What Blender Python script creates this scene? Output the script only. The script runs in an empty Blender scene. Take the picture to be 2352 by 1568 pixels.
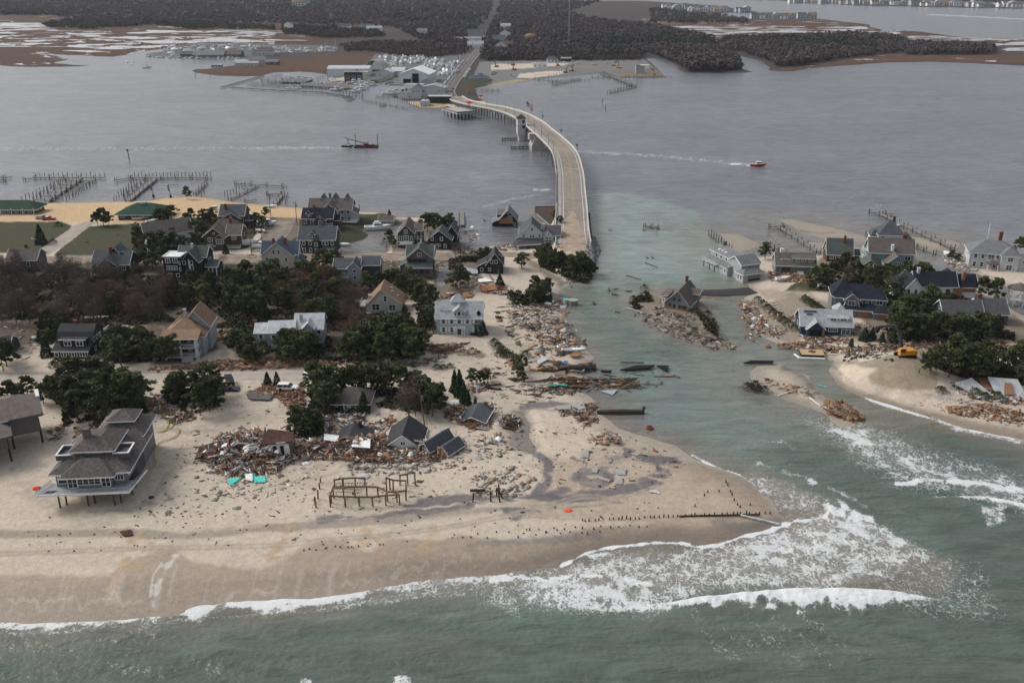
import bpy, math, random
import numpy as np
from mathutils import Vector, Matrix
random.seed(7); np.random.seed(7)
SC = bpy.context.scene; COL = SC.collection
PI = math.pi
# ---------------------------------------------------------------- camera, sky, sun, exposure
F, CX, CY, HC = 2150.0, 1176.0, 784.0, 105.5
TH = math.atan(859/F); sT, cT = math.sin(TH), math.cos(TH)
cam = bpy.data.cameras.new('camera'); co = bpy.data.objects.new('camera', cam); COL.objects.link(co)
co.location = (0, 0, HC); co.rotation_euler = (PI/2-TH, 0, 0)
cam.sensor_width = 36; cam.lens = 36*F/2352; cam.clip_start = 1; cam.clip_end = 60000
SC.camera = co
SUN_EL, SUN_AZ = math.radians(42), math.radians(-72)       # azimuth measured from +Y, negative = to the left
w = bpy.data.worlds.new('World'); SC.world = w; w.use_nodes = True
nt = w.node_tree; bg = nt.nodes['Background']
sky = nt.nodes.new('ShaderNodeTexSky'); sky.sky_type = 'NISHITA'; sky.sun_disc = False
sky.sun_elevation = SUN_EL; sky.sun_rotation = SUN_AZ; sky.dust_density = 4; sky.air_density = 1.2
hs = nt.nodes.new('ShaderNodeHueSaturation'); hs.inputs['Saturation'].default_value = 0.42
nt.links.new(sky.outputs[0], hs.inputs['Color']); nt.links.new(hs.outputs[0], bg.inputs[0])
bg.inputs[1].default_value = 0.13
sl = bpy.data.lights.new('sun', 'SUN'); sl.energy = 1.2; sl.angle = math.radians(20); sl.color = (1, .96, .9)
so = bpy.data.objects.new('sun', sl); COL.objects.link(so)
d = Vector((math.sin(SUN_AZ)*math.cos(SUN_EL), math.cos(SUN_AZ)*math.cos(SUN_EL), math.sin(SUN_EL)))
so.rotation_euler = d.to_track_quat('Z', 'Y').to_euler(); so.location = (0, 0, 400)
SC.view_settings.view_transform = 'Standard'; SC.view_settings.look = 'None'
SC.view_settings.gamma = 1; SC.view_settings.exposure = 0.27
# ---------------------------------------------------------------- survey: photograph position -> place on the ground
TILES = {'A': (0, 401.95, 3.901), 'B': (574.2, 401.95, 3.901), 'C': (1091, 401.95, 3.901), 'R': (1764, 401.95, 3.901),
         'E': (0, 775.2, 3.901), 'F': (574.2, 775.2, 3.901), 'G': (1148.4, 775.2, 3.901), 'H': (1722.6, 775.2, 3.640),
         'I': (0, 0, 3.641), 'J': (459.4, 57.4, 3.724), 'K': (976.2, 57.4, 3.413), 'L': (1493, 0, 2.738), 'D': (0, 0, 1)}
def T(k, x, y): a, b, c = TILES[k]; return (a+x/c, b+y/c)
def TL(k, pts): return [T(k, *p) for p in pts]
def gp(x, y, h=0.0):
 u = (x-CX)/F; v = (y-CY)/F; t = (HC-h)/(sT+v*cT)
 return t*u, t*(cT-v*sT)
def proj(X, Y, Z):
 dz = Z-HC; dep = Y*cT-dz*sT; up = Y*sT+dz*cT
 return CX+F*X/dep, CY-F*up/dep
def S(y): return cT*(y+75)/HC        # photo px per metre at that row of the ground
# ---------------------------------------------------------------- numpy noise and polygon distance
def arc(cx, cy, rx, ry, a0, a1, n=16): return [(cx+rx*math.cos(a0+(a1-a0)*i/n), cy+ry*math.sin(a0+(a1-a0)*i/n)) for i in range(n+1)]
def _h(ix, iy, s):
 v = np.sin(ix*127.1+iy*311.7+s*74.7)*43758.5453
 return v-np.floor(v)
def vn(x, y, s=0):
 ix = np.floor(x); iy = np.floor(y); fx = x-ix; fy = y-iy
 fx = fx*fx*(3-2*fx); fy = fy*fy*(3-2*fy)
 a = _h(ix, iy, s); b = _h(ix+1, iy, s); c = _h(ix, iy+1, s); e = _h(ix+1, iy+1, s)
 return (a+(b-a)*fx)*(1-fy)+(c+(e-c)*fx)*fy
def fbm(x, y, s=0, o=4):
 t = 0; a = .5; n = 0
 for i in range(o): t = t+a*(vn(x, y, s+i)*2-1); n += a; a *= .55; x = x*2.03+5.1; y = y*2.03+1.7
 return t/n
def sdf(poly, X, Y):                 # + inside
 d2 = np.full(X.shape, 1e18); ins = np.zeros(X.shape, bool); n = len(poly)
 for i in range(n):
  x0, y0 = poly[i]; x1, y1 = poly[(i+1) % n]
  ex, ey = x1-x0, y1-y0; L = ex*ex+ey*ey+1e-12
  t = np.clip(((X-x0)*ex+(Y-y0)*ey)/L, 0, 1)
  d2 = np.minimum(d2, (X-x0-t*ex)**2+(Y-y0-t*ey)**2)
  c = ((y0 > Y) != (y1 > Y))
  if y1 != y0: ins ^= c & (X < (x1-x0)*(Y-y0)/(y1-y0)+x0)
 return np.where(ins, 1, -1)*np.sqrt(d2)
def linedist(pts, X, Y):
 d2 = np.full(X.shape, 1e18)
 for (x0, y0), (x1, y1) in zip(pts[:-1], pts[1:]):
  ex, ey = x1-x0, y1-y0; t = np.clip(((X-x0)*ex+(Y-y0)*ey)/(ex*ex+ey*ey+1e-12), 0, 1)
  d2 = np.minimum(d2, (X-x0-t*ex)**2+(Y-y0-t*ey)**2)
 return np.sqrt(d2)
def sm(a, b, x): t = np.clip((x-a)/(b-a), 0, 1); return t*t*(3-2*t)
# ---------------------------------------------------------------- land outlines
BARL = [(-900,1450),(-300,1440),(0,1430),(130,1425),(260,1410),(400,1396),(560,1384),(700,1376),(830,1358),(920,1340),(985,1330),(1060,1325),(1150,1320),(1220,1306),(1300,1285),(1345,1266),(1400,1252),(1500,1243),(1560,1243),(1605,1252),(1650,1248),(1700,1230),(1770,1212),(1815,1200),(1800,1180),(1770,1150),(1735,1115),(1700,1092),(1640,1072),(1590,1048),(1550,1022),(1480,1003),(1420,985),(1385,955),(1375,925),(1345,905),(1320,893),(1330,880),(1340,868),(1335,845),(1365,822),(1345,800),(1318,775),(1300,760),(1292,730),(1285,700),(1282,668),(1310,650),(1362,628),(1356,605),(1377,580),(1374,555),(1356,530),(1352,492),(1275,484),(1240,482),(1232,492),(1262,520),(1280,545),(1290,560),(1240,566),(1190,574),(1175,562),(1120,566),(1080,575),(1055,570),(1045,548),(1030,520),(1000,503),(965,500),(905,498),(905,492),(870,488),(820,487),(700,478),(640,474),(520,462),(480,455),(440,452),(380,455),(340,462),(200,465),(70,467),(0,465),(-900,455)]
BARR = [(1690,640),(1693,600),(1720,592),(1770,588),(1850,590),(1890,582),(1960,585),(2010,590),(2060,580),(2100,590),(2115,610),(2150,625),(2200,640),(2260,665),(2300,690),(2330,715),(2380,740),(2800,800),(3000,1200),(2600,1080),(2352,1006),(2250,985),(2150,962),(2060,935),(1995,915),(1945,898),(1915,875),(1905,850),(1918,833),(1885,812),(1850,808),(1800,795),(1745,772),(1712,742),(1700,700),(1712,684),(1728,672),(1720,655)]
BARW = [(2185,600),(2210,585),(2240,580),(2352,570),(3000,590),(3000,780),(2420,730),(2352,690),(2300,650),(2240,628),(2200,618)]
ISL = [(1440,692),(1470,674),(1500,667),(1590,668),(1650,664),(1728,660),(1735,672),(1660,684),(1610,690),(1625,700),(1642,730),(1648,765),(1685,800),(1660,808),(1600,790),(1540,768),(1500,745),(1470,715)]
BREACH = TL('H', [(0,290),(60,240),(270,225),(330,260),(480,320),(540,420),(640,500),(760,540),(900,600),(960,690),(880,705),(760,700),(600,640),(430,570),(250,500),(150,470),(100,400),(0,340)])
BAR1 = TL('R', [(60,395),(230,405),(400,440),(700,500),(850,550),(935,590),(800,592),(650,575),(500,562),(300,525),(250,470)])
BAR1B = TL('R', [(370,605),(500,612),(740,640),(920,662),(900,688),(740,672),(480,680),(380,640)])
BAR2 = TL('R', [(880,565),(1000,550),(1200,545),(1350,560),(1500,590),(1650,590),(1720,620),(1690,650),(1600,682),(1450,670),(1350,630),(1200,605),(900,600)])
BAR3 = [(1655,536),(1700,540),(1745,562),(1705,578),(1678,570)]
MAIN = [(-3500,150)]+TL('I', [(0,548),(100,560),(300,562),(600,558),(790,550),(620,543),(440,527),(540,508),(560,495),(450,465),(310,436),(500,462),(690,462),(800,475),(950,475),(1050,462),(1100,436),(1200,430),(1500,395),(1600,385),(1560,402),(1300,440),(1215,450),(1220,465),(1400,478),(1560,490),(1700,500),(1990,500),(1960,548),(1800,570),(1590,588),(1640,612),(1800,632),(2000,640),(2150,640),(2230,625)]) \
  + TL('J', [(620,408),(860,402),(1000,412),(1085,425),(1095,480),(1235,495),(1250,515),(1400,520),(1520,512),(1530,490),(1640,462),(1650,480),(1580,500),(1600,560),(1640,620),(1700,625),(1870,705),(2090,708),(2110,690),(2200,735)]) \
  + TL('K', [(240,690),(330,640),(480,612),(430,575),(395,525),(400,495),(500,475),(690,462),(860,432),(1100,405),(1380,380),(1450,390),(1540,415),(1895,415),(1830,350),(1760,290),(1720,262),(1870,265)]) \
  + TL('L', [(150,400),(215,455),(380,465),(560,462),(640,455),(575,430),(540,380),(490,345),(600,360),(700,385),(760,430),(740,445),(900,452),(1000,430),(1280,410),(1500,395),(1750,390),(2000,398),(2352,415),(4500,430),(4500,310),(2352,250),(1980,238),(1850,220),(1700,200),(1520,190),(1430,228),(1420,225),(1480,190),(1380,172),(1385,155),(1200,135),(1110,125),(1040,118),(800,122),(650,120),(560,108),(440,100),(430,82),(640,82),(700,78),(600,66),(500,48),(300,28),(100,16),(0,8)]) + [(1300,2),(1250,-40),(1000,-58),(-4500,-58)]
FAR = TL('L', [(400,-8),(800,5),(1150,25),(1300,38),(1700,45),(2000,50),(2352,58),(4500,72)])+[(4500,-40),(3500,-56),(1400,-56)]
PIERS = [TL('J', [(520,470),(700,462),(960,462),(960,480),(900,500),(700,500)])]
CUTS = [([(832,530),(862,516),(900,515),(925,520),(912,545),(905,560),(885,582),(790,583),(775,570),(800,560),(838,550),(845,540)], 5.0),
  ([(1008,600),(1030,598),(1035,625),(1030,645),(1015,660),(1000,655),(1005,630)], 4.0),
  ([(1205,955),(1217,975),(1213,1005),(1235,1030),(1215,1040),(1180,1025),(1182,985)], 2.0),
  ([(1130,500),(1235,500),(1285,560),(1180,572),(1120,560)], 4.0),
  (TL('H', [(0,190),(250,210),(700,195),(660,240),(640,330),(560,300),(300,215),(0,235)]), 2)]
LANDS = [(BARL, 2.0, 16, .10, 1.0), (BARR, 2.0, 14, .12, 1.0), (BARW, 1.2, 8, .15, .8), (ISL, .9, 5, .1, 1.2), (BREACH, .7, 8, .05, .8),
         (BAR1, .35, 6, .03, 1), (BAR1B, .3, 5, .03, 1), (BAR2, .45, 6, .03, 1), (BAR3, .35, 5, .03, 1), (MAIN, 1.4, 10, .2, 1.5), (FAR, 2, 10, .2, 3)]
WP = lambda poly: [gp(x, y) for x, y in poly]
APP = [gp(1319, 610, 2.2), gp(1316, 565, 3.2), gp(1314, 525, 4.0), gp(1313, 497, 4.6)]; APH = [2.0, 3.0, 3.8, 4.3]
def ground_height(X, Y):
 n1 = fbm(X/7, Y/7, 3); n2 = fbm(X/45, Y/45, 9)
 far = sm(500, 1500, Y)
 Z = np.full(X.shape, -6.0)
 for poly, hm, L, sl, jit in LANDS:
  wp = WP(poly); xs = [p[0] for p in wp]; ys = [p[1] for p in wp]
  m = (X > min(xs)-60) & (X < max(xs)+60) & (Y > min(ys)-60) & (Y < max(ys)+60)
  if not m.any(): continue
  d = sdf(wp, X[m], Y[m])+n1[m]*jit*(1+2*far[m])
  if poly is BARL or poly is BARR:                   # the ocean beach falls off more gently than the bay side
   oc = sm(240, 190, Y[m]); LL = L*(1+1.3*oc)
  else: LL = L
  z = np.where(d > 0, hm*(1-np.exp(-d/LL)), sl*d)
  Z[m] = np.maximum(Z[m], np.maximum(z, -6))
 land = sm(0.1, 1.2, Z)
 Z = Z+land*(n1*.22+n2*.35)
 for poly, L in CUTS:
  wp = WP(poly); xs = [p[0] for p in wp]; ys = [p[1] for p in wp]
  m = (X > min(xs)-40) & (X < max(xs)+40) & (Y > min(ys)-40) & (Y < max(ys)+40)
  if m.any(): d = sdf(wp, X[m], Y[m])+n1[m]*.6; Z[m] = np.minimum(Z[m], np.where(d > 0, -.7*(1-np.exp(-d/L)), -d*.28))
 for (a, b, h0, h1) in zip(APP[:-1], APP[1:], APH[:-1], APH[1:]):      # bridge approach embankment
  ex, ey = b[0]-a[0], b[1]-a[1]; t = np.clip(((X-a[0])*ex+(Y-a[1])*ey)/(ex*ex+ey*ey), 0, 1)
  dd = np.hypot(X-a[0]-t*ex, Y-a[1]-t*ey)
  Z = np.maximum(Z, np.where(dd < 30, (h0+(h1-h0)*t)-.5-np.maximum(dd-7.4, 0)*2.0, -9))
 for (px, py, r, hh) in [(2058, 862, 15, 2.6), (2085, 850, 13, 2.2), (2030, 868, 10, 1.3)]:
  a = gp(px, py, 2); Z = Z+sm(.25, .9, Z)*hh*np.exp(-((X-a[0])**2/(r*r)+(Y-a[1])**2/(r*r*.6)))
 return Z
# ---------------------------------------------------------------- materials
MATS = {}
def node_mat(name):
 m = bpy.data.materials.new(name); m.use_nodes = True; t = m.node_tree; return m, t, t.nodes['Principled BSDF']
def mat(name, col, rough=.75, var=.18, scale=1.2, spec=.25, metal=0, bump=0, rnd=0, fine=0, coat=0, attr=None, band=0):
 if name in MATS: return MATS[name]
 m, t, b = node_mat(name); N = t.nodes; L = t.links
 tc = N.new('ShaderNodeTexCoord'); nz = N.new('ShaderNodeTexNoise'); nz.inputs['Scale'].default_value = scale; nz.inputs['Detail'].default_value = 5
 L.new(tc.outputs['Object'], nz.inputs['Vector'])
 mp = N.new('ShaderNodeMapRange'); mp.inputs[1].default_value = .3; mp.inputs[2].default_value = .7; mp.inputs[3].default_value = 1-var; mp.inputs[4].default_value = 1+var
 L.new(nz.outputs['Fac'], mp.inputs[0]); val = mp.outputs[0]
 def mul(a, bsock):
  q = N.new('ShaderNodeMath'); q.operation = 'MULTIPLY'; L.new(a, q.inputs[0]); L.new(bsock, q.inputs[1]); return q.outputs[0]
 if fine:
  n2 = N.new('ShaderNodeTexNoise'); n2.inputs['Scale'].default_value = scale*9; n2.inputs['Detail'].default_value = 2; L.new(tc.outputs['Object'], n2.inputs['Vector'])
  m2 = N.new('ShaderNodeMapRange'); m2.inputs[1].default_value = .3; m2.inputs[2].default_value = .7; m2.inputs[3].default_value = 1-fine; m2.inputs[4].default_value = 1+fine
  L.new(n2.outputs['Fac'], m2.inputs[0]); val = mul(val, m2.outputs[0])
 if band:                                             # courses of shingle, clapboard laps
  sx = N.new('ShaderNodeSeparateXYZ'); L.new(tc.outputs['Object'], sx.inputs[0])
  q = N.new('ShaderNodeMath'); q.operation = 'MULTIPLY'; q.inputs[1].default_value = band; L.new(sx.outputs['Z'], q.inputs[0])
  fr = N.new('ShaderNodeMath'); fr.operation = 'FRACT'; L.new(q.outputs[0], fr.inputs[0])
  m3 = N.new('ShaderNodeMapRange'); m3.inputs[3].default_value = .86; m3.inputs[4].default_value = 1.08; L.new(fr.outputs[0], m3.inputs[0]); val = mul(val, m3.outputs[0])
 if rnd:
  oi = N.new('ShaderNodeObjectInfo'); m4 = N.new('ShaderNodeMapRange'); m4.inputs[3].default_value = 1-rnd; m4.inputs[4].default_value = 1+rnd
  L.new(oi.outputs['Random'], m4.inputs[0]); val = mul(val, m4.outputs[0])
 vm = N.new('ShaderNodeVectorMath'); vm.operation = 'SCALE'
 if attr:
  at_ = N.new('ShaderNodeAttribute'); at_.attribute_name = attr; L.new(at_.outputs['Color'], vm.inputs[0])
 else: vm.inputs[0].default_value = col[:3]
 L.new(val, vm.inputs['Scale']); L.new(vm.outputs[0], b.inputs['Base Color'])
 b.inputs['Roughness'].default_value = rough; b.inputs['Specular IOR Level'].default_value = spec; b.inputs['Metallic'].default_value = metal
 if coat: b.inputs['Coat Weight'].default_value = coat
 if bump:
  bp = N.new('ShaderNodeBump'); bp.inputs['Strength'].default_value = bump; bp.inputs['Distance'].default_value = .1
  L.new(nz.outputs['Fac'], bp.inputs['Height']); L.new(bp.outputs[0], b.inputs['Normal'])
 MATS[name] = m; return m
C = {'black': (.018,.018,.020), 'charcoal': (.05,.05,.053), 'dgray': (.085,.085,.09), 'gray': (.17,.175,.18), 'lgray': (.33,.35,.37), 'pale': (.46,.48,.49), 'white': (.74,.74,.73),
     'cream': (.46,.43,.36), 'ltblue': (.38,.45,.48), 'teal': (.17,.29,.31), 'brown': (.075,.05,.038), 'redbrown': (.075,.04,.033), 'tan': (.23,.15,.10), 'shingle': (.13,.118,.11),
     'navy': (.020,.024,.034), 'slate': (.08,.09,.098), 'bluer': (.08,.10,.13), 'greenr': (.030,.065,.045), 'grn': (.085,.10,.092), 'brn': (.12,.105,.095), 'ply': (.28,.145,.08),
     'brick': (.17,.055,.035), 'wood': (.20,.16,.12), 'dwood': (.05,.04,.03), 'conc': (.33,.32,.30), 'metal': (.35,.36,.38), 'red': (.36,.02,.02), 'blue': (.05,.14,.35), 'ylw': (.65,.30,.02),
     'bluewall': (.025,.045,.085), 'silver': (.42,.44,.47), 'aqua': (.10,.55,.45), 'orange': (.75,.09,.04), 'dkgreen': (.02,.06,.045), 'rust': (.15,.075,.05), 'hivis': (.45,.75,.05)}
def M(c, kind='wall'):
 key = c+'_'+kind
 if key in MATS: return MATS[key]
 col = C[c]
 if kind == 'roof': return mat(key, col, .88, .18, .7, .15, fine=.16, band=4, bump=.1)
 if kind == 'paint': return mat(key, col, .35, .05, 2, .5, coat=.2)
 if kind == 'rough': return mat(key, col, .9, .3, 1.5, .1, fine=.2)
 return mat(key, col, .7, .10, .9, .3, fine=.06, band=5)
GLASS = mat('window_glass', (.02,.025,.03), .08, .3, .4, .6)
# ---------------------------------------------------------------- mesh building
class MB:
 def __init__(s): s.v = []; s.f = []; s.m = []
 def add(s, vs, fs, mi=0):
  k = len(s.v); s.v += [tuple(p) for p in vs]; s.f += [tuple(i+k for i in f) for f in fs]; s.m += [mi]*len(fs)
 def box(s, x0, x1, y0, y1, z0, z1, mi=0):
  s.add([(x0,y0,z0),(x1,y0,z0),(x1,y1,z0),(x0,y1,z0),(x0,y0,z1),(x1,y0,z1),(x1,y1,z1),(x0,y1,z1)],
              [(3,2,1,0),(4,5,6,7),(0,1,5,4),(1,2,6,5),(2,3,7,6),(3,0,4,7)], mi); return s
 def beam(s, a, b, w, h, mi=0, up=(0,0,1)):
  a = Vector(a); b = Vector(b); d = b-a
  if d.length < 1e-6: return s
  d.normalize(); u = Vector(up)
  if abs(d.dot(u)) > .95: u = Vector((1,0,0))
  sd = d.cross(u).normalized()*w/2; u2 = sd.cross(d).normalized()*h/2
  s.add([a-sd-u2, a+sd-u2, a+sd+u2, a-sd+u2, b-sd-u2, b+sd-u2, b+sd+u2, b-sd+u2],
              [(0,1,2,3),(7,6,5,4),(0,4,5,1),(1,5,6,2),(2,6,7,3),(3,7,4,0)], mi); return s
 def cyl(s, a, b, r0, r1=None, n=8, mi=0):
  r1 = r0 if r1 is None else r1; a = Vector(a); b = Vector(b); d = (b-a).normalized()
  u = Vector((0,0,1)) if abs(d.z) < .9 else Vector((1,0,0)); p = d.cross(u).normalized(); q = d.cross(p)
  vs = [a+(p*math.cos(2*PI*i/n)+q*math.sin(2*PI*i/n))*r0 for i in range(n)]+[b+(p*math.cos(2*PI*i/n)+q*math.sin(2*PI*i/n))*r1 for i in range(n)]
  s.add(vs, [(i, i+n, (i+1) % n+n, (i+1) % n) for i in range(n)]+[tuple(range(n)), tuple(range(2*n-1, n-1, -1))], mi); return s
 def loft(s, secs, mi=0, caps=True):
  n = len(secs[0]); vs = [p for q in secs for p in q]; fs = []
  for k in range(len(secs)-1):
   for i in range(n): j = (i+1) % n; fs.append((k*n+i, k*n+j, (k+1)*n+j, (k+1)*n+i))
  if caps: fs += [tuple(range(n-1, -1, -1)), tuple(range((len(secs)-1)*n, len(secs)*n))]
  s.add(vs, fs, mi); return s
 def slab(s, top, faces, th, mi=0):            # a thick sheet, its underside th lower
  n = len(top); vs = list(top)+[(p[0], p[1], p[2]-th) for p in top]; fs = list(faces)+[tuple(i+n for i in reversed(f)) for f in faces]
  ed = {}
  for f in faces:
   for i in range(len(f)): e = (f[i], f[(i+1) % len(f)]); ed[e] = 1
  for (a, b) in ed:
   if (b, a) not in ed: fs.append((b, a, a+n, b+n))
  s.add(vs, fs, mi); return s
 def build(s, name, mats, parent=None, smooth=False):
  me = bpy.data.meshes.new(name); me.from_pydata(s.v, [], s.f)
  if not isinstance(mats, (list, tuple)): mats = [mats]
  for m in mats: me.materials.append(m)
  if len(mats) > 1: me.polygons.foreach_set('material_index', s.m)
  if smooth: me.polygons.foreach_set('use_smooth', [True]*len(s.f))
  me.update(); o = bpy.data.objects.new(name, me); COL.objects.link(o)
  if parent: o.parent = parent
  return o
def npmesh(name, V, Q, mats, col=None, attrs=None, smooth=False, parent=None, link=True):
 me = bpy.data.meshes.new(name); V = np.asarray(V, np.float32); Q = np.asarray(Q, np.int32); k = Q.shape[1]
 me.vertices.add(len(V)); me.vertices.foreach_set('co', V.ravel()); me.loops.add(Q.size); me.loops.foreach_set('vertex_index', Q.ravel())
 me.polygons.add(len(Q)); me.polygons.foreach_set('loop_start', np.arange(0, Q.size, k, dtype=np.int32));
 me.update(calc_edges=True)
 for m in (mats if isinstance(mats, (list, tuple)) else [mats]): me.materials.append(m)
 if smooth: me.polygons.foreach_set('use_smooth', np.ones(len(Q), bool))
 if col is not None:
  a = me.color_attributes.new('Col', 'FLOAT_COLOR', 'POINT'); c4 = np.ones((len(V), 4), np.float32); c4[:, :3] = col; a.data.foreach_set('color', c4.ravel())
 for k_, v_ in (attrs or {}).items():
  a = me.attributes.new(k_, 'FLOAT', 'POINT'); a.data.foreach_set('value', np.asarray(v_, np.float32).ravel())
 o = bpy.data.objects.new(name, me)
 if link: COL.objects.link(o)
 if parent: o.parent = parent
 return o
def tag(o, label=None, cat=None, group=None, kind=None):
 if label: o['label'] = label
 if cat: o['category'] = cat
 if group: o['group'] = group
 if kind: o['kind'] = kind
 return o
def empty(name, loc, rz=0, label=None, cat=None, group=None):
 o = bpy.data.objects.new(name, None); COL.objects.link(o); o.location = loc; o.rotation_euler = (0, 0, rz); o.empty_display_size = .5
 return tag(o, label, cat, group)
KIDS = {}
def dup(root, loc, rz=0, label=None, group=None, scale=None, rot=None):
 r = root.copy(); COL.objects.link(r); r.location = loc; r.rotation_euler = rot if rot else (0, 0, rz)
 if scale: r.scale = scale if isinstance(scale, (tuple, list)) else (scale,)*3
 if label: r['label'] = label
 if group: r['group'] = group
 def rec(a, b):
  if a.name not in KIDS: KIDS[a.name] = list(a.children)
  for ch in KIDS[a.name]:
   c = ch.copy(); COL.objects.link(c); c.parent = b; rec(ch, c)
 rec(root, r); return r
def place(root, used, loc, rz=0, label=None, group=None, scale=None, rot=None):   # first use moves the prototype itself
 if root.name not in used:
  if root.name not in KIDS: KIDS[root.name] = list(root.children)
  used.add(root.name); root.location = loc; root.rotation_euler = rot if rot else (0, 0, rz)
  if scale: root.scale = scale if isinstance(scale, (tuple, list)) else (scale,)*3
  if label: root['label'] = label
  if group: root['group'] = group
  return root
 return dup(root, loc, rz, label, group, scale, rot)
USED = set()
# ---------------------------------------------------------------- ground sheet
GX = np.linspace(-560, 2900, 1150)
GY = np.concatenate([np.linspace(1720, 420, 560, endpoint=False), np.linspace(420, -10, 230, endpoint=False), np.linspace(-10, -68, 24)])
gx2, gy2 = np.meshgrid(GX, GY)
Xg, Yg = gp(gx2, gy2)
Zg = ground_height(Xg, Yg)
def gh(X, Y):
 x, y = proj(X, Y, 0.0)
 i = (x-GX[0])/(GX[1]-GX[0]); i = min(max(i, 0), len(GX)-1.001)
 j = np.interp(-y, -GY, np.arange(len(GY))); j = min(max(j, 0), len(GY)-1.001)
 i0, j0 = int(i), int(j); a, b = i-i0, j-j0
 return float((Zg[j0,i0]*(1-a)+Zg[j0,i0+1]*a)*(1-b)+(Zg[j0+1,i0]*(1-a)+Zg[j0+1,i0+1]*a)*b)
def at(x, y, up=0.0, water=False):
 h = 0.0
 if not water:
  for _ in range(4): X, Y = gp(x, y, h); h = max(gh(X, Y), 0)
 X, Y = gp(x, y, h); return Vector((X, Y, h+up))
def on(X, Y, up=0.0): return Vector((X, Y, max(gh(X, Y), 0)+up))
DX, DY = proj(Xg, Yg, np.maximum(Zg, 0))
nA = fbm(Xg/18, Yg/18, 21); nB = fbm(Xg/4, Yg/4, 31); nC = fbm(Xg/1.6, Yg/1.6, 41, 3); nS = fbm(Xg/26+nA, Yg/3.2+nA*3, 51)
nD = fbm(Xg/9+nA*2, Yg/2.2+nA*4, 57, 5)
SAND = np.array([.49,.42,.34]); WET = np.array([.325,.26,.20]); OCH = np.array([.50,.36,.215]); GRASS = np.array([.060,.062,.036]); BRUSH = np.array([.105,.082,.062])
MARSH = np.array([.080,.046,.031]); ASPH = np.array([.15,.15,.15]); DARK = np.array([.17,.155,.155]); MUD = np.array([.16,.13,.10]); FLOOR = np.array([.062,.051,.048]); TAN = np.array([.33,.265,.19])
col = np.ones(Xg.shape+(3,))*SAND; wet = np.zeros(Xg.shape); mars = np.zeros(Xg.shape)
def paint(poly, c, soft=6, amp=6, k=1.0, noise=None, wetv=None, mv=None):
 xs = [p[0] for p in poly]; ys = [p[1] for p in poly]
 m = (DX > min(xs)-30) & (DX < max(xs)+30) & (DY > min(ys)-30) & (DY < max(ys)+30)
 if not m.any(): return
 n = nB if noise is None else noise
 d = sdf(poly, DX[m], DY[m])+n[m]*amp
 a = sm(-soft/2, soft/2, d)*k
 if c is not None: col[m] = col[m]*(1-a[:, None])+np.asarray(c)*a[:, None]
 if wetv is not None: wet[m] = wet[m]*(1-a)+wetv*a
 if mv is not None: mars[m] = mars[m]*(1-a)+mv*a
def stroke(pts, c, w, k=1.0, noise=None, amp=.6, wetv=None):
 xs = [p[0] for p in pts]; ys = [p[1] for p in pts]
 m = (DX > min(xs)-40) & (DX < max(xs)+40) & (DY > min(ys)-40) & (DY < max(ys)+40)
 n = nB if noise is None else noise
 d = linedist(pts, DX[m], DY[m]); a = sm(1.1, .1, d/w+n[m]*amp)*k
 col[m] = col[m]*(1-a[:, None])+np.asarray(c)*a[:, None]
 if wetv is not None: wet[m] = wet[m]*(1-a)+wetv*a
paint([(-4000,160),(0,156),(440,185),(1000,240),(1530,200),(1760,190),(5000,190),(5000,-70),(-4000,-70)], FLOOR, 2, .5, noise=nA)
paint([(-4000,156),(0,158),(290,135),(330,122),(500,112),(640,112),(900,72),(900,66),(560,58),(180,62),(120,35),(0,36),(-4000,30)], MARSH, 2, 1, noise=nA, mv=1)
paint(TL('I', [(-6000,300),(500,400),(1200,430),(1500,380),(2300,380),(2300,300),(2300,262),(500,262),(300,180),(-6000,170)]), None, 2, 1, noise=nA, mv=2.2)
paint(TL('J', [(-10,440),(560,445),(700,402),(1100,420),(1120,340),(1420,340),(1500,250),(1200,240),(1000,250),(960,290),(600,300),(560,340),(0,370)]), MARSH*1.1, 1.5, .6, mv=.4)
paint(TL('J', [(-400,300),(560,300),(560,240),(1100,230),(1180,180),(0,150),(-500,230)]), ASPH*.8, 1.5, .6, mv=0)
paint(TL('J', [(1100,470),(1240,480),(1500,470),(1640,450),(1700,630),(2090,600),(2330,240),(1880,270),(1500,250),(1430,330),(1100,430)]), ASPH*.9, 1.5, .4, mv=0)
paint(TL('J', [(1100,465),(1240,445),(1240,480),(1110,480)]), SAND*.9, 1, .4)
paint(TL('J', [(1790,655),(2100,650),(2100,705),(1870,703)]), OCH*.8, 1, .4)
paint(TL('K', [(430,290),(880,280),(1720,270),(1890,410),(1540,412),(1380,378),(690,455),(540,470),(500,430),(380,400)]), ASPH*1.1, 1.5, .4, mv=0)
paint(TL('K', [(520,310),(900,300),(1140,298),(1080,320),(800,340),(520,355)]), SAND, 1, .4)
paint(TL('K', [(740,385),(960,362),(1110,362),(1080,385),(860,415),(720,418)]), SAND*1.05, 1, .4)
paint(TL('K', [(1440,360),(1640,350),(1760,300),(1880,405),(1540,408)]), MUD*1.1, 1, .4)
paint(TL('K', [(1150,322),(1400,325),(1340,350),(1150,335)]), MUD*1.3, 1, .4)
paint(TL('K', [(480,470),(700,430),(850,430),(690,460),(560,478)]), TAN, 1, .4)
paint(TL('K', [(300,380),(400,400),(540,430),(400,510),(330,560),(280,520)]), GRASS*.9, 1, .4)
paint(TL('L', [(-50,115),(1040,118),(1110,125),(1385,150),(1480,188),(1980,236),(2352,250),(4500,300),(4500,360),(2352,300),(2000,258),(1600,240),(1100,240),(900,255),(500,240),(-50,300)]), MARSH*1.05, 1.5, .8, noise=nA, mv=1)
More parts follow.
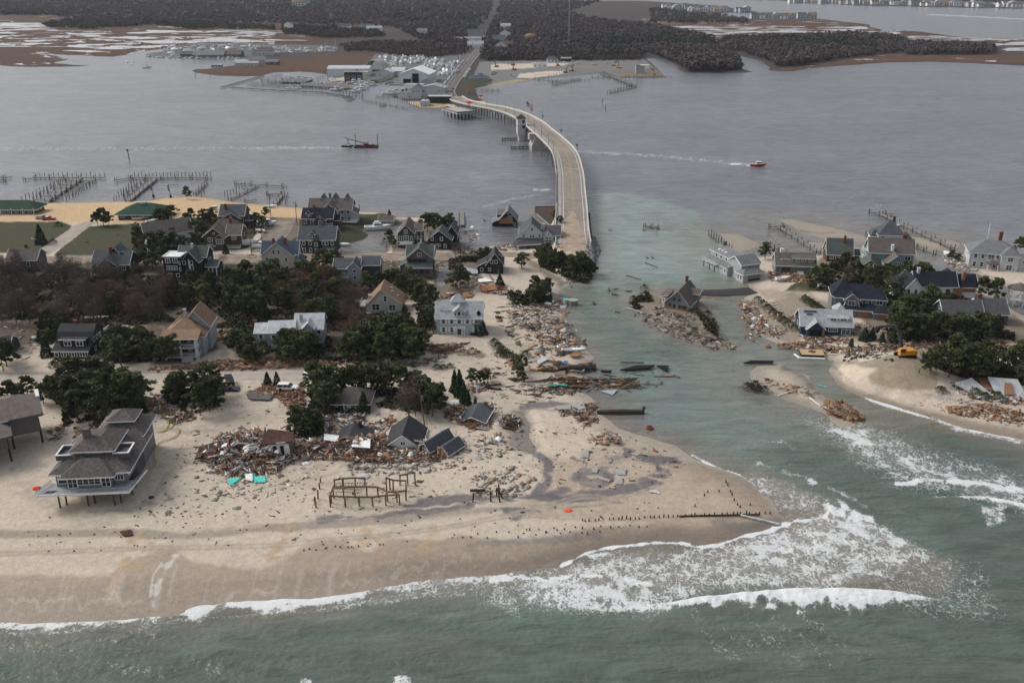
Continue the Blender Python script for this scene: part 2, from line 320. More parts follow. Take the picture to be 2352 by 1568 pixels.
paint(TL('L', [(-50,170),(500,160),(1380,170),(2000,235),(4500,300),(4500,340),(2352,330),(1600,260),(800,240),(-50,230)]), None, 2, 1, noise=nA, mv=2)
paint(TL('L', [(740,445),(900,452),(1280,410),(1750,390),(4500,430),(4500,360),(2352,340),(1500,340),(1200,380),(900,420)]), MARSH*1.15, 1.5, .8, mv=.7)
paint([(-400,470),(340,463),(380,450),(450,448),(520,462),(690,478),(705,500),(640,510),(560,500),(400,500),(330,512),(200,512),(-400,515)], OCH, 4, 5, noise=nA)
paint([(-400,512),(140,509),(165,518),(155,540),(95,580),(-400,585)], GRASS, 2, 1); paint([(205,520),(330,512),(420,500),(520,498),(600,515),(570,570),(340,592),(125,586),(140,570)], GRASS, 2, 1.5)
paint([(700,495),(880,490),(910,500),(850,545),(770,575),(700,575),(640,540),(690,500)], GRASS*.9, 3, 3)
paint([(620,500),(690,500),(685,540),(640,575),(575,578),(600,545)], MUD, 3, 3)
paint([(900,500),(1050,520),(1060,575),(900,580)], MUD*1.1, 5, 4)
paint([(-600,604),(1000,600),(1010,640),(960,655),(930,700),(975,770),(960,800),(770,835),(560,832),(520,790),(480,810),(430,832),(260,830),(120,790),(40,800),(-600,820)], BRUSH, 10, 14, noise=nA)
paint([(480,606),(590,604),(600,640),(500,640)], GRASS, 3, 4); paint([(1000,600),(1100,595),(1110,650),(1050,690),(980,690),(1000,640)], MUD, 6, 8)
stroke([(1200,590),(1230,610),(1290,650)], MUD*.9, 12, .8)
stroke([(500,770),(520,815),(560,830)], SAND*.7, 14, .9); stroke([(0,720),(80,740),(130,770),(60,810)], SAND*.62, 18, .8)
stroke([(960,690),(985,720),(975,770)], SAND*.9, 16, .8)
paint([(-900,1215),(0,1218),(300,1214),(420,1224),(560,1208),(700,1196),(900,1184),(1000,1172),(1150,1162),(1160,1175),(1000,1190),(900,1203),(760,1215),(600,1224),(520,1236),(420,1242),(250,1232),(0,1235),(-900,1235)], (.235,.20,.165), 8, 9, .7, noise=nS)
paint([(-900,1320),(0,1322),(250,1330),(320,1285),(400,1262),(450,1290),(600,1300),(700,1262),(760,1245),(850,1262),(900,1232),(1000,1240),(1060,1222),(1200,1245),(1340,1222),(1460,1208),(1600,1210),(1800,1190),(1900,1160),(1900,1500),(-900,1500)], WET, 12, 22, .95, noise=nA, wetv=1)
paint([(-900,1360),(0,1362),(400,1330),(800,1315),(1000,1290),(1200,1290),(1400,1240),(1900,1170),(1900,1520),(-900,1520)], WET*.84, 22, 20, .9, noise=nA, wetv=1.5)
for (x, y, l, ww) in [(290,1290,90,22),(325,1272,30,20),(655,1235,50,20),(632,1262,30,16),(840,1230,40,18),(985,1235,50,20),(880,1250,20,16)]:
 stroke([(x+l*.2, y-l*.5), (x, y), (x-l*.35, y+l*.6)], OCH*.82, ww, .5, noise=nC, amp=1.6)
for k in range(46):
 x = 20+k*23+22*math.sin(k*5.1); l = 22+26*abs(math.sin(k*2.7)); y = 1395-x*.045-l*.5+14*math.sin(k*7.7); stroke([(x+l*.35, y-l), (x+l*.1, y), (x, y+16)], np.array([.48,.45,.42]), 3+7*abs(math.sin(k*3.3))**3, .06+.18*abs(math.sin(k*1.9))**2, noise=nB, amp=1.1)
stroke([(402,1278),(380,1310),(362,1345),(350,1392)], np.array([.62,.60,.58]), 8, .6, noise=nC, amp=1.4); stroke([(372,1292),(352,1320),(345,1370)], np.array([.62,.60,.58]), 4, .6, noise=nC, amp=1)
for x0, x1, b_, h_ in ((20,330,1415,34),(520,640,1378,22),(780,880,1350,14),(900,1010,1330,26),(1020,1190,1312,30)): stroke([(x, b_-h_*abs(math.sin(x*.031+.6*math.sin(x*.07)))-(x-x0)*.08+6*math.sin(x*.21)) for x in range(x0, x1, 8)], np.array([.55,.51,.47]), 4.5, .26, noise=nC, amp=1.7)
for pts in [[(1120,1075),(1200,1050),(1250,1090),(1255,1130),(1200,1160),(1130,1165)], ]: pass
paint([(1230,1040),(1320,1060),(1420,1010),(1500,1030),(1560,1060),(1640,1080),(1710,1110),(1760,1150),(1800,1195),(1600,1205),(1400,1190),(1200,1190),(1190,1160),(1250,1120)], WET*1.22, 18, 12, .9, noise=nA, wetv=.6)
for k, pts in enumerate([[(1180,1180),(1280,1130),(1340,1085),(1420,1052)], [(1230,1160),(1330,1140),(1450,1120),(1520,1085),(1500,1050),(1440,1045)], [(1260,1060),(1255,1100),(1225,1140)], [(1330,1155),(1420,1140),(1500,1112),(1535,1075)],
   [(1160,1165),(1260,1158),(1350,1150)], [(1400,1000),(1450,1040),(1500,1055),(1560,1060)], [(1180,950),(1215,930),(1260,925),(1320,940)], [(1200,990),(1190,1020),(1230,1040),(1260,1060)], [(960,1150),(1080,1145),(1190,1140),(1290,1145)], [(730,1195),(840,1185),(960,1170),(1080,1155)],
   [(1320,1055),(1400,1090),(1380,1110),(1330,1115)]]):
 for o_, w_, k_ in ((0, 5, .7), (7, 3.5, .6), (-7, 3, .55), (13, 2.4, .4)): stroke([(x+o_*.5, y+o_*.8+3*math.sin(x*.05+o_)) for x, y in pts], DARK*(.92 if o_ else .75), w_*1.5, min(1, k_*1.25), noise=nD, amp=2.6, wetv=.5)
stroke([(1080,1250),(1180,1242),(1300,1235),(1380,1225)], DARK*1.1, 10, .6, noise=nC, amp=1.3); stroke([(1650,1200),(1720,1215),(1790,1195)], DARK*1.1, 18, .5, noise=nS, amp=1.2)
def track(pts, c=.70, w=4.2, off=6):
 for o in (-off, off):
  q = []
  for i, (x, y) in enumerate(pts):
   x0, y0 = pts[max(i-1, 0)]; x1, y1 = pts[min(i+1, len(pts)-1)]; dx, dy = x1-x0, y1-y0; L = math.hypot(dx, dy)
   q.append((x-dy/L*o, y+dx/L*o*.6))
  stroke(q, SAND*c, w, .75, amp=.3)
track([(-400,1278),(0,1272),(150,1266),(330,1258),(500,1256),(650,1252),(760,1238),(900,1228),(1060,1205),(1180,1180),(1260,1160),(1330,1140),(1375,1140),(1400,1160),(1380,1180),(1320,1188),(1200,1182)])
track([(200,1175),(300,1172),(350,1150),(368,1120),(385,1085)], off=4); track([(370,1110),(385,1140),(410,1165)], off=3); track([(450,985),(520,965),(600,960)], .8, off=4)
for k in range(6):
 stroke([(2000+12*k, 868-4*k),(2030+14*k, 850-3*k),(2110, 832+5*k)], TAN*.8, 2.5, .6, amp=.4)
paint([(1995,862),(2020,845),(2080,828),(2120,828),(2150,850),(2150,890),(2090,898),(2040,890),(2000,878)], TAN*.92, 8, 6, .95, noise=nA)
paint([(1930,830),(2000,828),(2100,800),(2352,800),(2352,820),(2150,822),(2080,828),(2010,848)], MUD*1.2, 8, 8, .8)
paint([(1900,585),(2110,590),(2120,615),(2250,670),(2330,720),(2420,780),(2352,800),(2020,790),(1990,740),(1960,700),(1870,665),(1830,640)], BRUSH*1.1, 10, 12, .8, noise=nA)
paint([(1840,640),(1890,655),(1900,672),(1800,668)], GRASS, 4, 4); paint([(1710,690),(1760,700),(1850,770),(1830,790),(1760,770),(1715,740)], MUD*1.4, 8, 8, .8)
paint([(1820,675),(1900,690),(1960,740),(2060,760),(1980,785),(1870,770),(1760,700)], MUD*1.25, 10, 10, .75, noise=nD); paint([(1740,665),(1860,668),(1890,690),(1760,690)], MUD*1.5, 8, 8, .6); paint(ISL, MUD, 6, 8, .8); paint([(1560,735),(1610,745),(1600,770),(1560,755)], GRASS*1.2, 4, 4)
paint([(1905,850),(1950,890),(2060,925),(2200,960),(2352,995),(2800,1120),(2800,1200),(2000,960),(1880,900)], WET*1.15, 10, 8, .9, noise=nA, wetv=1)
stroke([(2130,905),(2200,920),(2260,935),(2340,950)], DARK*1.3, 9, .6, noise=nS, amp=1.2); stroke([(1905,835),(1925,850),(1960,885)], DARK*1.2, 6, .6, noise=nC)
paint(BREACH, SAND*.86, 10, 10, .8, wetv=.3); stroke(TL('H', [(280,230),(400,300),(480,360),(560,440)]), DARK, 12, .8, noise=nD, amp=1.6)
for b in (BAR1, BAR1B, BAR2, BAR3): paint(b, SAND*.85, 6, 4)
stroke(TL('R', [(270,500),(450,520),(600,515)]), MUD, 4, .7, noise=nS, amp=1)
for pts, w_ in (([(395,1085),(420,1040),(470,1000),(560,960),(640,940)],26), ([(960,760),(1040,790),(1120,850),(1170,930),(1185,1000)],30), ([(1150,770),(1200,800),(1260,830)],20), ([(60,1120),(180,1190),(300,1165)],24), ([(640,1100),(760,1110),(860,1100)],22)): stroke(pts, SAND*.74, w_, .55, noise=nD, amp=1.8)
m_ = sm(.25, .6, nS)*sm(700, 820, DY)*sm(1230, 1160, DY)*sm(1500,1300,DX); col = col*(1-.22*m_[..., None])
m_ = sm(.1, .55, nD)*sm(620, 700, DY)*sm(1200, 1120, DY); col = col*(1-.13*m_[..., None])
m_ = sm(.35, .7, nA)*sm(640, 700, DY)*sm(1180, 1120, DY)*.5; col = col*(1-m_[..., None])+SAND*.72*m_[..., None]
wl = sm(.55, .05, Zg)*sm(140,152,Yg); sh = (Zg < .6); col = np.where((sh & (DY > 440))[..., None], col*(1-.35*wl[..., None]), col); wet = np.maximum(wet, wl*(DY > 440))
col = col*(1+.05*nB[..., None]+.06*nC[..., None]); col = np.clip(col, .01, .8)
def ground_material():
 m, t, b = node_mat('ground_surface'); N = t.nodes; L = t.links
 geo = N.new('ShaderNodeNewGeometry'); ca = N.new('ShaderNodeAttribute'); ca.attribute_name = 'Col'
 def noise(scale, det=4, vec=None):
  n = N.new('ShaderNodeTexNoise'); n.inputs['Scale'].default_value = scale; n.inputs['Detail'].default_value = det; L.new(vec or geo.outputs['Position'], n.inputs['Vector']); return n.outputs['Fac']
 def mr(s, a, b_, c, d_):
  q = N.new('ShaderNodeMapRange'); q.inputs[1].default_value = a; q.inputs[2].default_value = b_; q.inputs[3].default_value = c; q.inputs[4].default_value = d_; L.new(s, q.inputs[0]); return q.outputs[0]
 def mth(op, a, b_):
  q = N.new('ShaderNodeMath'); q.operation = op
  for i, s in enumerate((a, b_)):
   if isinstance(s, (int, float)): q.inputs[i].default_value = s
   else: L.new(s, q.inputs[i])
  return q.outputs[0]
 v = mth('MULTIPLY', mr(noise(.9), .3, .7, .88, 1.12), mr(noise(4.5, 3), .3, .7, .86, 1.14))
 sp = mr(noise(2.2, 6), .66, .72, 1, .62); v = mth('MULTIPLY', v, sp)
 sc = N.new('ShaderNodeVectorMath'); sc.operation = 'SCALE'; L.new(ca.outputs['Color'], sc.inputs[0]); L.new(v, sc.inputs['Scale'])
 mp = N.new('ShaderNodeMapping'); mp.inputs['Scale'].default_value = (.012, .022, 1); L.new(geo.outputs['Position'], mp.inputs[0])
 n1 = noise(1.0, 5, mp.outputs[0]); n1.node.inputs['Distortion'].default_value = 1.2
 am = N.new('ShaderNodeAttribute'); am.attribute_name = 'marsh'
 thr = mth('SUBTRACT', .715, mth('MULTIPLY', am.outputs['Fac'], .092))
 pool = mth('MULTIPLY', mth('GREATER_THAN', n1, thr), mth('GREATER_THAN', am.outputs['Fac'], .5))
 mx = N.new('ShaderNodeMix'); mx.data_type = 'RGBA'; L.new(pool, mx.inputs['Factor']); L.new(sc.outputs[0], mx.inputs['A']); mx.inputs['B'].default_value = (.45,.45,.48,1)  # bright sky reflection of the marsh pools is put into the base colour
 L.new(mx.outputs['Result'], b.inputs['Base Color'])
 wa = N.new('ShaderNodeAttribute'); wa.attribute_name = 'wet'
 r = mth('SUBTRACT', .92, mth('MULTIPLY', wa.outputs['Fac'], .36)); r = mth('SUBTRACT', r, mth('MULTIPLY', pool, .7)); r = mth('MAXIMUM', r, .12)
 L.new(r, b.inputs['Roughness']); L.new(mth('ADD', mth('MULTIPLY', wa.outputs['Fac'], .12), .12), b.inputs['Specular IOR Level'])
 bp = N.new('ShaderNodeBump'); bp.inputs['Strength'].default_value = .4; bp.inputs['Distance'].default_value = .22; L.new(noise(2.4, 6), bp.inputs['Height'])
 L.new(mth('MULTIPLY', mth('SUBTRACT', 1.0, pool), .4), bp.inputs['Strength']); L.new(bp.outputs[0], b.inputs['Normal']); return m
def grid_faces(nr, nc):
 i = np.arange(nr*nc).reshape(nr, nc); return np.stack([i[:-1, :-1], i[:-1, 1:], i[1:, 1:], i[1:, :-1]], -1).reshape(-1, 4)
g = npmesh('ground', np.stack([Xg, Yg, Zg], -1).reshape(-1, 3), grid_faces(*Xg.shape), ground_material(), col.reshape(-1, 3), {'wet': wet, 'marsh': mars}, smooth=True)
tag(g, kind='structure')
# ---------------------------------------------------------------- water sheet
WX = np.linspace(-620, 2960, 980); WY = np.concatenate([np.linspace(1760, 900, 300, endpoint=False), np.linspace(900, 200, 190, endpoint=False), np.linspace(200, -70, 120)])
wx2, wy2 = np.meshgrid(WX, WY); Xw, Yw = gp(wx2, wy2)
def wsd(poly, amp=0, ns=None): return sdf(poly, wx2, wy2)+(0 if ns is None else ns*amp)
q1 = fbm(Xw/20, Yw/20, 61); q2 = fbm(Xw/5, Yw/5, 71); q3 = fbm(Xw/60, Yw/14, 81); q4 = fbm(Xw/2, Yw/2, 91, 3)
BAY = np.array([.146,.150,.168]); TEAL = np.array([.185,.232,.212]); OCE = np.array([.082,.107,.090]); TURB = np.array([.185,.162,.13]);
wc = np.ones(Xw.shape+(3,))*BAY; foam = np.zeros(Xw.shape); WZ = np.zeros(Xw.shape)
def wpaint(poly, c, soft, amp=8, k=1, ns=q1):
 a = sm(-soft/2, soft/2, wsd(poly, amp, ns))*k; wc[:] = wc*(1-a[..., None])+np.asarray(c)*a[..., None]
wpaint([(1330,452),(1420,440),(1500,455),(1600,490),(1720,600),(1760,700),(1960,850),(1400,900),(1250,800)], TEAL, 20, 10)
wpaint([(1345,455),(1500,455),(1600,500),(1640,600),(1500,640),(1350,560)], TEAL*1.12, 30, 10, .7)
wpaint([(1180,650),(1760,650),(2000,900),(2700,1150),(3200,1900),(-1000,1900),(-1000,1400),(1000,1320),(1800,1200),(1500,960),(1290,880)], OCE*1.25, 60, 14)
wpaint([(1600,960),(2000,960),(3200,1200),(3200,1900),(-1000,1900),(-1000,1450),(900,1400),(1200,1440),(1900,1430),(2250,1400),(2150,1200),(1900,1120)], OCE, 70, 20)
wpaint([(1300,860),(1760,790),(1940,900),(1860,1000),(1700,1060),(1500,980)], TEAL*.82, 50, 14, .8)
wpaint([(1690,1090),(1760,1080),(1900,1150),(1930,1220),(1700,1240)], TURB*1.1, 30, 10, .9)
wpaint([(1000,1300),(1340,1270),(1560,1243),(1700,1235),(1900,1160),(2100,1250),(2200,1300),(2150,1360),(1700,1360),(1400,1360),(1000,1345)], TURB*1.0, 50, 20, .75)
wpaint([(1385,910),(1480,985),(1600,1040),(1590,1060),(1360,960)], TURB, 30, 12, .7)
wpaint([(2150,960),(2352,1000),(2700,1100),(2700,1250),(2352,1070),(2200,1010),(1960,910)], TURB*.8, 30, 12, .5)
wpaint([(1100,480),(1270,500),(1280,560),(1120,560)], BAY*.75, 20, 10, .8)
wpaint([(1195,950),(1225,970),(1220,1005),(1240,1035),(1210,1050),(1170,1030),(1175,980)], np.array([.20,.19,.155]), 6, 3)
GW = ground_height(Xw, Yw); shal = sm(-1.3, -.02, GW+.12*q2)*(wy2 > 430); wc = wc*(1-.62*shal[..., None])+TURB*.62*shal[..., None]
q5 = fbm(Xw/170, Yw/60, 101); q6 = fbm(Xw/30+q5*3, Yw/14, 111); wc *= (1+.10*q3+.05*q2+.16*q5)[..., None]; a_ = (sm(.05, .6, q6)*.30*(wy2 > 900))[..., None]; wc = wc*(1-a_)+TURB*.72*a_
def fline(pts, w, k=1.0, amp=.5, ns=q2, solid=False):
 d = linedist(pts, wx2, wy2)/w+ns*amp; a = sm(1.0, .2, d)*k; foam[:] = np.maximum(foam, a)
def fpoly(poly, soft, k, amp=10, ns=q1):
 a = sm(-soft/2, soft/2, wsd(poly, amp, ns))*k; foam[:] = np.maximum(foam, a)
SHORE = [(-900,1449),(-300,1440),(0,1433),(130,1428),(260,1414),(400,1399),(560,1387),(700,1380),(830,1361),(920,1344),(985,1333),(1060,1328),(1150,1324)]
q6_ = fbm(Xw/14, Yw/9, 131); edge = sm(-.34, -.06, GW+.22*q2+.16*q4)*(.72+.38*q1)*(wx2 < 1180)*(wy2 > 1200); foam = np.maximum(foam, edge*1.15); foam = np.maximum(foam, sm(-1.0, -.3, GW+.45*q1)*.16*sm(-.1,.5,q6_)*(wx2 < 1180)*(wy2 > 1250)); fline([(x, y+24) for x, y in SHORE], 12, .28, 1.3, q1)
fpoly([(1160,1325),(1300,1300),(1400,1275),(1560,1262),(1700,1240),(1830,1200),(1900,1160),(1960,1180),(2080,1235),(2160,1280),(2000,1330),(1850,1350),(1600,1370),(1500,1400),(1380,1400),(1200,1390),(1170,1360)], 50, .50, 14)
fpoly([(1890,1165),(1915,1158),(1960,1180),(2040,1210),(2130,1262),(2050,1262),(1930,1220)], 24, .72, 12)
fpoly([(1700,1250),(1800,1215),(1900,1190),(2000,1240),(1900,1290),(1750,1300)], 40, .62, 16)
fpoly([(1380,1290),(1600,1270),(1800,1260),(1800,1330),(1500,1350)], 60, .53, 16)
fpoly([(1180,1335),(1330,1325),(1500,1370),(1540,1400),(1380,1402),(1200,1388)], 20, .66, 14); fpoly([(1990,1300),(2140,1270),(2250,1300),(2300,1420),(2100,1400)], 60, .22, 20)
fpoly([(1380,1290),(1330,1275),(1460,1258),(1380,1280)], 10, .6)
fline([(1290,1300),(1345,1270),(1400,1256),(1500,1247),(1560,1247),(1605,1256),(1650,1252),(1700,1234),(1770,1216),(1830,1198),(1895,1185),(1910,1160)], 6.5, 1.1, 1.0, q4)
fline([(1130,1330),(1180,1324),(1260,1332),(1330,1320),(1420,1326),(1500,1345)], 9, .85, 1.3, q4); fline([(1400,1395),(1550,1388)], 9, .7, 1.2, q4)
fline([(1905,1160),(1930,1175),(1990,1200)], 20, .9, 1.1, q4)
fpoly([(1690,1090),(1760,1085),(1900,1140),(1880,1180),(1760,1190),(1720,1140)], 30, .34, 14); fline([(1740,1060),(1775,1078),(1850,1095),(1890,1115),(1930,1130),(1990,1165)], 6, .5, 1.5, q4)
fline([(1590,1045),(1640,1072),(1700,1092),(1730,1115),(1745,1150)], 3.5, 1.0, .9)
fpoly([(1850,955),(1960,960),(2100,1030),(2352,1110),(2700,1240),(2700,1330),(2352,1165),(2180,1130),(2060,1110),(1960,1050),(1900,1000)], 60, .43, 22)
fpoly([(1900,985),(1990,985),(2000,1020),(1960,1020)], 16, .75, 10); fpoly([(2040,1030),(2120,1060),(2200,1110),(2100,1105)], 30, .6)
fline([(2060,1108),(2130,1103),(2250,1110),(2352,1126),(2600,1180)], 9, .85, 1.2, q4)
fline([(1955,895),(2000,918),(2060,938),(2150,965),(2250,988),(2352,1009),(2600,1084)], 5, 1.05, .7); fpoly([(2140,958),(2352,1003),(2600,1080),(2600,1110),(2352,1025),(2200,990)], 12, .58, 8)
fpoly([(2255,1165),(2300,1165),(2305,1195),(2270,1205)], 16, .55, 10); fpoly([(1740,1015),(1800,1008),(1830,1030),(1825,1040),(1800,1022)], 8, .5, 8)
[fline([(1590+k*62,1415+(k%2)*14),(1625+k*70,1460),(1690+k*74,1515)], 12, .12, 1.6, q4) for k in range(5)]; fpoly([(1130,1330),(1200,1350),(1200,1420),(1100,1390)], 30, .35)
fpoly([(690,1560),(715,1560),(715,1590),(690,1590)], 8, .7, 5); fpoly([(905,1552),(940,1550),(950,1590),(900,1590)], 8, .75, 5)
fline([(1175,1330),(1120,1290),(1060,1275),(1040,1300)], 4, .5, .8)
BRK = [(1530,1390),(1600,1378),(1700,1368),(1800,1360),(1900,1356),(2000,1360),(2080,1368),(2175,1382)]
BRK2 = [(2200,1140),(2260,1143),(2310,1152),(2360,1162),(2500,1190)]
for ln, hh, lw in ((BRK, 1.25, 62), (BRK2, .8, 18)):
 wl_ = WP(ln); dd = linedist(wl_, Xw, Yw); ybrk = np.interp(wx2, [p[0] for p in ln], [p[1] for p in ln]); side = wy2-ybrk   # + = seaward
 inx = sm(ln[0][0]-70, ln[0][0]+70, wx2)*sm(ln[-1][0]+20, ln[-1][0]-160 if ln is BRK else ln[-1][0]-20, wx2)
 WZ += hh*inx*np.exp(-((side-5)/np.where(side > 5, lw*.62, 7))**2)*(1+.22*q4+.2*q2)
 ext = lw*1.25*(.34+.34*np.clip(.5+1.0*fbm(wx2/75, wx2*0, 5), 0, 1)+.22*fbm(wx2/13, wy2/30, 6)+.22*q4)*inx*np.sin(PI*np.clip((wx2-ln[0][0]+15)/(ln[-1][0]-ln[0][0]+30), 0, 1))**.6
 f_ = sm(-3, 0, side)*sm(ext+9, ext-12, side)*(inx > .02); foam = np.maximum(foam, f_*(1.35-.75*np.clip(side/lw, 0, 1)+.25*q4))
oc_ = sm(1380, 1480, wy2+ (wx2-1200)*-.02)
WZ += oc_*(.22*np.sin(Yw*.42+Xw*.03+q1*1.5)+.12*np.sin(Yw*.8-Xw*.06+q2)); WZ += sm(900,1000,wy2)*sm(1700,1900,wx2)*(.16*np.sin(Yw*.5+Xw*.25+q1*2))
WZ += .12*oc_*q2
fline([(0,342),(300,341),(600,340),(800,339)], 4, .30, 1.3, q4); fline([(560,341),(800,339)], 3, .42, .9, q4)
fline([(1735,381),(1640,371),(1540,361),(1440,354),(1330,348)], 4, .40, 1.1, q4); fline([(1735,381),(1680,376)], 2, 1, .3)
fline([(2125,34),(2180,36),(2300,42),(2500,52)], 2.4, .6, .2); fline([(1225,434),(1265,436)], 2.5, .8, .6); fline([(1110,475),(1160,462),(1240,445)], 4, .3, .9)
foam = np.where(foam < .02, 0, foam)
def water_material():
 m, t, b = node_mat('water_surface'); N = t.nodes; L = t.links
 geo = N.new('ShaderNodeNewGeometry'); P = geo.outputs['Position']
 def mth(op, a, b_=0.0, c_=None):
  q = N.new('ShaderNodeMath'); q.operation = op
  for i, s in enumerate((a, b_) if c_ is None else (a, b_, c_)):
   if isinstance(s, (int, float)): q.inputs[i].default_value = s
   else: L.new(s, q.inputs[i])
  return q.outputs[0]
 def noise(scale, det=4, vec=P, dist=0):
  n = N.new('ShaderNodeTexNoise'); n.inputs['Scale'].default_value = scale; n.inputs['Detail'].default_value = det; n.inputs['Distortion'].default_value = dist; L.new(vec, n.inputs['Vector']); return n
 def mapping(s):
  q = N.new('ShaderNodeMapping'); q.inputs['Scale'].default_value = s; L.new(P, q.inputs[0]); return q.outputs[0]
 def mr(s, a, b_, c, d_):
  q = N.new('ShaderNodeMapRange'); q.inputs[1].default_value = a; q.inputs[2].default_value = b_; q.inputs[3].default_value = c; q.inputs[4].default_value = d_; L.new(s, q.inputs[0]); return q.outputs[0]
 ca = N.new('ShaderNodeAttribute'); ca.attribute_name = 'Col'; fa = N.new('ShaderNodeAttribute'); fa.attribute_name = 'foam'
 wn = noise(.55, 4); wv = N.new('ShaderNodeVectorMath'); wv.operation = 'SUBTRACT'; L.new(wn.outputs['Color'], wv.inputs[0]); wv.inputs[1].default_value = (.5,.5,.5)
 ws = N.new('ShaderNodeVectorMath'); ws.operation = 'SCALE'; ws.inputs['Scale'].default_value = 4.6; L.new(wv.outputs[0], ws.inputs[0])
 ad = N.new('ShaderNodeVectorMath'); ad.operation = 'ADD'; L.new(P, ad.inputs[0]); L.new(ws.outputs[0], ad.inputs[1])
 mpv = N.new('ShaderNodeMapping'); mpv.inputs['Scale'].default_value = (1.6,.62,1); mpv.inputs['Rotation'].default_value = (0,0,.3); L.new(ad.outputs[0], mpv.inputs[0])
 def vor(scale):
  v = N.new('ShaderNodeTexVoronoi'); v.feature = 'DISTANCE_TO_EDGE'; v.inputs['Scale'].default_value = scale; L.new(mpv.outputs[0], v.inputs['Vector']); return v.outputs['Distance']
 web = mth('MINIMUM', vor(.5), mth('ADD', vor(1.25), .06))
 br = mr(noise(.28, 3).outputs['Fac'], .35, .68, .35, 1.35)
 fk = mth('MULTIPLY', fa.outputs['Fac'], br)
 solid = mr(fa.outputs['Fac'], .72, 1.05, 0, .5)
 thr = mth('ADD', mth('MULTIPLY', mth('POWER', fk, 1.5), .40), solid)
 fn = mth('MULTIPLY', mth('SUBTRACT', noise(1.7, 6, dist=.8).outputs['Fac'], .5), .22)
 f = mr(mth('ADD', mth('SUBTRACT', thr, web), fn), -.03, .06, 0, 1); f = mth('MULTIPLY', f, mr(fa.outputs['Fac'], 0, .12, 0, 1))
 cl = mth('MULTIPLY', mth('MINIMUM', mth('MAXIMUM', f, 0), 1), mr(fa.outputs['Fac'], .3, 1.1, .72, 1))
 veil = mth('MULTIPLY', mr(fa.outputs['Fac'], .15, 1, 0, .40), mr(noise(.9, 4).outputs['Fac'], .3, .7, .4, 1)); cl = mth('MAXIMUM', cl, veil)
 ripple_tone = mr(noise(1, 5, mapping((.10,.28,1)), .6).outputs['Fac'], .3, .7, .80, 1.2)  # wave light and shade painted as streaks in the water colour
 sc = N.new('ShaderNodeVectorMath'); sc.operation = 'SCALE'; L.new(ca.outputs['Color'], sc.inputs[0]); L.new(ripple_tone, sc.inputs['Scale'])
 mx = N.new('ShaderNodeMix'); mx.data_type = 'RGBA'; L.new(cl, mx.inputs['Factor']); L.new(sc.outputs[0], mx.inputs['A']); mx.inputs['B'].default_value = (.66,.68,.68,1)
 L.new(mx.outputs['Result'], b.inputs['Base Color'])
 L.new(mth('ADD', .20, mth('MULTIPLY', cl, .6)), b.inputs['Roughness']); b.inputs['IOR'].default_value = 1.33; b.inputs['Specular IOR Level'].default_value = .5
 h1 = noise(1, 3, mapping((.14,.42,1)), .4).outputs['Fac']; h2 = noise(.9, 4).outputs['Fac']; h3 = noise(.035, 3).outputs['Fac']
 hh = mth('ADD', mth('MULTIPLY', h1, 1.1), mth('MULTIPLY', h2, .35)); hh = mth('MULTIPLY', hh, mr(h3, .3, .7, .6, 1.4)); hh = mth('ADD', hh, mth('MULTIPLY', cl, .12))
 bp = N.new('ShaderNodeBump'); bp.inputs['Strength'].default_value = .8; bp.inputs['Distance'].default_value = .75; L.new(hh, bp.inputs['Height']); L.new(bp.outputs[0], b.inputs['Normal'])
 return m
wo = npmesh('water', np.stack([Xw, Yw, WZ], -1).reshape(-1, 3), grid_faces(*Xw.shape), water_material(), wc.reshape(-1, 3), {'foam': foam}, smooth=True)
tag(wo, kind='structure')
# ---------------------------------------------------------------- roads and pavements (sheets that follow the ground)
def catmull(pts, n=8):
 P_ = [Vector(p) for p in pts]; P_ = [P_[0]*2-P_[1]]+P_+[P_[-1]*2-P_[-2]]; out = []
 for i in range(1, len(P_)-2):
  a, b, c, d = P_[i-1:i+3]
  for k in range(n):
   t = k/n; out.append(.5*((2*b)+(c-a)*t+(2*a-5*b+4*c-d)*t*t+(3*b-a-3*c+d)*t**3))
 return out+[P_[-2]]
def strip(name, pts, width, m, up=.07, n=10, lat=6, zfix=None, kind='structure', parent=None):
 cl = catmull([tuple(p)[:3] for p in pts], n); mb = MB(); rows = []
 for i, p in enumerate(cl):
  a = cl[max(i-1, 0)]; b = cl[min(i+1, len(cl)-1)]; dr = (b-a); dr.z = 0; dr.normalize(); nn = Vector((-dr.y, dr.x, 0))
  wd = width if not callable(width) else width(i/(len(cl)-1))
  row = []
  for k in range(lat+1):
   q = p+nn*wd*(k/lat-.5); z = (gh(q.x, q.y) if zfix is None else p.z+zfix)+up; row.append((q.x, q.y, z))
  rows.append(row)
 vs = [q for r in rows for q in r]; L_ = lat+1
 mb.slab(vs, [(i*L_+k+1, i*L_+k, (i+1)*L_+k, (i+1)*L_+k+1) for i in range(len(rows)-1) for k in range(lat)], .12)
 return tag(mb.build(name, m, parent), kind=kind)
asph = mat('asphalt', (.115,.112,.11), .9, .15, .5, .2, fine=.1); sandroad = mat('sandy_asphalt', (.25,.205,.16), .9, .30, .35, .15, fine=.12); drive = mat('pale_drive', (.33,.29,.245), .9, .15, .4, .15, fine=.1)
conc = mat('concrete', (.36,.345,.32), .85, .12, .3, .2, fine=.08); concd = mat('dark_concrete', (.20,.20,.19), .85, .2, .4, .2, fine=.1)
lanep = mat('lane_paint', (.6,.6,.58), .7, .1); ylwp = mat('yellow_paint', (.42,.26,.07), .7, .1)
strip('road', [at(x, y) for x, y in [(-500,600),(-200,599),(0,598),(200,596),(400,596),(600,594),(800,591),(1000,587),(1150,584),(1240,588)]], 8.5, sandroad, .08)
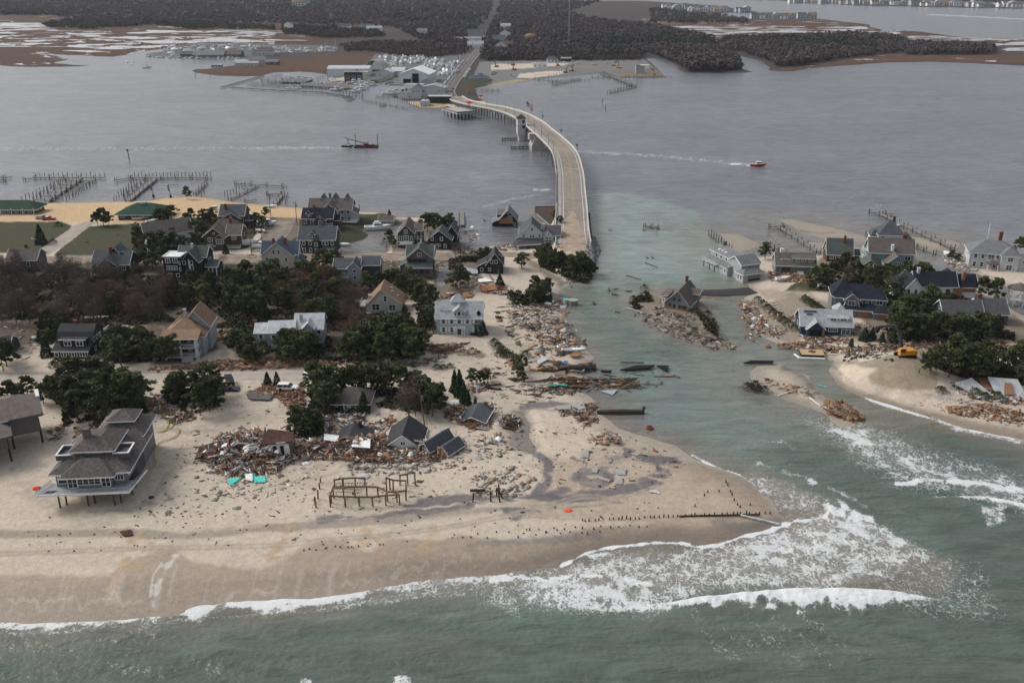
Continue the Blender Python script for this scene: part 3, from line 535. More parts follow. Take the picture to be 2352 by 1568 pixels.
for yy in (588, 606): strip('kerb', [at(x, y) for x, y in [(130,yy-1),(260,yy-1),(400,yy-2),(560,yy-3),(680,yy-4)]], .5, M('conc', 'rough'), .16, lat=1)
strip('driveway', [at(x, y) for x, y in [(92,585),(130,560),(165,535),(190,518),(215,510)]], 6.5, drive, .07)
strip('side_road', [at(x, y) for x, y in [(655,505),(645,530),(625,555),(605,580)]], 9, mat('muddy_asphalt', (.21,.18,.15), .9, .35, .2, .15, fine=.12), .07)
strip('sand_covered_road', [at(x, y) for x, y in [(-300,868),(0,864),(200,862),(420,860),(620,860),(700,862)]], 7, mat('washed_sand', (.40,.35,.30), .9, .12, .4, .15, fine=.08), .06)
strip('broken_road', [at(x, y, .0) for x, y in [(1600,671),(1650,671),(1700,669),(1728,667)]], 6.5, M('charcoal', 'rough'), .25)
# ---------------------------------------------------------------- bridge
def gp3(x, y, h): a = gp(x, y, h); return Vector((a[0], a[1], h))
BP = [gp3(*q) for q in [(1317,560,3.2),(1314,525,3.9),(1313,480,4.7),(1311,440,6.0),(1308,394,7.6),(1296,350,9.0),(1270,321,9.8),(1243,298,10),(1221,280,9.8),(1187,262,9.2),(1152,251,8.2),(1112,243.5,6.8),(1082,237.5,5.4),(1058,231,4.4),(1043,222,3.4)]]
BC = catmull(BP, 8); BRW = 14.0
br = empty('bridge', (BC[0].x, BC[0].y, 0), 0, 'long curving concrete road bridge with white parapets crossing the bay', 'bridge'); br.location = (0, 0, 0)
def bdir(i):
 a = BC[max(i-1, 0)]; b = BC[min(i+1, len(BC)-1)]; d_ = (b-a); d_.z = 0; d_.normalize(); return d_, Vector((-d_.y, d_.x, 0))    # second = left of travel (photo left)
def bstrip(name, o0, o1, z0, th, m, i0=0, i1=None, lab=None):
 i1 = i1 or len(BC)-1; top = []
 for i in range(i0, i1+1):
  _, n = bdir(i)
  for o in (o0, o1): q = BC[i]+n*o; top.append((q.x, q.y, BC[i].z+z0))
 mb = MB(); mb.slab(top, [(2*k, 2*k+2, 2*k+3, 2*k+1) if o0 < o1 else (2*k+1, 2*k+3, 2*k+2, 2*k) for k in range(i1-i0)], th); return mb.build(name, m, br)
deckm = mat('bridge_deck', (.245,.215,.185), .85, .20, .05, .2, fine=.14)
bstrip('deck', 7, -7, 0, .35, conc); bstrip('roadway', 4.6, -6.4, .03, .02, deckm); bstrip('sidewalk', 6.75, 4.6, .17, .16, mat('sidewalk', (.34,.32,.29), .85, .1, .2, .2, fine=.06))
for o in (5.8, 2, -2, -5.8): bstrip('girder', o+.25, o-.25, -.36, 1.3, concd)
white_rail = mat('white_parapet', (.50,.49,.46), .7, .07, .3, .3)
bstrip('parapet', 7.15, 6.85, .95, .95, white_rail); bstrip('parapet', -6.75, -7.1, .95, .95, white_rail);
for o in (3.7, -5.2): bstrip('road_marking', o+.11, o-.11, .036, .004, lanep)
for o in (-.60, -.95): bstrip('road_marking', o+.07, o-.07, .036, .004, ylwp)
for i in range(3, len(BC)-1):
 if i % 8 == 4: _, n = bdir(i); a = BC[i]+n*4.5; b = BC[i]-n*6.3; a.z += .034; b.z += .034; MB().beam(a, b, .5, .004).build('expansion_joint', mat('joint', (.12,.11,.1)), br)
mb = MB(); d_, n = bdir(33); a = BC[33]-n*.9; b = BC[33]-n*5.1; a.z += .045; b.z += .045; mb.beam(a, b, .55, .006); mb.build('stop_line', lanep, br)
for i in range(9, 18):
 d_, n = bdir(i)
 for s_ in (0, .5):
  c = BC[i].lerp(BC[i+1], s_); MB().beam(c+n*3.5+Vector((0,0,.045)), c+n*4.5+Vector((0,0,.045)), .3, .006).build('hatching', lanep, br)
pilem = M('dwood', 'rough')
for i in list(range(17, 60, 4))+list(range(74, len(BC)-6, 4)):
 if i >= len(BC): break
 d_, n = bdir(i); c = BC[i]; mb = MB(); z = c.z-1.7
 mb.beam(c+n*7-Vector((0,0,c.z-z)), c-n*7-Vector((0,0,c.z-z)), 1.3, 1.1)
 for k in range(6): q = c+n*(6-k*2.4); mb.cyl((q.x, q.y, z), (q.x, q.y, -2), .32, n=6)
 mb.build('pier', concd, br)
it = min(range(len(BC)), key=lambda i: (proj(*BC[i])[1]-284)**2); ig = min(range(len(BC)), key=lambda i: (proj(*BC[i])[1]-306)**2)
for i_ in (it, ig):
 d_, n = bdir(i_); c = BC[i_]; mb = MB()
 for (w0, l0, z0, w1, l1, z1) in [(9.5, 6, -2, 9.5, 6, 3.2), (9.5, 6, 3.2, 7.2, 5, c.z-1.7)]:
  secs = []
  for (ww, ll, zz) in ((w0, l0, z0), (w1, l1, z1)): secs.append([tuple((c+n*a*ww+d_*b*ll/1.2).xy)+(zz,) for a, b in ((1,-1),(1,1),(-1,1),(-1,-1))])
  mb.loft(secs)
 mb.build('main_pier', conc, br)
 q = c+n*8.4; mb = MB()
 mb.box(-2.6, 2.6, -2.2, 2.2, -3.6 if i_ == ig else -5, .2); o = mb.build('pier_platform', conc, br); o.location = (q.x, q.y, c.z); o.rotation_euler = (0, 0, math.atan2(n.y, n.x)+PI/2)
mb = MB()
for k in range(5):
 d_, n = bdir(ig+2); c = BC[ig+2]; q = c+n*(6.9)+d_*(k*1.6-3); mb.beam((q.x, q.y, 2.5), (q.x, q.y, c.z-1.8), .5, .5)
mb.build('recess_column', M('black', 'rough'), br)
d_, n = bdir(it-1); q = BC[it-1]+n*9.6; z = BC[it-1].z
tw = empty('control_tower', (q.x, q.y, 0), math.atan2(d_.y, d_.x)-PI/2, 'white square bridge tender tower with dark hipped roof beside the roadway', 'tower')
mb = MB(); mb.box(-2.6,2.6,-2.6,2.6,z-5.2,z+4.6); mb.loft([[(-1.6,-1.6,0),(1.6,-1.6,0),(1.6,1.6,0),(-1.6,1.6,0)],[(-1.7,-1.7,z-8),(1.7,-1.7,z-8),(1.7,1.7,z-8),(-1.7,1.7,z-8)],[(-2.6,-2.6,z-5.2),(2.6,-2.6,z-5.2),(2.6,2.6,z-5.2),(-2.6,2.6,z-5.2)]]); mb.build('wall', mat('tower_wall', (.50,.49,.46), .7, .06), tw)
mb = MB(); e = 3.2; mb.slab([(-e,-e,z+4.6),(e,-e,z+4.6),(e,e,z+4.6),(-e,e,z+4.6),(0,0,z+7)], [(0,1,4),(1,2,4),(2,3,4),(3,0,4)], .2); mb.build('roof', mat('tower_roof', (.055,.045,.04), .85), tw)
for fx, zz in ((.3, z+1.4), (.3, z-1.9)):
 mb = MB(); mb.box(fx, fx+1.9, -2.68, -2.6, zz, zz+2.1); mb.build('window', GLASS, tw)
mb = MB(); mb.box(-2.75,2.75,-2.75,2.75,z-.35,z-.1); mb.build('belt_course', M('gray'), tw)
mb = MB(); mb.cyl((0,0,z+6.9),(0,0,z+9),.06); mb.build('antenna', M('metal'), tw)
d_, n = bdir(ig);
for (sx, sy, ww) in ((597,908,9), (690,972,12)):
 p = at(*T('K', sx+60, sy), water=True); fd = empty('timber_fender', (p.x, p.y, 0), .15, 'dark timber fender ring around the %s bridge pier' % ('far' if sx < 650 else 'near'), 'fender', 'timber fenders at the bridge piers')
 for zz in (.5, 1.5): mb = MB(); mb.box(-ww/2, ww/2, -2.2, -1.8, zz, zz+.35); mb.box(-ww/2, -ww/2+.4, -1.8, 3, zz, zz+.35); mb.build('rail', M('dwood', 'rough'), fd)
 for k in range(6): mb = MB(); mb.cyl((-ww/2+k*ww/5, -2, -1.5), (-ww/2+k*ww/5, -2, 2.4), .22, n=6); mb.build('piling', M('dwood', 'rough'), fd)
i_ = it-4; d_, n = bdir(i_); q = BC[i_]+n*8.3; z = BC[i_].z
fl = empty('flagpole', (q.x, q.y, z), 0, 'tall white flagpole flying the striped national flag beside the bridge tower', 'flagpole')
mb = MB(); mb.cyl((0,0,-.5),(0,0,17),.13,.08); mb.build('pole', M('white','paint'), fl)
f_o = None
stm = [mat('flag_red', (.45,.03,.04), .8, .03), mat('flag_white', (.7,.7,.7), .8, .03), mat('flag_blue', (.03,.05,.18), .8, .03)]
mb = MB(); nx = 14
for r in range(13):
 for k in range(nx):
  def fp(u, v): return (u*4.2, .35*math.sin(u*6), 16.8-v*2.9-u*2.6)
  u0, u1 = k/nx, (k+1)/nx; v0, v1 = r/13, (r+1)/13
  mi = 2 if (r < 7 and u0 < .39) else (0 if r % 2 == 0 else 1)
  mb.add([fp(u0,v0), fp(u1,v0), fp(u1,v1), fp(u0,v1)], [(0,1,2,3)], mi)
def fp_(u, v): return Vector((u*4.2, .35*math.sin(u*6)-.03, 16.8-v*2.9-u*2.6))
for a in range(5):
 for b in range(6): c = fp_(.03+b*.06, .05+a*.1); mb.box(c.x-.05, c.x+.05, c.y, c.y+.02, c.z-.05, c.z+.05, 1)
mb.build('flag', stm, fl)
lamp = empty('street_lamp', (0,0,0), 0, 'slender dark lamp post on the left parapet of the curving bridge', 'street lamp', 'lamp posts along the bridge')
mb = MB(); mb.cyl((0,0,0),(0,0,7),.11,.08,6); mb.build('post', M('charcoal','paint'), lamp)
mb = MB(); mb.cyl((0,0,6.95),(0,0,7.6),.22,.12,6); mb.build('lamp_head', M('gray','paint'), lamp)
for i in range(18, len(BC)-4, 5):
 if abs(i-it) < 3: continue
 d_, n = bdir(i); q = BC[i]+n*6.95; place(lamp, USED, (q.x, q.y, BC[i].z+.8))
hb = empty('channel_beacon_mast', (0,0,0), 0, 'thin lattice mast standing in the water right of the bridge', 'mast', 'lattice masts right of the bridge')
mb = MB(); mb.cyl((0,0,-1),(0,0,15),.10,.06,5); mb.build('mast', M('gray','paint'), hb); mb = MB(); mb.box(-.5,.5,-.5,.5,5.5,7); mb.build('service_box', M('gray'), hb)
for (x, y) in [(825,720),(1055,890),(1178,1010),(912,775)]:
 p = at(*T('K', x, y), water=True); q = min(BC, key=lambda b: (proj(*b)[1]-T('K', x, y)[1])**2); place(hb, USED, (p.x+1, p.y, -1))
ab = empty('abutment', (0,0,0), 0, 'dark sheet pile retaining wall under the near end of the bridge', 'retaining wall')
spm = mat('sheet_pile', (.045,.04,.038), .8, .25, 1, .3, fine=.2)
mb = MB()
for side in (7.5, -7.9):
 for i in range(2, 15):
  _, n = bdir(i); _, n2 = bdir(i+1); a = BC[i]+n*side; b = BC[i+1]+n2*side; za = BC[i].z-.6; mb.beam((a.x,a.y,za/2-1),(b.x,b.y,za/2-1),.5,za+2)
a = BC[15]+bdir(15)[1]*7.7; b = BC[15]-bdir(15)[1]*8.1; mb.beam((a.x,a.y,1),(b.x,b.y,1),.6,6); mb.build('sheet_pile_wall', spm, ab)
wing = MB(); pts = [at(*T('C', x, y), water=True) for x, y in [(540,320),(720,318),(735,430),(690,455),(540,330)]]
for a, b in zip(pts[:-1], pts[1:]): wing.beam((a.x,a.y,.6),(b.x,b.y,.6),.6,3.0)
tag(wing.build('bulkhead', spm), 'dark low bulkhead enclosing planted ground left of the bridge end', 'retaining wall')
top = MB(); top.slab([(p.x,p.y,1.9) for p in pts[:4]], [(3,2,1,0)] , .3); tag(top.build('planter_ground', M('brown','rough')), kind='structure')
def sand_sheet(name, cl, wfun, m, th):
 mb = MB(); rows = []
 for i, p in enumerate(cl):
  a = cl[max(i-1, 0)]; b = cl[min(i+1, len(cl)-1)]; dr = b-a; dr.z = 0; dr.normalize(); nn = Vector((-dr.y, dr.x, 0)); wd = wfun(i/(len(cl)-1))
  for k in range(9):
   s_ = k/8*2-1; q = p+nn*wd*s_+nn*.5*math.sin(i*.9); mb.v.append((q.x, q.y, p.z+th*(1-s_*s_)*(.6+.4*math.sin(i*.7+k))))
 for i in range(len(cl)-1):
  for k in range(8): mb.f.append((i*9+k+1, i*9+k, (i+1)*9+k, (i+1)*9+k+1)); mb.m.append(0)
 return tag(mb.build(name, m, smooth=True), kind='structure')
cl = [at(1326,632), at(1328,615), at(1326,600), at(1321,585)]; cl = [Vector((p.x, p.y, p.z+.12)) for p in cl]+[BC[k]+Vector((0,0,.0)) for k in range(1, 16)]
sand_sheet('sand_on_bridge_end', catmull(cl, 2), lambda t: 6.3*(1-.75*max(0, t-.35)/.65)*min(1, .6+t), mat('road_sand', (.34,.27,.205), .9, .15, .5, .1, fine=.1), .16)
ml = [at(*p) for p in [(1040,226),(1031,212),(1038,196),(1052,176),(1072,150),(1090,128),(1108,100),(1122,78),(1134,56),(1143,38),(1150,20)]]
strip('mainland_road', ml, 12, asph, .35, lat=3); strip('road_marking', ml, .25, ylwp, .40, lat=1);
for off in (-5.2, 5.2): strip('road_marking', [p+Vector((off*.9, off*.3, 0)) for p in ml], .18, lanep, .40, lat=1)
strip('roadside_wall', [at(x, y) for x, y in [(1010,206),(1030,183),(1050,158),(1066,139)]], .8, white_rail, 1.3, lat=1)
# ---------------------------------------------------------------- houses
class House:
 def __init__(s, label, pos, rot, wall, roof, name='house', cat='house', trim='white', z=0.0, lift=0.0, water=False, tilt=None):
  p = at(pos[0], pos[1], water=water) if not isinstance(pos, Vector) else pos
  s.root = empty(name, (p.x, p.y, p.z+z), math.radians(rot), label, cat)
  if tilt: s.root.rotation_euler = (math.radians(tilt[0]), math.radians(tilt[1]), math.radians(rot))
  s.wm = wall if not isinstance(wall, str) else M(wall); s.rm = roof if not isinstance(roof, str) else M(roof, 'roof'); s.tm = M(trim); s.lift = lift; s.nw = 0
  s.walls = MB(); s.trimb = MB(); s.B = []
 def block(s, x0, x1, y0, y1, z1, roof='gx', rise=2.5, ov=.45, z0=-.6, wall=None, roofm=None, trim=True):
  z0 += s.lift if z0 > -.5 else 0; z1 += s.lift; W = s.walls if wall is None else MB(); rm = s.rm if roofm is None else M(roofm, 'roof')
  B_ = (x0, x1, y0, y1, z0, z1); s.B.append(B_); W.box(x0, x1, y0, y1, z0, z1)
  R = MB(); e = ov; xm, ym = (x0+x1)/2, (y0+y1)/2; T_ = s.trimb
  if roof == 'gx' or roof == 'gy':
   if roof == 'gx': half = (y1-y0)/2; k = rise/half
   else: half = (x1-x0)/2; k = rise/half
   zt = z1+.12; ze = zt-k*e; zr = zt+rise
   if roof == 'gx':
    R.slab([(x0-e,y0-e,ze),(x1+e,y0-e,ze),(x1+e,ym,zr),(x0-e,ym,zr),(x1+e,y1+e,ze),(x0-e,y1+e,ze)], [(0,1,2,3),(3,2,4,5)], .2)
    W.add([(x0,y0,z1),(x0,y1,z1),(x0,ym,z1+rise-.12)], [(0,2,1)]); W.add([(x1,y0,z1),(x1,y1,z1),(x1,ym,z1+rise-.12)], [(0,1,2)])
    if trim:
     for xx in (x0-e, x1+e):
      for yy in (y0-e, y1+e): T_.beam((xx,yy,ze-.16),(xx,ym,zr-.16),.08,.3)
     T_.beam((x0-e,y0-e-.05,ze-.12),(x1+e,y0-e-.05,ze-.12),.08,.22)
   else:
    R.slab([(x0-e,y0-e,ze),(xm,y0-e,zr),(x1+e,y0-e,ze),(x0-e,y1+e,ze),(xm,y1+e,zr),(x1+e,y1+e,ze)], [(0,1,4,3),(1,2,5,4)], .2)
    W.add([(x0,y0,z1),(x1,y0,z1),(xm,y0,z1+rise-.12)], [(0,1,2)]); W.add([(x0,y1,z1),(x1,y1,z1),(xm,y1,z1+rise-.12)], [(0,2,1)])
    if trim:
     for yy in (y0-e-.04, y1+e+.04):
      for xx in (x0-e, x1+e): T_.beam((xx,yy,ze-.16),(xm,yy,zr-.16),.08,.3,up=(0,1,0))
     for xx in (x0-e-.05, x1+e+.05): T_.beam((xx,y0-e,ze-.12),(xx,y1+e,ze-.12),.08,.22)
  elif roof == 'hip':
   hw = (x1-x0)/2; hd = (y1-y0)/2; r = min(hw, hd); zt = z1+.12; ze = zt-rise/r*e
   if hw >= hd: a, b = (x0+r, ym), (x1-r, ym)
   else: a, b = (xm, y0+r), (xm, y1-r)
   v = [(x0-e,y0-e,ze),(x1+e,y0-e,ze),(x1+e,y1+e,ze),(x0-e,y1+e,ze),(a[0],a[1],zt+rise),(b[0]+.01,b[1]+.01,zt+rise)]
   R.slab(v, [(0,1,5,4),(1,2,5),(2,3,4,5),(3,0,4)] if hw >= hd else [(0,1,4),(1,2,5,4),(2,3,5),(3,0,4,5)], .2)
   if trim:
    for (p, q) in (((x0-e,y0-e),(x1+e,y0-e)),((x1+e,y0-e),(x1+e,y1+e)),((x0-e,y1+e),(x0-e,y0-e))): T_.beam((p[0],p[1],ze-.14),(q[0],q[1],ze-.14),.1,.22)
  elif roof == 'gam':     # gambrel, ridge along x
   zt = z1+.1; h1 = rise*.68; q = (y1-y0)*.2
   R.slab([(x0-e,y0-e,zt-.3),(x1+e,y0-e,zt-.3),(x1+e,y0+q,zt+h1),(x0-e,y0+q,zt+h1),(x1+e,ym,zt+rise),(x0-e,ym,zt+rise),(x1+e,y1-q,zt+h1),(x0-e,y1-q,zt+h1),(x1+e,y1+e,zt-.3),(x0-e,y1+e,zt-.3)], [(0,1,2,3),(3,2,4,5),(5,4,6,7),(7,6,8,9)], .2)
   for xx, o_ in ((x0, 1), (x1, 0)): W.add([(xx,y0,z1),(xx,y0+q,z1+h1-.1),(xx,ym,z1+rise-.1),(xx,y1-q,z1+h1-.1),(xx,y1,z1)], [(0,1,2,3,4) if o_ else (4,3,2,1,0)])
  elif roof in ('shb', 'shf', 'shl', 'shr'):   # single slope; low side = front / back / left / right
   zt = z1+.12; lo = {'shf': (0,0,1,1), 'shb': (1,1,0,0), 'shl': (0,1,1,0), 'shr': (1,0,0,1)}[roof]
   c = [(x0-e,y0-e),(x1+e,y0-e),(x1+e,y1+e),(x0-e,y1+e)]; c2 = [(x0,y0),(x1,y0),(x1,y1),(x0,y1)]
   R.slab([(p[0],p[1],zt+rise*lo[i]-(.1 if not lo[i] else -.05)) for i, p in enumerate(c)], [(0,1,2,3)], .2)
   tp = [(p[0],p[1],z1+rise*lo[i]-.02) for i, p in enumerate(c2)]; k = len(W.v); W.v += [(p[0],p[1],z1) for p in c2]+tp
   for i in range(4):
    j = (i+1) % 4
    if lo[i] or lo[j]: W.f.append((k+i,k+j,k+4+j,k+4+i)); W.m.append(0)
   if trim: T_.beam((x0-e,y0-e-.05,R.v[0][2]-.1),(x1+e,y0-e-.05,R.v[1][2]-.1),.08,.22)
  elif roof == 'flat':
   R.box(x0+.15, x1-.15, y0+.15, y1-.15, z1, z1+.08)
   for a in ((x0-.1,x1+.1,y0-.1,y0+.15),(x0-.1,x1+.1,y1-.15,y1+.1),(x0-.1,x0+.15,y0+.15,y1-.15),(x1-.15,x1+.1,y0+.15,y1-.15)): T_.box(a[0],a[1],a[2],a[3],z1-.05,z1+rise)
  if roof != 'none': R.build('roof', rm, s.root)
  if wall is not None: W.build('wall', M(wall) if isinstance(wall, str) else wall, s.root)
  return B_
 def win(s, b, face, u, z, w=1.0, h=1.4, div=1, frame='white', name='window', shut=False, board=None):
  """window centred at u along the face (x on front/back, y on sides), sill height z"""
  x0, x1, y0, y1 = b[:4]; z += s.lift; t = .16 if w > .8 else .12
  def tr(a, dpt, zz):
   return {'f': (a, y0-dpt, zz), 'b': (a, y1+dpt, zz), 'l': (x0-dpt, a, zz), 'r': (x1+dpt, a, zz)}[face]
  def bx(mb, a0, a1, d0, d1, z0, z1_):
   p = tr(a0, d0, z0); q = tr(a1, d1, z1_); mb.box(min(p[0],q[0]),max(p[0],q[0]),min(p[1],q[1]),max(p[1],q[1]),min(z0,z1_),max(z0,z1_))
  fr = MB(); L_, R_ = u-w/2, u+w/2
  bx(fr, L_-t, R_+t, -.02, .08, z-t, z); bx(fr, L_-t, R_+t, -.02, .08, z+h, z+h+t); bx(fr, L_-t, L_, -.02, .08, z, z+h); bx(fr, R_, R_+t, -.02, .08, z, z+h)
  for k in range(1, div): a = L_+w*k/div; bx(fr, a-.06, a+.06, -.02, .075, z, z+h)
  if h > 1.2 and name == 'window': bx(fr, L_, R_, -.02, .06, z+h/2-.03, z+h/2+.03)
  if shut:
   for a in (L_-t-.42, R_+t+.04): bx(fr, a, a+.38, -.02, .07, z-.05, z+h+.05)
  f = fr.build(name, M(frame), s.root); pb = MB(); bx(pb, L_, R_, -.02, .03, z, z+h); pb.build('pane' if not board else 'board', M(board) if board else GLASS, f); return f
 def wins(s, b, face, us, z, w=1.0, h=1.4, **k):
  for u in us: s.win(b, face, u, z, w, h, **k)
 def chimney(s, x, y, z0, z1, m='brick', w=.9):
  mb = MB(); mb.box(x-w/2, x+w/2, y-w/2, y+w/2, z0+s.lift, z1+s.lift); mb.box(x-w/2-.08, x+w/2+.08, y-w/2-.08, y+w/2+.08, z1+s.lift, z1+s.lift+.15); mb.build('chimney', M(m, 'rough'), s.root)
 def posts(s, pts, z0, z1, w=.25, m='white', name='post'):
  for (x, y) in pts: mb = MB(); mb.box(x-w/2, x+w/2, y-w/2, y+w/2, z0+s.lift, z1+s.lift); mb.build(name, M(m), s.root)
 def deck(s, x0, x1, y0, y1, z, rail=True, m='pale', railm='white', th=.3, sides='flr', name='deck'):
  z += s.lift; mb = MB(); mb.box(x0, x1, y0, y1, z-th, z); mb.build(name, M(m), s.root)
  if rail:
   mb = MB()
   for sd in sides:
    a, b_ = {'f': ((x0,y0),(x1,y0)), 'l': ((x0,y0),(x0,y1)), 'r': ((x1,y0),(x1,y1)), 'b': ((x0,y1),(x1,y1))}[sd]
    mb.beam((a[0],a[1],z+1),(b_[0],b_[1],z+1),.1,.12); mb.beam((a[0],a[1],z+.2),(b_[0],b_[1],z+.2),.06,.06); L_ = math.hypot(b_[0]-a[0], b_[1]-a[1]); n = max(2, int(L_/.5))
    for k in range(n+1): mb.beam((a[0]+(b_[0]-a[0])*k/n, a[1]+(b_[1]-a[1])*k/n, z), (a[0]+(b_[0]-a[0])*k/n, a[1]+(b_[1]-a[1])*k/n, z+1), .05, .05)
   mb.build('railing', M(railm), s.root)
 def part(s, name, mb, m): return mb.build(name, m if not isinstance(m, str) else M(m), s.root)
 def steps(s, x0, x1, y, z, n=5, m='pale'):
  mb = MB()
  for k in range(n): mb.box(x0, x1, y-(k+1)*.3, y-k*.3, -.5, z-(k+1)*z/(n+.5))
  mb.build('steps', M(m), s.root)
 def dormer(s, x, y, z, w, d, h, rise=.9, roof='gy', win=1, ww=.7, wh=.9, ov=.25):
  b = s.block(x-w/2, x+w/2, y, y+d, z+h, roof, rise, ov, z0=z);
  n = win
  for k in range(n): s.win(b, 'f', x+(k-(n-1)/2)*(ww+.35), z+.25, ww, wh)
  return b
 def done(s):
  s.walls.build('wall', s.wm, s.root)
  if s.trimb.v: s.trimb.build('trim', s.tm, s.root)
  return s.root
def r4(a, b, n): return [a+(b-a)*(k+.5)/n for k in range(n)]
# --- left side, bay row
h = House('long dark bungalow with green hip roof and white posts on the far left shore', T('A',60,352), 0, 'brown', 'greenr'); b = h.block(-14,13,0,9,3,'hip',2.4,1.4); h.wins(b,'f',r4(-3,12,5),.9,1.6,1.2,div=2); h.win(b,'r',3,.9,1.2,1.2); h.win(b,'r',6,.9,1.2,1.2); h.posts([(-2,-1.1),(3,-1.1),(8,-1.1),(13,-1.1)],0,3,.2); h.deck(-14,13.8,-1.4,0,.25,False); h.done()
h = House('dark bungalow under a wide green hip roof beside the sandy lot', T('A',1205,400), 0, 'brown', 'greenr'); b = h.block(-7,12,0,13,3,'hip',3,1.5); h.wins(b,'f',[-5,-.2,5,9],.9,1.5,1.2,div=2); h.wins(b,'r',[2,5,8],.9,1.2,1.2); mb = MB(); mb.box(1,3.6,5,7,5.7,6.5); h.part('roof_vent', mb, 'metal'); h.done()
h = House('white gabled house with long dark shingle roof among pines', T('A',1420,672), 32, 'white', 'shingle'); b = h.block(-4,14,0,9,6.2,'gx',4.2,.5); h.wins(b,'f',[0,4,9],3.6,.9,1.2); h.win(b,'l',4.5,3.4,.9,1.3); h.win(b,'l',3,.8,.9,1.3);
for k in range(3): mb = MB(); mb.box(5+k*.9,5.6+k*.9,.9,1.9,6.9+.4,7.4+.4); h.part('skylight', mb, 'black')
h.done()
h = House('dark brown gabled house with white trimmed bay window and carport stairs', T('A',1990,668), 2, 'brown', 'brn'); a = h.block(-6.6,1.7,0,9,5.6,'gy',3.2,.6); b = h.block(1.7,7.2,2,11,5.6,'gx',3,.5); h.block(-6,6.5,6,13,6.5,'hip',3.4,.4); g_ = h.block(-2,1.6,-.9,0,5,'gy',1.4,.3)
h.wins(a,'f',[-4.2],3.3,1.5,1.4,div=2); h.wins(g_,'f',[-.2],2.7,2.8,1.6,div=4); h.win(a,'f',-2.5,6.2,.5,.7); h.win(a,'f',-4.4,.4,2,1.7,div=4); h.win(a,'f',-2.6,1.2,.4,.5); h.wins(b,'f',[4.6],3.5,1.5,1.3,div=3); h.wins(b,'r',[4,8],3.3,.9,1.3); mb = MB(); mb.box(-.6,.6,-.12,0,-.3,2); h.part('door', mb, 'white'); h.chimney(2.4,8,7,10.5); h.deck(2,7,0.2,2,.6); h.done()
h = House('blue-grey roofed shingle house behind the brown gabled one', T('A',2080,470), 0, 'brown', 'slate'); a = h.block(-4.8,5.5,0,9,5.4,'gx',3.6,.5); b = h.block(-3,4,-1.5,1,4.5,'gy',2.2,.4); h.win(b,'f',.2,4.8,.6,.8); h.win(b,'f',2.2,2.2,1.4,1.1,div=2); h.win(a,'f',4.7,2.4,.8,1.2); h.chimney(-2.6,2.5,7,9.5); h.block(5.5,9,1,6,3,'shf',1,.4); h.done()
h = House('large light grey waterfront house with three gables and brown-grey roof', T('B',720,438), 0, 'lgray', 'brn'); a = h.block(-9.5,9,3,12,6.2,'gx',3.4,.6); b = h.block(-3.5,3.3,0,4,6.2,'gy',2.8,.5); h.block(-6.5,-2.5,7,14,6.4,'gy',4,.3); h.block(4,8,7,14,6.4,'gy',4,.3); h.block(-1.2,2.6,6,14,7.6,'gy',3,.3); c = h.block(9,11.5,1,8,4.4,'shr',1.6,.4)
h.wins(b,'f',[.2],3.7,2.2,1.3,div=3); h.wins(a,'f',[5,7.5],3.8,1,1.3); h.wins(a,'f',[5,7.8],.7,1,1.5); h.win(b,'f',0,7.2,.8,.8); h.win(b,'f',-1.6,.6,1.6,1.6,div=2); h.win(b,'f',1.6,.6,1.1,1.6); h.wins(c,'r',[3,6],.8,.9,1.3); h.deck(5,11.5,-1,1,1.0); h.chimney(-1.4,11,8.5,11,'gray'); h.done()
h = House('navy-roofed dark red house with white balcony behind the black house', T('B',620,505), 0, 'redbrown', 'navy'); a = h.block(-6.8,6,0,9,5.8,'gx',3.2,.5); b = h.block(-1.2,3.2,-1.4,0,5.4,'gy',1.9,.4); c = h.block(6,8.4,2,8,4.4,'gx',1.6,.4); h.dormer(-3.8,.3,6.2,2.4,4,1.5,1.2,win=2)
h.wins(b,'f',[1],3.2,1.2,1.6,div=2); h.win(b,'f',1,5.7,.5,.7); h.wins(a,'f',[-5.5,-2.8],3.3,1,1.4); h.wins(a,'f',[-5.5,-2.8,4.6],.7,1,1.4); h.deck(3.3,6,-1.4,0,2.7); h.chimney(-2.2,4,8.5,10.2); h.done()
h = House('black shingled house with slate roof and polygonal bay by the side street', T('B',605,702), 0, 'black', 'slate'); a = h.block(-6.8,7,0,10,5.8,'gx',3.8,.6); b = h.block(-9.2,-6.8,1,8,3.3,'shl',1.6,.4); h.block(-1.5,3,5,12,6.6,'gy',3.6,.4); h.block(-5.5,-2,5,12,6.4,'gy',3.4,.4); h.dormer(-1.6,.4,6.1,2.2,4,1.5,1.0,win=2)
pb = MB(); pb.loft([[(-1.8,0,zz),(-.9,-1.3,zz),(.9,-1.3,zz),(1.8,0,zz)] for zz in (-.5,5.6)]); h.part('bay', pb, 'black'); bb = (-.9,.9,-1.3,0); h.win(bb,'f',0,3.3,1,1.4); h.win(bb,'f',0,.8,1,1.4)
h.wins(a,'f',[-5,-2.6,2.6,3.9,6],3.4,.9,1.3); h.wins(a,'f',[-5,-2.6],.7,.9,1.4); pr = h.block(2.4,7,-1.6,0,2.2,'shf',.6,.3,z0=1.95); h.wins(a,'f',[3.2,4,4.8,5.6,6.4],.5,.5,1.4); h.deck(-9.6,-6.8,-.6,1,2.6); h.done()
h = House('small light grey garage with brown-grey roof beside the lagoon', T('B',1220,458), 0, 'lgray', 'brn', name='garage', cat='garage'); a = h.block(-3.2,3.2,0,5.5,2.6,'gx',1.6,.4); h.wins(a,'f',[-1.5,1.5],1,.7,.9); h.done()
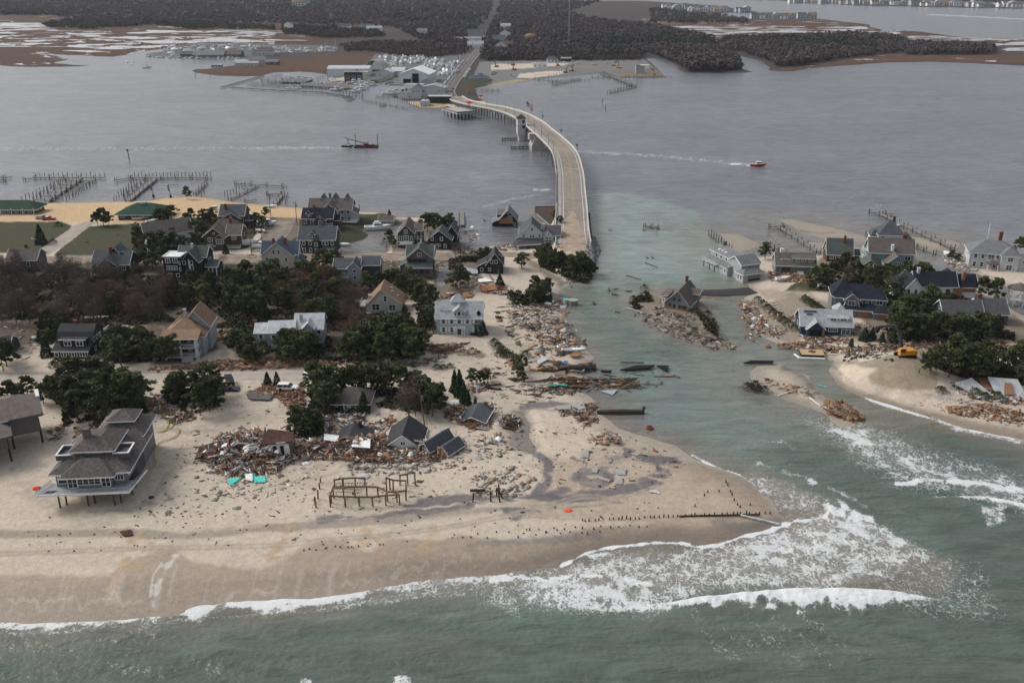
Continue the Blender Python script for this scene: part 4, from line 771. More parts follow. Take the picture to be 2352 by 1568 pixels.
h = House('tall narrow dark house with gable, arched balcony window and white trim', T('B',1402,656), 0, 'charcoal', 'brn'); a = h.block(-3.2,3.2,0,13,6.3,'gy',3.2,.35); c = h.block(3.2,6,5,12,6,'gx',2,.35); h.win(a,'f',0,6.2,1,1.3,div=2); h.win(a,'f',0,3.1,1.9,2,div=3); h.wins(a,'f',[-2.2,2.2],3.3,.8,1.5); mb = MB(); mb.box(-3.2,3.2,-.15,0,1.4,1.7); mb.box(-3.2,3.2,-.15,0,2.5,2.75); mb.box(-2.4,2.4,-.5,-.1,1.7,2.5); h.part('balcony', mb, 'white'); h.wins(a,'r',[2,5,8],3.3,.8,1.3); h.posts([(4,4.2),(5.6,4.2)],0,5.6,.2); h.deck(3.2,6,3.8,5,2.8); h.done()
h = House('black shingle house with faded green roof by the flooded edge', T('B',1700,660), -4, 'black', 'grn'); a = h.block(-4.6,4.6,0,9,4,'gy',3.6,.5); c = h.block(2.2,6.2,6,14,5,'gy',3,.4); h.wins(a,'f',[-2.9,.8],3.4,.9,1.3); h.wins(a,'f',[-3,-1.1,2.2],.5,.9,1.3); h.win(a,'f',0,1,.6,.8); h.wins(c,'r',[8,11],2,.9,1.2); h.done()
h = House('storm-torn dark shingle house with exposed plywood standing in bay water', T('C',290,462), -2, 'black', 'gray', z=-.5, water=True); a = h.block(-3.6,4.2,0,9,3.6,'gy',4.4,.5); b = h.block(-6.6,-3.6,0,8,2.2,'shl',1.8,.4); h.block(-4.6,-1,4,9,5.2,'gx',1.6,.3); h.win(a,'f',1.2,4.2,1.5,.9,div=2); h.win(a,'f',.4,6.2,.5,.8); h.win(a,'f',3.3,1,.7,1.1)
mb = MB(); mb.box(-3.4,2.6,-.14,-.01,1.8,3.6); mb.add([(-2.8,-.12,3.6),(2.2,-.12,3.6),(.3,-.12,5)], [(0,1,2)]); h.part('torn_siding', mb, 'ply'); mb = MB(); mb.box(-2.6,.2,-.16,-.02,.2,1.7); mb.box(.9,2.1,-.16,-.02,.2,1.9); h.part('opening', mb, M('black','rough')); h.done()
h = House('big pale blue house with sagging dark porch roof at the bridge foot', T('C',520,645), -2, 'ltblue', 'dgray'); a = h.block(-5.3,3.8,0,10,6,'gy',4,.5); c = h.block(3.8,11,1.5,10,4.8,'gx',2.8,.4); e = h.block(4.2,8.2,0,2.5,4.8,'gy',1.9,.35); i2 = h.block(8.2,11,-.2,2,3,'gy',1.3,.3); p_ = h.block(-7.2,-5.3,0,8,3.2,'shl',1.6,.3,z0=3.0)
mb = MB(); mb.slab([(-6.2,-3.4,1.6),(4.2,-3.0,2.3),(3.8,.1,4.0),(-6.6,.1,3.8)], [(0,1,2,3)], .2); mb.slab([(-6.2,-3.4,1.6),(-6.6,.1,3.8),(-8,6,2.8),(-8.2,-1,2)], [(0,1,2,3)], .2); h.part('porch_roof', mb, M('dgray','roof')); mb = MB(); mb.beam((-6.2,-3.45,1.45),(4.2,-3.05,2.15),.1,.25); mb.beam((-6,-3.3,-.3),(-6.5,-3.2,1.5),.25,.25); mb.beam((2,-2.9,-.3),(2,-2.9,2),.2,.2); h.part('porch_frame', mb, 'white'); mb = MB(); mb.box(-5,3.6,-2.4,0,-.4,.1); h.part('porch_floor', mb, 'gray')
h.win(a,'f',-.4,6.6,.9,1.4); h.win(a,'f',-.4,3.9,2,1.3,div=3); h.wins(a,'f',[-3.8,2.6],4,.8,1.3); h.win(e,'f',6.2,5.2,.5,.7); h.win(e,'f',6.2,3.1,2.6,1.3,div=4); h.win(e,'f',6.2,.7,2.4,1.3,div=3); mb = MB(); mb.slab([(4.8,-.7,2.5),(7.6,-.7,2.5),(7.4,0,2.9),(5,0,2.9)], [(0,1,2,3)], .1); h.part('awning', mb, M('dgray','roof')); h.win(a,'l',3,4,.8,1.3); h.chimney(4.2,4,5,8.6,'pale',.7); h.done()
# --- left side, street row
h = House('weathered grey-brown cottage half hidden behind bare trees at far left', T('A',190,862), 3, 'shingle', 'brn'); a = h.block(-4.5,6,0,9,4.4,'gx',3,.5); b = h.block(-3.2,0,-2,2,3.4,'gy',1.4,.3); h.win(b,'f',-1.6,1.2,.9,1.3); h.win(a,'f',3,2,.9,1.3); h.chimney(1.2,5,6.5,8.6); h.done()
h = House('black shingle cottage with slate cross gables left of the white-topped house', T('A',980,885), 0, 'black', 'slate'); a = h.block(-6,7,1,10,3.6,'gx',3.6,.6); b = h.block(-3,3.6,-1,3,3.6,'gy',2.7,.5); h.block(-2,4,5,11,5.5,'gy',3,.4); d_2 = h.dormer(4,4.5,4.5,3,4,1.6,1.2,win=1); h.win(b,'f',0,4,1.9,1.1,div=2); h.wins(b,'f',[-1.4,.5],1.3,.9,1.5); h.win(b,'f',3.0,1.3,.9,1.3); h.win(a,'f',-4.8,1.4,.9,1.1); h.win(a,'f',5,1.2,1.5,1.2,div=2); h.wins(a,'r',[3,6],1.4,.9,1.3); h.chimney(.3,3.5,6.5,9); h.deck(-6,6,-2.4,-1,.2,False,'gray'); h.done()
h = House('tall black modern house with white flat roof tower and grey-green gambrel wing', T('A',1600,930), -3, 'black', 'grn'); a = h.block(-4.8,1.6,0,7,8,'flat',.35,roofm='white'); b = h.block(1.6,7.6,1,9,6.4,'gy',3.6,.4); c = h.block(-1.4,9,5,12,7,'gx',3,.4); e = h.block(9,13,4,10,3.6,'gx',1.6,.4); h.wins(a,'f',[-3,-.4],6.0,1.5,1.5,div=2,name='window'); h.wins(a,'f',[-3.3,-2.3,-1.3,-.3],4.3,.8,.45); h.wins(a,'f',[-3.3,-2.3,-1.3,-.3],3.3,.8,.45); h.wins(a,'f',[-3,0],.8,1,1.1); h.wins(a,'r',[],0); h.wins(b,'f',[2.4,5],5.2,.9,1.1); h.wins(b,'f',[5],3.4,.9,1.3); h.wins(b,'f',[3.6,5.6],.6,.9,1.4); mb = MB(); mb.box(4.0,4.3,.85,1,-.3,7); h.part('downpipe', mb, 'white'); h.wins(c,'r',[7,9],4.5,.8,1.1); h.posts([(10,3.6),(11.4,3.6),(12.8,3.6)],0,3.5,.25); h.chimney(3.6,7,8.5,11,'pale',.7); h.wins(a,'f',[1.1],5.2,.35,1.2); h.wins(a,'f',[1.1],3.0,.35,1.2); h.done()
h = House('tall cream Victorian house with blue roofs and two red chimneys', T('B',240,888), 0, 'cream', 'bluer'); a = h.block(-5.4,6,2,11,6.6,'gy',4.6,.5); c = h.block(-6,7,5,11,6.6,'gx',3.6,.5); b = h.block(-7.4,-1.6,-1.6,2,3.4,'hip',1.6,.4); e = h.block(6,9,4,10,3.6,'shr',1.6,.4); h.wins(a,'f',[-.9,.9],7.0,.8,1.4); h.wins(a,'f',[-3.6,.4,3.4],4.2,.8,1.4); h.wins(a,'f',[.6,3.6],.9,.8,1.5); h.wins(b,'f',[-6.6,-5.4,-4.2,-3,-2.2],1.8,.6,.8); h.win(b,'f',-2.8,.2,.9,.8); h.wins(a,'r',[5,8],4,.8,1.4); h.chimney(-1.6,6,8.5,11.6,'brick',.8); h.chimney(2.6,6,8.5,11.8,'brick',.8); h.steps(-1.4,0,1.6,2,5); h.done()
h = House('light grey two-storey house with slate roof and projecting gabled wing', T('B',880,960), 0, 'lgray', 'slate'); a = h.block(-5,4,1,9,5,'gx',2.4,.5); b = h.block(.3,4.6,-1,6,5.6,'gy',2.1,.4); c = h.block(4.6,11,3,9,5.6,'gx',2.2,.4,wall='charcoal'); e = h.block(-4,.3,-1.4,1,2.3,'shf',1.6,.3); h.wins(b,'f',[2.6],3.9,.9,1); h.wins(b,'f',[2.6],1.5,.9,1); h.wins(e,'f',[-3,-2.1,-1.2],.4,.7,1.6); mb = MB(); mb.box(-2.6,-.8,-.4,.3,3.3,3.5); h.part('skylight', mb, 'metal'); h.win(a,'f',-3.8,3.4,.7,.9); h.done()
h = House('old grey shingled house with green-grey gable roof and screened porch', T('B',1518,888), 0, 'shingle', 'grn'); a = h.block(-4.6,4.8,1,9,6,'gy',3.8,.6); c = h.block(-4.6,4.8,3,10,6,'gx',3.2,.5); e = h.block(-4.6,4.8,-1.8,1,3,'shf',1.2,.4); f_ = h.block(-7,-4.6,1,6,3,'shl',1.4,.3); h.win(a,'f',.1,6.6,1.3,1,div=2); h.wins(a,'f',r4(-4,2.8,4),4.2,1.3,1.2,div=2,frame='charcoal'); h.wins(e,'f',r4(-4.2,4.2,4),.8,1.4,1.3,div=2,frame='charcoal'); h.chimney(.4,6.5,8.5,10.8,'pale',.5); h.done()
h = House('small black shingle house with dark gable roof beside the breach road', T('C',145,885), 0, 'black', 'charcoal'); a = h.block(-1.7,4.4,0,9,3.8,'gy',4,.4); b = h.block(-5,-1.7,.4,7,2.8,'shl',1.8,.35); h.dormer(2.9,2.5,4.8,1.6,3,1.2,.7,win=0); h.wins(a,'f',[.2,1.8],4,.8,1.2); h.wins(a,'f',[-.6],1.3,.8,.9); h.win(b,'f',-3.4,.9,.8,1.2); mb = MB(); mb.box(2.2,3.1,-.1,0,-.2,1.9); h.part('door', mb, 'dgray'); h.done()
h = House('low rust-brown roofed outbuilding in front of the cream house', T('B',280,962), 8, 'brown', 'rust', name='garage', cat='garage'); h.block(-2.6,3,0,5,1.6,'gx',1.6,.4); h.done()
h = House('small brown roofed shed behind the light grey house', T('B',540,850), 0, 'brown', M('rust','rough'), name='shed', cat='shed'); h.block(-2.6,3,0,4,1.6,'gx',1.0,.3); h.done()
# --- left side, third row
h = House('pale contemporary house with steep asymmetrical tan roof and decks', T('B',1195,1240), 0, 'cream', 'tan'); mb = MB(); W = 11.2; x0, x1 = -5.4, 5.8
zL, zR, zP, xp = 2.7, 3.4, 8.2, -.4
h.walls.loft([[(x0,yy,-1),(x1,yy,-1),(x1,yy,zR),(xp,yy,zP),(x0,yy,zL)] for yy in (0, 9)]); R = MB(); R.slab([(x0-.5,-.6,zL),(xp,-.6,zP+.3),(x1+.6,-.6,zR+.05),(x0-.5,9.6,zL),(xp,9.6,zP+.3),(x1+.6,9.6,zR+.05)], [(0,1,4,3),(1,2,5,4)], .2); h.part('roof', R, M('tan','roof')); h.trimb.beam((x0-.5,-.66,zL-.15),(xp,-.66,zP+.1),.08,.3,up=(0,1,0)); h.trimb.beam((x1+.6,-.66,zR-.1),(xp,-.66,zP+.1),.08,.3,up=(0,1,0))
bb = (x0,x1,0,9,0,3); h.win(bb,'f',-2.3,1.2,2.3,2.0,div=2); h.win(bb,'f',3,1,2,1.9,div=2); h.win(bb,'f',.8,4,.9,1.9); h.deck(-5.4,0,-1.2,0,.6,railm='lgray'); h.deck(.4,4.4,-1.4,0,.6,railm='lgray'); h.deck(0,2.4,-.9,0,3.4,railm='lgray'); h.chimney(-4.4,2,3,5.6,'cream',.9)
for (xx, yy) in ((2,6.2),(2.6,4),(4.2,3.4)): mb = MB(); zz = zP+.35-(xx-xp)*(zP-zR)/(x1-xp); mb.box(xx-.5,xx+.5,yy-.35,yy+.35,zz-.15,zz+.18); h.part('skylight', mb, 'metal')
h.deck(-7.4,-5.4,0,6,2.6,railm='lgray'); h.done()
h = House('grey-blue colonial with white shutters, pergola entry and belvedere on sand', T('B',1842,1425), 0, 'ltblue', 'lgray'); a = h.block(-5.7,8.2,0,9,5.4,'gx',3.6,.5); h.block(-1.2,2.6,3.6,6.4,9.6,'hip',1.5,.3,z0=7.5); d2 = h.block(-.4,2.8,.1,3.5,7.4,'gy',1.3,.3,z0=5.6); h.win(d2,'f',1.2,6.0,.9,1.2); h.wins(d2,'f',[.1,2.3],6.1,.5,.7); h.wins(a,'f',[-3.6,-1.1,1.2,3.7,6.4],3.5,.9,1.35,shut=True); h.wins(a,'f',[-3.6,-1.1,6.2],.7,.9,1.5,shut=True); mb = MB(); mb.box(.7,1.7,-.1,0,-.2,2.1); h.part('door', mb, 'charcoal')
mb = MB();
for k in range(6): mb.beam((-.5+k*.68,-2.0,2.75),(-.5+k*.68,0,2.75),.12,.18)
mb.beam((-.7,-1.9,2.6),(3.1,-1.9,2.6),.15,.2); mb.beam((-.7,-.4,2.6),(3.1,-.4,2.6),.15,.2);
for xx in (-.4,.3,2.1,2.8): mb.beam((xx,-1.9,-.4),(xx,-1.9,2.6),.18,.18)
h.part('pergola', mb, 'white'); mb = MB(); mb.box(-4.6,-1,1.4,1.6,7.05,7.12); h.part('torn_shingles', mb, 'charcoal'); h.done()
h = House('long light grey cape house with two attached wings behind pines', T('B',210,1560), 4, 'lgray', 'pale'); a = h.block(-4.9,-1,0,7,5.2,'gx',1.8,.3); b = h.block(-1,6.4,-.6,7.4,5.4,'gx',2.2,.3); c = h.block(6.4,14.4,1.5,10,5.6,'gx',3.2,.4); h.chimney(-5.3,4,4,7.6,'brick',.8); h.chimney(8.2,3.6,6,9.2,'lgray',.8); d2 = h.block(9,12,0,4,6.4,'gy',1.6,.3); h.win(d2,'f',10.5,3.9,1.7,1.5,div=2); h.wins(a,'f',[-3.2],3.4,.8,1.2,shut=True); h.wins(a,'f',[-3.2],.8,.8,1.2,shut=True); h.wins(b,'f',[.6,4],3.4,.9,1.2,shut=True); h.wins(b,'f',[.6,4],.8,.9,1.2,shut=True); mb = MB(); mb.box(.2,1.2,-.7,-.6,-.3,1.9); h.part('door', mb, 'white'); h.win(c,'f',13.3,3.8,1,1.2); h.done()
h = House('tall house with wide tan hipped roofs and white two-level porch', T('E',1650,186), 4, 'lgray', 'tan', lift=.6); a = h.block(-5,5.4,2,11,6,'hip',3.2,.9); b = h.block(-1.5,6.2,7,15,7,'gy',4.2,.6); c = h.block(-4,2,8,13,7,'hip',2.6,.5); p_ = h.block(-5,4.6,-1.5,2,6.0,'shf',1.2,.6,z0=5.85); h.posts([(-4.6,-1.2),(-.2,-1.2),(3.9,-1.2),(4.4,-1.2)],-.5,5.9,.4); h.deck(-5,4.6,-1.5,2,3.1,railm='white'); h.deck(-5,4.6,-1.5,2,.4,railm='white'); h.wins(a,'f',[-3.4,0,3],3.6,1.4,1.8,div=2,frame='charcoal'); h.wins(a,'f',[-3.4,0,3],.8,1.4,1.8,div=2,frame='charcoal'); h.steps(0,3,-1.5,.9,5); h.chimney(-.4,8,8.5,11.4,'metal',.7); h.wins(a,'r',[4,7],3.6,.9,1.2); h.done()
h = House('black gambrel house with enclosed front porch windows near the beach road', T('E',655,182), 0, 'black', 'charcoal'); a = h.block(-4.8,5,2,11,3,'gam',5,.3); b = h.block(-5,4.9,-.6,2,2.4,'shf',1.2,.4); d2 = h.block(-3.4,4,.8,5,5.2,'shb',-.01,.2,z0=2.8); h.wins(d2,'f',[-1.2,2.2],3.5,1.8,1.2,div=2); h.wins(b,'f',r4(-3,4.7,10),.7,.55,1.2); h.win(b,'f',-4.2,.7,.9,1.2); h.wins(a,'r',[4,6,8],3.6,.9,1.2); h.wins(a,'r',[4,7],.8,.9,1.2); h.chimney(-1,7,7.5,8.8); h.done()
h = House('small dark outbuilding topped by a white railed roof deck', T('A',1010,1520), -3, 'charcoal', 'white', name='shed', cat='shed'); a = h.block(-2.6,3,0,5,3,'flat',.15,roofm='white'); h.deck(-2.9,3.2,-.1,5,3.25,m='white',sides='flrb'); h.deck(3.3,5.4,1,4,2.6,m='white'); h.win(a,'f',.5,1,.8,1); h.done()
h = House('partly collapsed dark roofed cottage cut off at the left edge', (8,815), 6, 'charcoal', 'charcoal', tilt=(0,-4)); h.block(-7,2,0,7,2.4,'gx',2,.4); h.done()
# --- right side
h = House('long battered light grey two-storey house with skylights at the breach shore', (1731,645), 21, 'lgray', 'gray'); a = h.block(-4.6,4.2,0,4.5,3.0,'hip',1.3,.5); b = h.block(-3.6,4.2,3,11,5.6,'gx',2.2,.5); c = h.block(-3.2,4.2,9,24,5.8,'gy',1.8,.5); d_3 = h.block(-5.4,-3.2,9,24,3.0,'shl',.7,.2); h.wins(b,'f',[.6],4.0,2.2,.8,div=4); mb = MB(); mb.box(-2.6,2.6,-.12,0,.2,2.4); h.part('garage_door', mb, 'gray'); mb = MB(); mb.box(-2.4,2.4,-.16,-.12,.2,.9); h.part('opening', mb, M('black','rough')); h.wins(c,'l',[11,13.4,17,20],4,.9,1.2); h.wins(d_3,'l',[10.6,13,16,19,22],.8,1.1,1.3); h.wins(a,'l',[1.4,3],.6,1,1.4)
for yy in (15.4,17.6,19.8): MB().box(-2.3,-1.3,yy,yy+.8,6.3,6.75).build('skylight', M('white'), h.root)
h.chimney(.6,21.5,6,9,'gray',1.2); h.deck(-6.8,-5.4,15,24,2.4,railm='pale',sides='l'); h.posts([(-6.6,15.5),(-6.6,19),(-6.6,23),(-4,24)],-2,2.4,.25,'dwood'); h.done()
h = House('grey-brown cape with shed dormer, skylights and green door awning', T('R',235,880), -7, 'gray', 'brn'); a = h.block(-6.8,7.4,0,8.5,3,'gx',3.4,.4); d2 = h.block(-1,7,1,5,5.4,'shf',.9,.3,z0=3); h.wins(d2,'f',[1,3,5.6],4.1,1.1,.8,div=2); mb = MB(); mb.box(-4.6,-1.6,-.1,0,-.3,2.2); h.part('garage_door', mb, 'brown'); h.wins(a,'f',[6.2],1,1,1.2);
for k in range(3): mb = MB(); mb.box(-5.2+k*1.3,-4.3+k*1.3,1.5,2.6,4.25,4.75); h.part('skylight', mb, 'metal')
mb = MB(); mb.slab([(1,-1.4,2.2),(3.2,-1.4,2.2),(3.2,0,2.8),(1,0,2.8)], [(0,1,2,3)], .08); h.part('awning', mb, 'dkgreen'); h.chimney(-4.4,5.5,5.5,7.6,'white',.9); h.steps(1,3.2,0,1.2,4,'white'); h.wins(a,'l',[3,5.5],1,.8,1.1); h.done()
h = House('dark red-brown house with steep slate-green roof and red brick chimney', T('R',640,775), -8, 'redbrown', 'grn'); a = h.block(-4.8,4.6,0,8,3,'gx',5,.4); b = h.block(4.6,7.6,2,7,2.2,'gx',1.6,.3); h.wins(a,'f',[-3,-1,3.4],1,1.1,1.3,div=2); h.wins(a,'l',[2.6,5.4],3.2,.9,1.5); h.win(a,'l',4,5.6,.8,1.3); h.chimney(1.6,3,6,9.2,'brick',.7); h.done()
h = House('large teal house with cross gables, arched window and white balconies', T('R',1125,872), -10, 'teal', 'brn'); a = h.block(-8.6,7.2,4,12.5,6.4,'gx',4.2,.5); b = h.block(-3.6,3.8,-1.5,5,3.6,'gy',3.2,.5); h.win(b,'f',.8,2.4,2.2,1.8,div=3); mb = MB(); mb.box(-1.2,2,-1.6,-1.5,-.4,1.2); h.part('garage_door', mb, 'white'); h.wins(a,'f',[5],3.9,2,1.1,div=2); h.win(a,'f',5.4,.9,1.4,1.7,div=2); h.wins(a,'l',[6,10],4.2,1,1.4); h.wins(a,'l',[7,10],1.2,1,1.6); h.win(a,'l',8.2,7,.9,1.1); h.wins(b,'l',[0,2.4],1,.8,1.2); h.chimney(4,9,8,12,'brick',1.3); h.chimney(-.6,4.6,6,9,'white',.9); h.deck(-10.4,-8.6,5,9,3.4); h.deck(-10.4,-8.6,5,9,6.0); h.posts([(-10.2,5.2),(-10.2,8.8)],0,6,.25); h.done()
h = House('small brown gabled cottage with grey-green roof left of the teal house', T('R',905,892), -20, 'brown', 'grn'); a = h.block(-3.6,3.6,0,9,2.6,'gy',3,.4); h.win(a,'f',.2,2.9,.9,1.1,shut=True); h.wins(a,'l',[2,5],.8,.9,1.1); h.done()
h = House('Victorian house with steep slate hip roof and pale blue turret behind the teal house', T('R',1090,660), -10, 'ltblue', 'slate'); a = h.block(-5,5,0,9,6,'hip',4.6,.5); b = h.block(-7.5,-5,2,8,4.8,'hip',2,.3); c = h.block(5,8.5,1,8,4,'hip',1.6,.4); h.win(a,'f',-3.4,3.6,.9,1.4); h.wins(a,'l',[2.5,5.5],3.4,.8,1.4); h.chimney(1,4.5,9.5,12,'charcoal',.8); h.wins(b,'l',[4,6],2,.8,1.2); h.done()
h = House('sprawling white waterfront mansion with grey hip roofs, portico and garages', T('R',2010,842), -16, 'pale', 'gray'); a = h.block(-8.5,8,0,11,6.2,'hip',3.4,.6); b = h.block(8,15,-1,9,5.4,'hip',2.6,.5); c = h.block(11,20,-5,2,3.2,'gx',2.4,.4); h.block(2,8,-2,5,6.2,'hip',2.4,.5); h.wins(a,'f',[-6.5,-4,1],3.9,1,1.4); h.win(a,'f',-1.2,3.6,2,1.8,div=2); h.wins(a,'f',[-6.5,-4,.4],.6,1,1.8); h.wins(a,'l',[3,6,9],3.9,.9,1.4); h.wins(a,'l',[3,6,9],.6,.9,1.8); bb = (2,8,-2,5); h.wins(bb,'f',[5],3.8,1.8,1.5,div=2); h.wins(bb,'f',[5],.6,1.8,1.9,div=2); h.win(b,'f',10.5,3.4,1.8,1.3,div=2); h.deck(-2.8,.6,-1.2,0,3.3); h.chimney(2.6,9,8,12,'brick',1.2)
mb = MB(); mb.slab([(-2.6,-3.2,2.7),(1.4,-3.2,2.7),(1.4,0,2.7),(-2.6,0,2.7),(-.6,-1.6,4)], [(0,1,4),(1,2,4),(2,3,4),(3,0,4)], .15); h.part('portico_roof', mb, M('brn','roof')); h.posts([(-2.3,-3),(1.1,-3)],0,2.7,.3)
for k in range(2): mb = MB(); mb.box(12+k*3.6,15+k*3.6,-5.1,-5,-.2,2.3); h.part('garage_door', mb, 'white')
h.done()
h = House('long white house with dark navy roof and boarded plywood end', T('R',1480,1110), -3, 'white', 'navy'); a = h.block(-6,7.6,1,9,4.4,'gx',3.8,.5); b = h.block(-10.6,-5,-2.2,7,4.6,'gy',3.4,.4); c = h.block(-13.6,-9,0,8,4,'hip',2.6,.4); e = h.block(7.6,14.6,2,9,4,'gx',3.2,.5); h.block(4,9,4,11,5.4,'hip',3,.4); h.wins(a,'f',[-.5,2,4.8],1.4,1,1.6,frame='charcoal'); mb = MB(); mb.box(6.4,9.6,.85,1,0,4); mb.box(9.8,14.2,1.85,2,2,4); h.part('plywood_boarding', mb, 'ply'); h.win(b,'f',-9.4,2.6,.9,1.3); h.win(b,'f',-7,2.6,.9,1.3); h.wins(b,'l',[1],2,.8,1.2); h.chimney(-4.6,4.6,7,9.4,'pale',.9); h.chimney(10.4,4,5.5,8.4,'ply',1); h.done()
h = House('grey house with navy roofs, gambrel gable and plywood covered garage doors', T('R',800,1262), -12, 'gray', 'navy'); a = h.block(-7.2,8.2,2,11,5.6,'hip',3,.6); h.block(-8,-1.4,3,12,5.8,'hip',4,.4); g_ = h.block(-4.4,0,.4,5,5.4,'gy',1.9,.4); h.win(g_,'f',-2.2,3.4,1.9,1.3,div=2); mb = MB(); mb.beam((-4.6,.2,3),(-3.6,.2,6),.1,.35,up=(0,1,0)); mb.beam((.4,.2,3),(-.8,.2,6),.1,.35,up=(0,1,0)); h.part('gambrel_board', mb, 'white'); h.wins(a,'f',[1.8,3.6],3.6,.7,1.2); h.win(a,'f',6.4,3.6,1.8,1.2,div=2); c = h.block(-4.6,4.4,-1.4,2,2.4,'shf',1.2,.4); e = h.block(4.4,10.4,-2.6,3,2.4,'hip',1.6,.4)
mb = MB(); mb.box(-3.8,-1,-1.5,-1.4,0,2); mb.box(.4,3.4,-1.5,-1.4,0,2); mb.box(5.6,9.2,-2.7,-2.6,-.2,2.1); h.part('plywood_boarding', mb, 'ply'); h.wins(a,'l',[4,7],3.4,.9,1.4); h.wins(a,'l',[4,7],.6,.9,1.6); h.done()
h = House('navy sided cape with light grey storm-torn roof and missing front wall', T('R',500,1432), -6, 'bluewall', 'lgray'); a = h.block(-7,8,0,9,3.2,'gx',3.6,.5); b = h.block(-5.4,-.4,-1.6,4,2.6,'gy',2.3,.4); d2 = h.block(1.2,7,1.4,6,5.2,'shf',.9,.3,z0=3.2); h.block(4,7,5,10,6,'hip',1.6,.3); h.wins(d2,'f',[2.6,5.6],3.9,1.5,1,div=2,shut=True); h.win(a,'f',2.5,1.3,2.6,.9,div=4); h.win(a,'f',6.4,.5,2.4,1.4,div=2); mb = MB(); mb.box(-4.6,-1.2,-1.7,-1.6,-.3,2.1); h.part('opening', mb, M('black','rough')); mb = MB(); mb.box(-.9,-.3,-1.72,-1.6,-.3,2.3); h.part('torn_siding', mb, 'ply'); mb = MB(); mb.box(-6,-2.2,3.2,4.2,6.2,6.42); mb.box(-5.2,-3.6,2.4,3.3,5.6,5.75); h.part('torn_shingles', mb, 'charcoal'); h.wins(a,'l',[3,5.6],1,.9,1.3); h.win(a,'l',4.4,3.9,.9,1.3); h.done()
h = House('long low house with plain dark slate roof behind dense pines', T('R',1800,1345), -3, 'slate', 'dgray'); a = h.block(-8,4,0,9,3.2,'gx',3.6,.5); b = h.block(3,12,1,10.5,3.6,'gx',3.4,.5); h.wins(a,'l',[2.6,5.6],1,.9,1.4); h.win(a,'l',4.4,3.8,.8,1.2); h.wins(a,'f',r4(-7,3,4),1,1,1.2); h.chimney(4,6,6,8,'brick',.8); h.done()
h = House('round white pavilion with dark conical roof on a raised deck, right edge', T('R',2225,1165), 0, 'white', 'brn', name='gazebo', cat='pavilion', lift=3); n = 10; pr = [(3.2*math.cos(2*PI*k/n), 3.2*math.sin(2*PI*k/n)) for k in range(n)]
mb = MB(); mb.slab([(x*1.2,y*1.2,6.2) for x, y in pr]+[(0,0,8)], [(k,(k+1)%n,n) for k in range(n)], .2); h.part('roof', mb, M('brn','roof')); mb = MB(); mb.loft([[(x*1.15,y*1.15,z_) for x, y in pr] for z_ in (2.7,3.0)]); h.part('deck', mb, 'white'); mb = MB()
for x, y in pr: mb.beam((x,y,3),(x,y,6.2),.25,.25)
h.part('column', mb, 'white'); mb = MB()
for k in range(n): a_, b_ = pr[k], pr[(k+1)%n]; mb.beam((a_[0]*1.12,a_[1]*1.12,4),(b_[0]*1.12,b_[1]*1.12,4),.12,.12); mb.beam((a_[0]*1.12,a_[1]*1.12,3.4),(b_[0]*1.12,b_[1]*1.12,3.4),.08,.08)
h.part('railing', mb, 'white'); h.lift = 0; h.posts([(x*.8,y*.8) for x, y in pr[::2]],-1,2.8,.3); mb = MB(); mb.beam((3,-2,2.8),(8,-7,-.2),2,.3); h.part('ramp', mb, 'pale'); h.walls.box(-.4,.4,-.4,.4,-1,3); h.done()
h = House('lone grey shingle house stranded on its own islet in the breach', T('C',1800,1205), -26, 'gray', 'brn', z=.2, tilt=(0,2)); a = h.block(-4.6,5.2,0,15,2.6,'gy',5.4,.6); b = h.block(-7.6,-4.6,3,12,3.2,'shl',.8,.3,z0=3.0); c = h.block(2,6.4,9,14,4.6,'gx',1.5,.3,z0=2); h.wins(a,'f',[-2.6,-.8,1.4,2.6,3.6],.6,.7,1.2,frame='charcoal'); h.wins(a,'f',[-1,1],3.6,.7,.9,frame='dgray'); mb = MB(); mb.box(-4.2,4.8,-.14,-.02,-.7,.2); mb.box(-4.2,-2,-.14,-.02,.2,.9); mb.box(2.2,4.8,-.14,-.02,.2,.8); h.part('torn_siding', mb, 'ply'); mb = MB(); mb.slab([(-3.6,-5,-.2),(5,-5,-.4),(5,-1.6,.3),(-3.6,-1.6,.2)], [(0,1,2,3)], .3); h.part('fallen_deck', mb, M('wood','rough')); h.posts([(-7.4,3.2),(-7.4,7),(-7.4,11)],-1,3.2,.2,'gray'); h.chimney(0,12,8.2,10.4,'brick',1); mb = MB(); mb.beam((-6.5,2,2.8),(-4.6,-1.5,.2),.2,.2); mb.beam((-7.2,2,3),(-5.2,1.5,3),.3,.2); h.part('broken_post', mb, 'pale'); h.done(); h.root.scale = (.84,.84,.8)
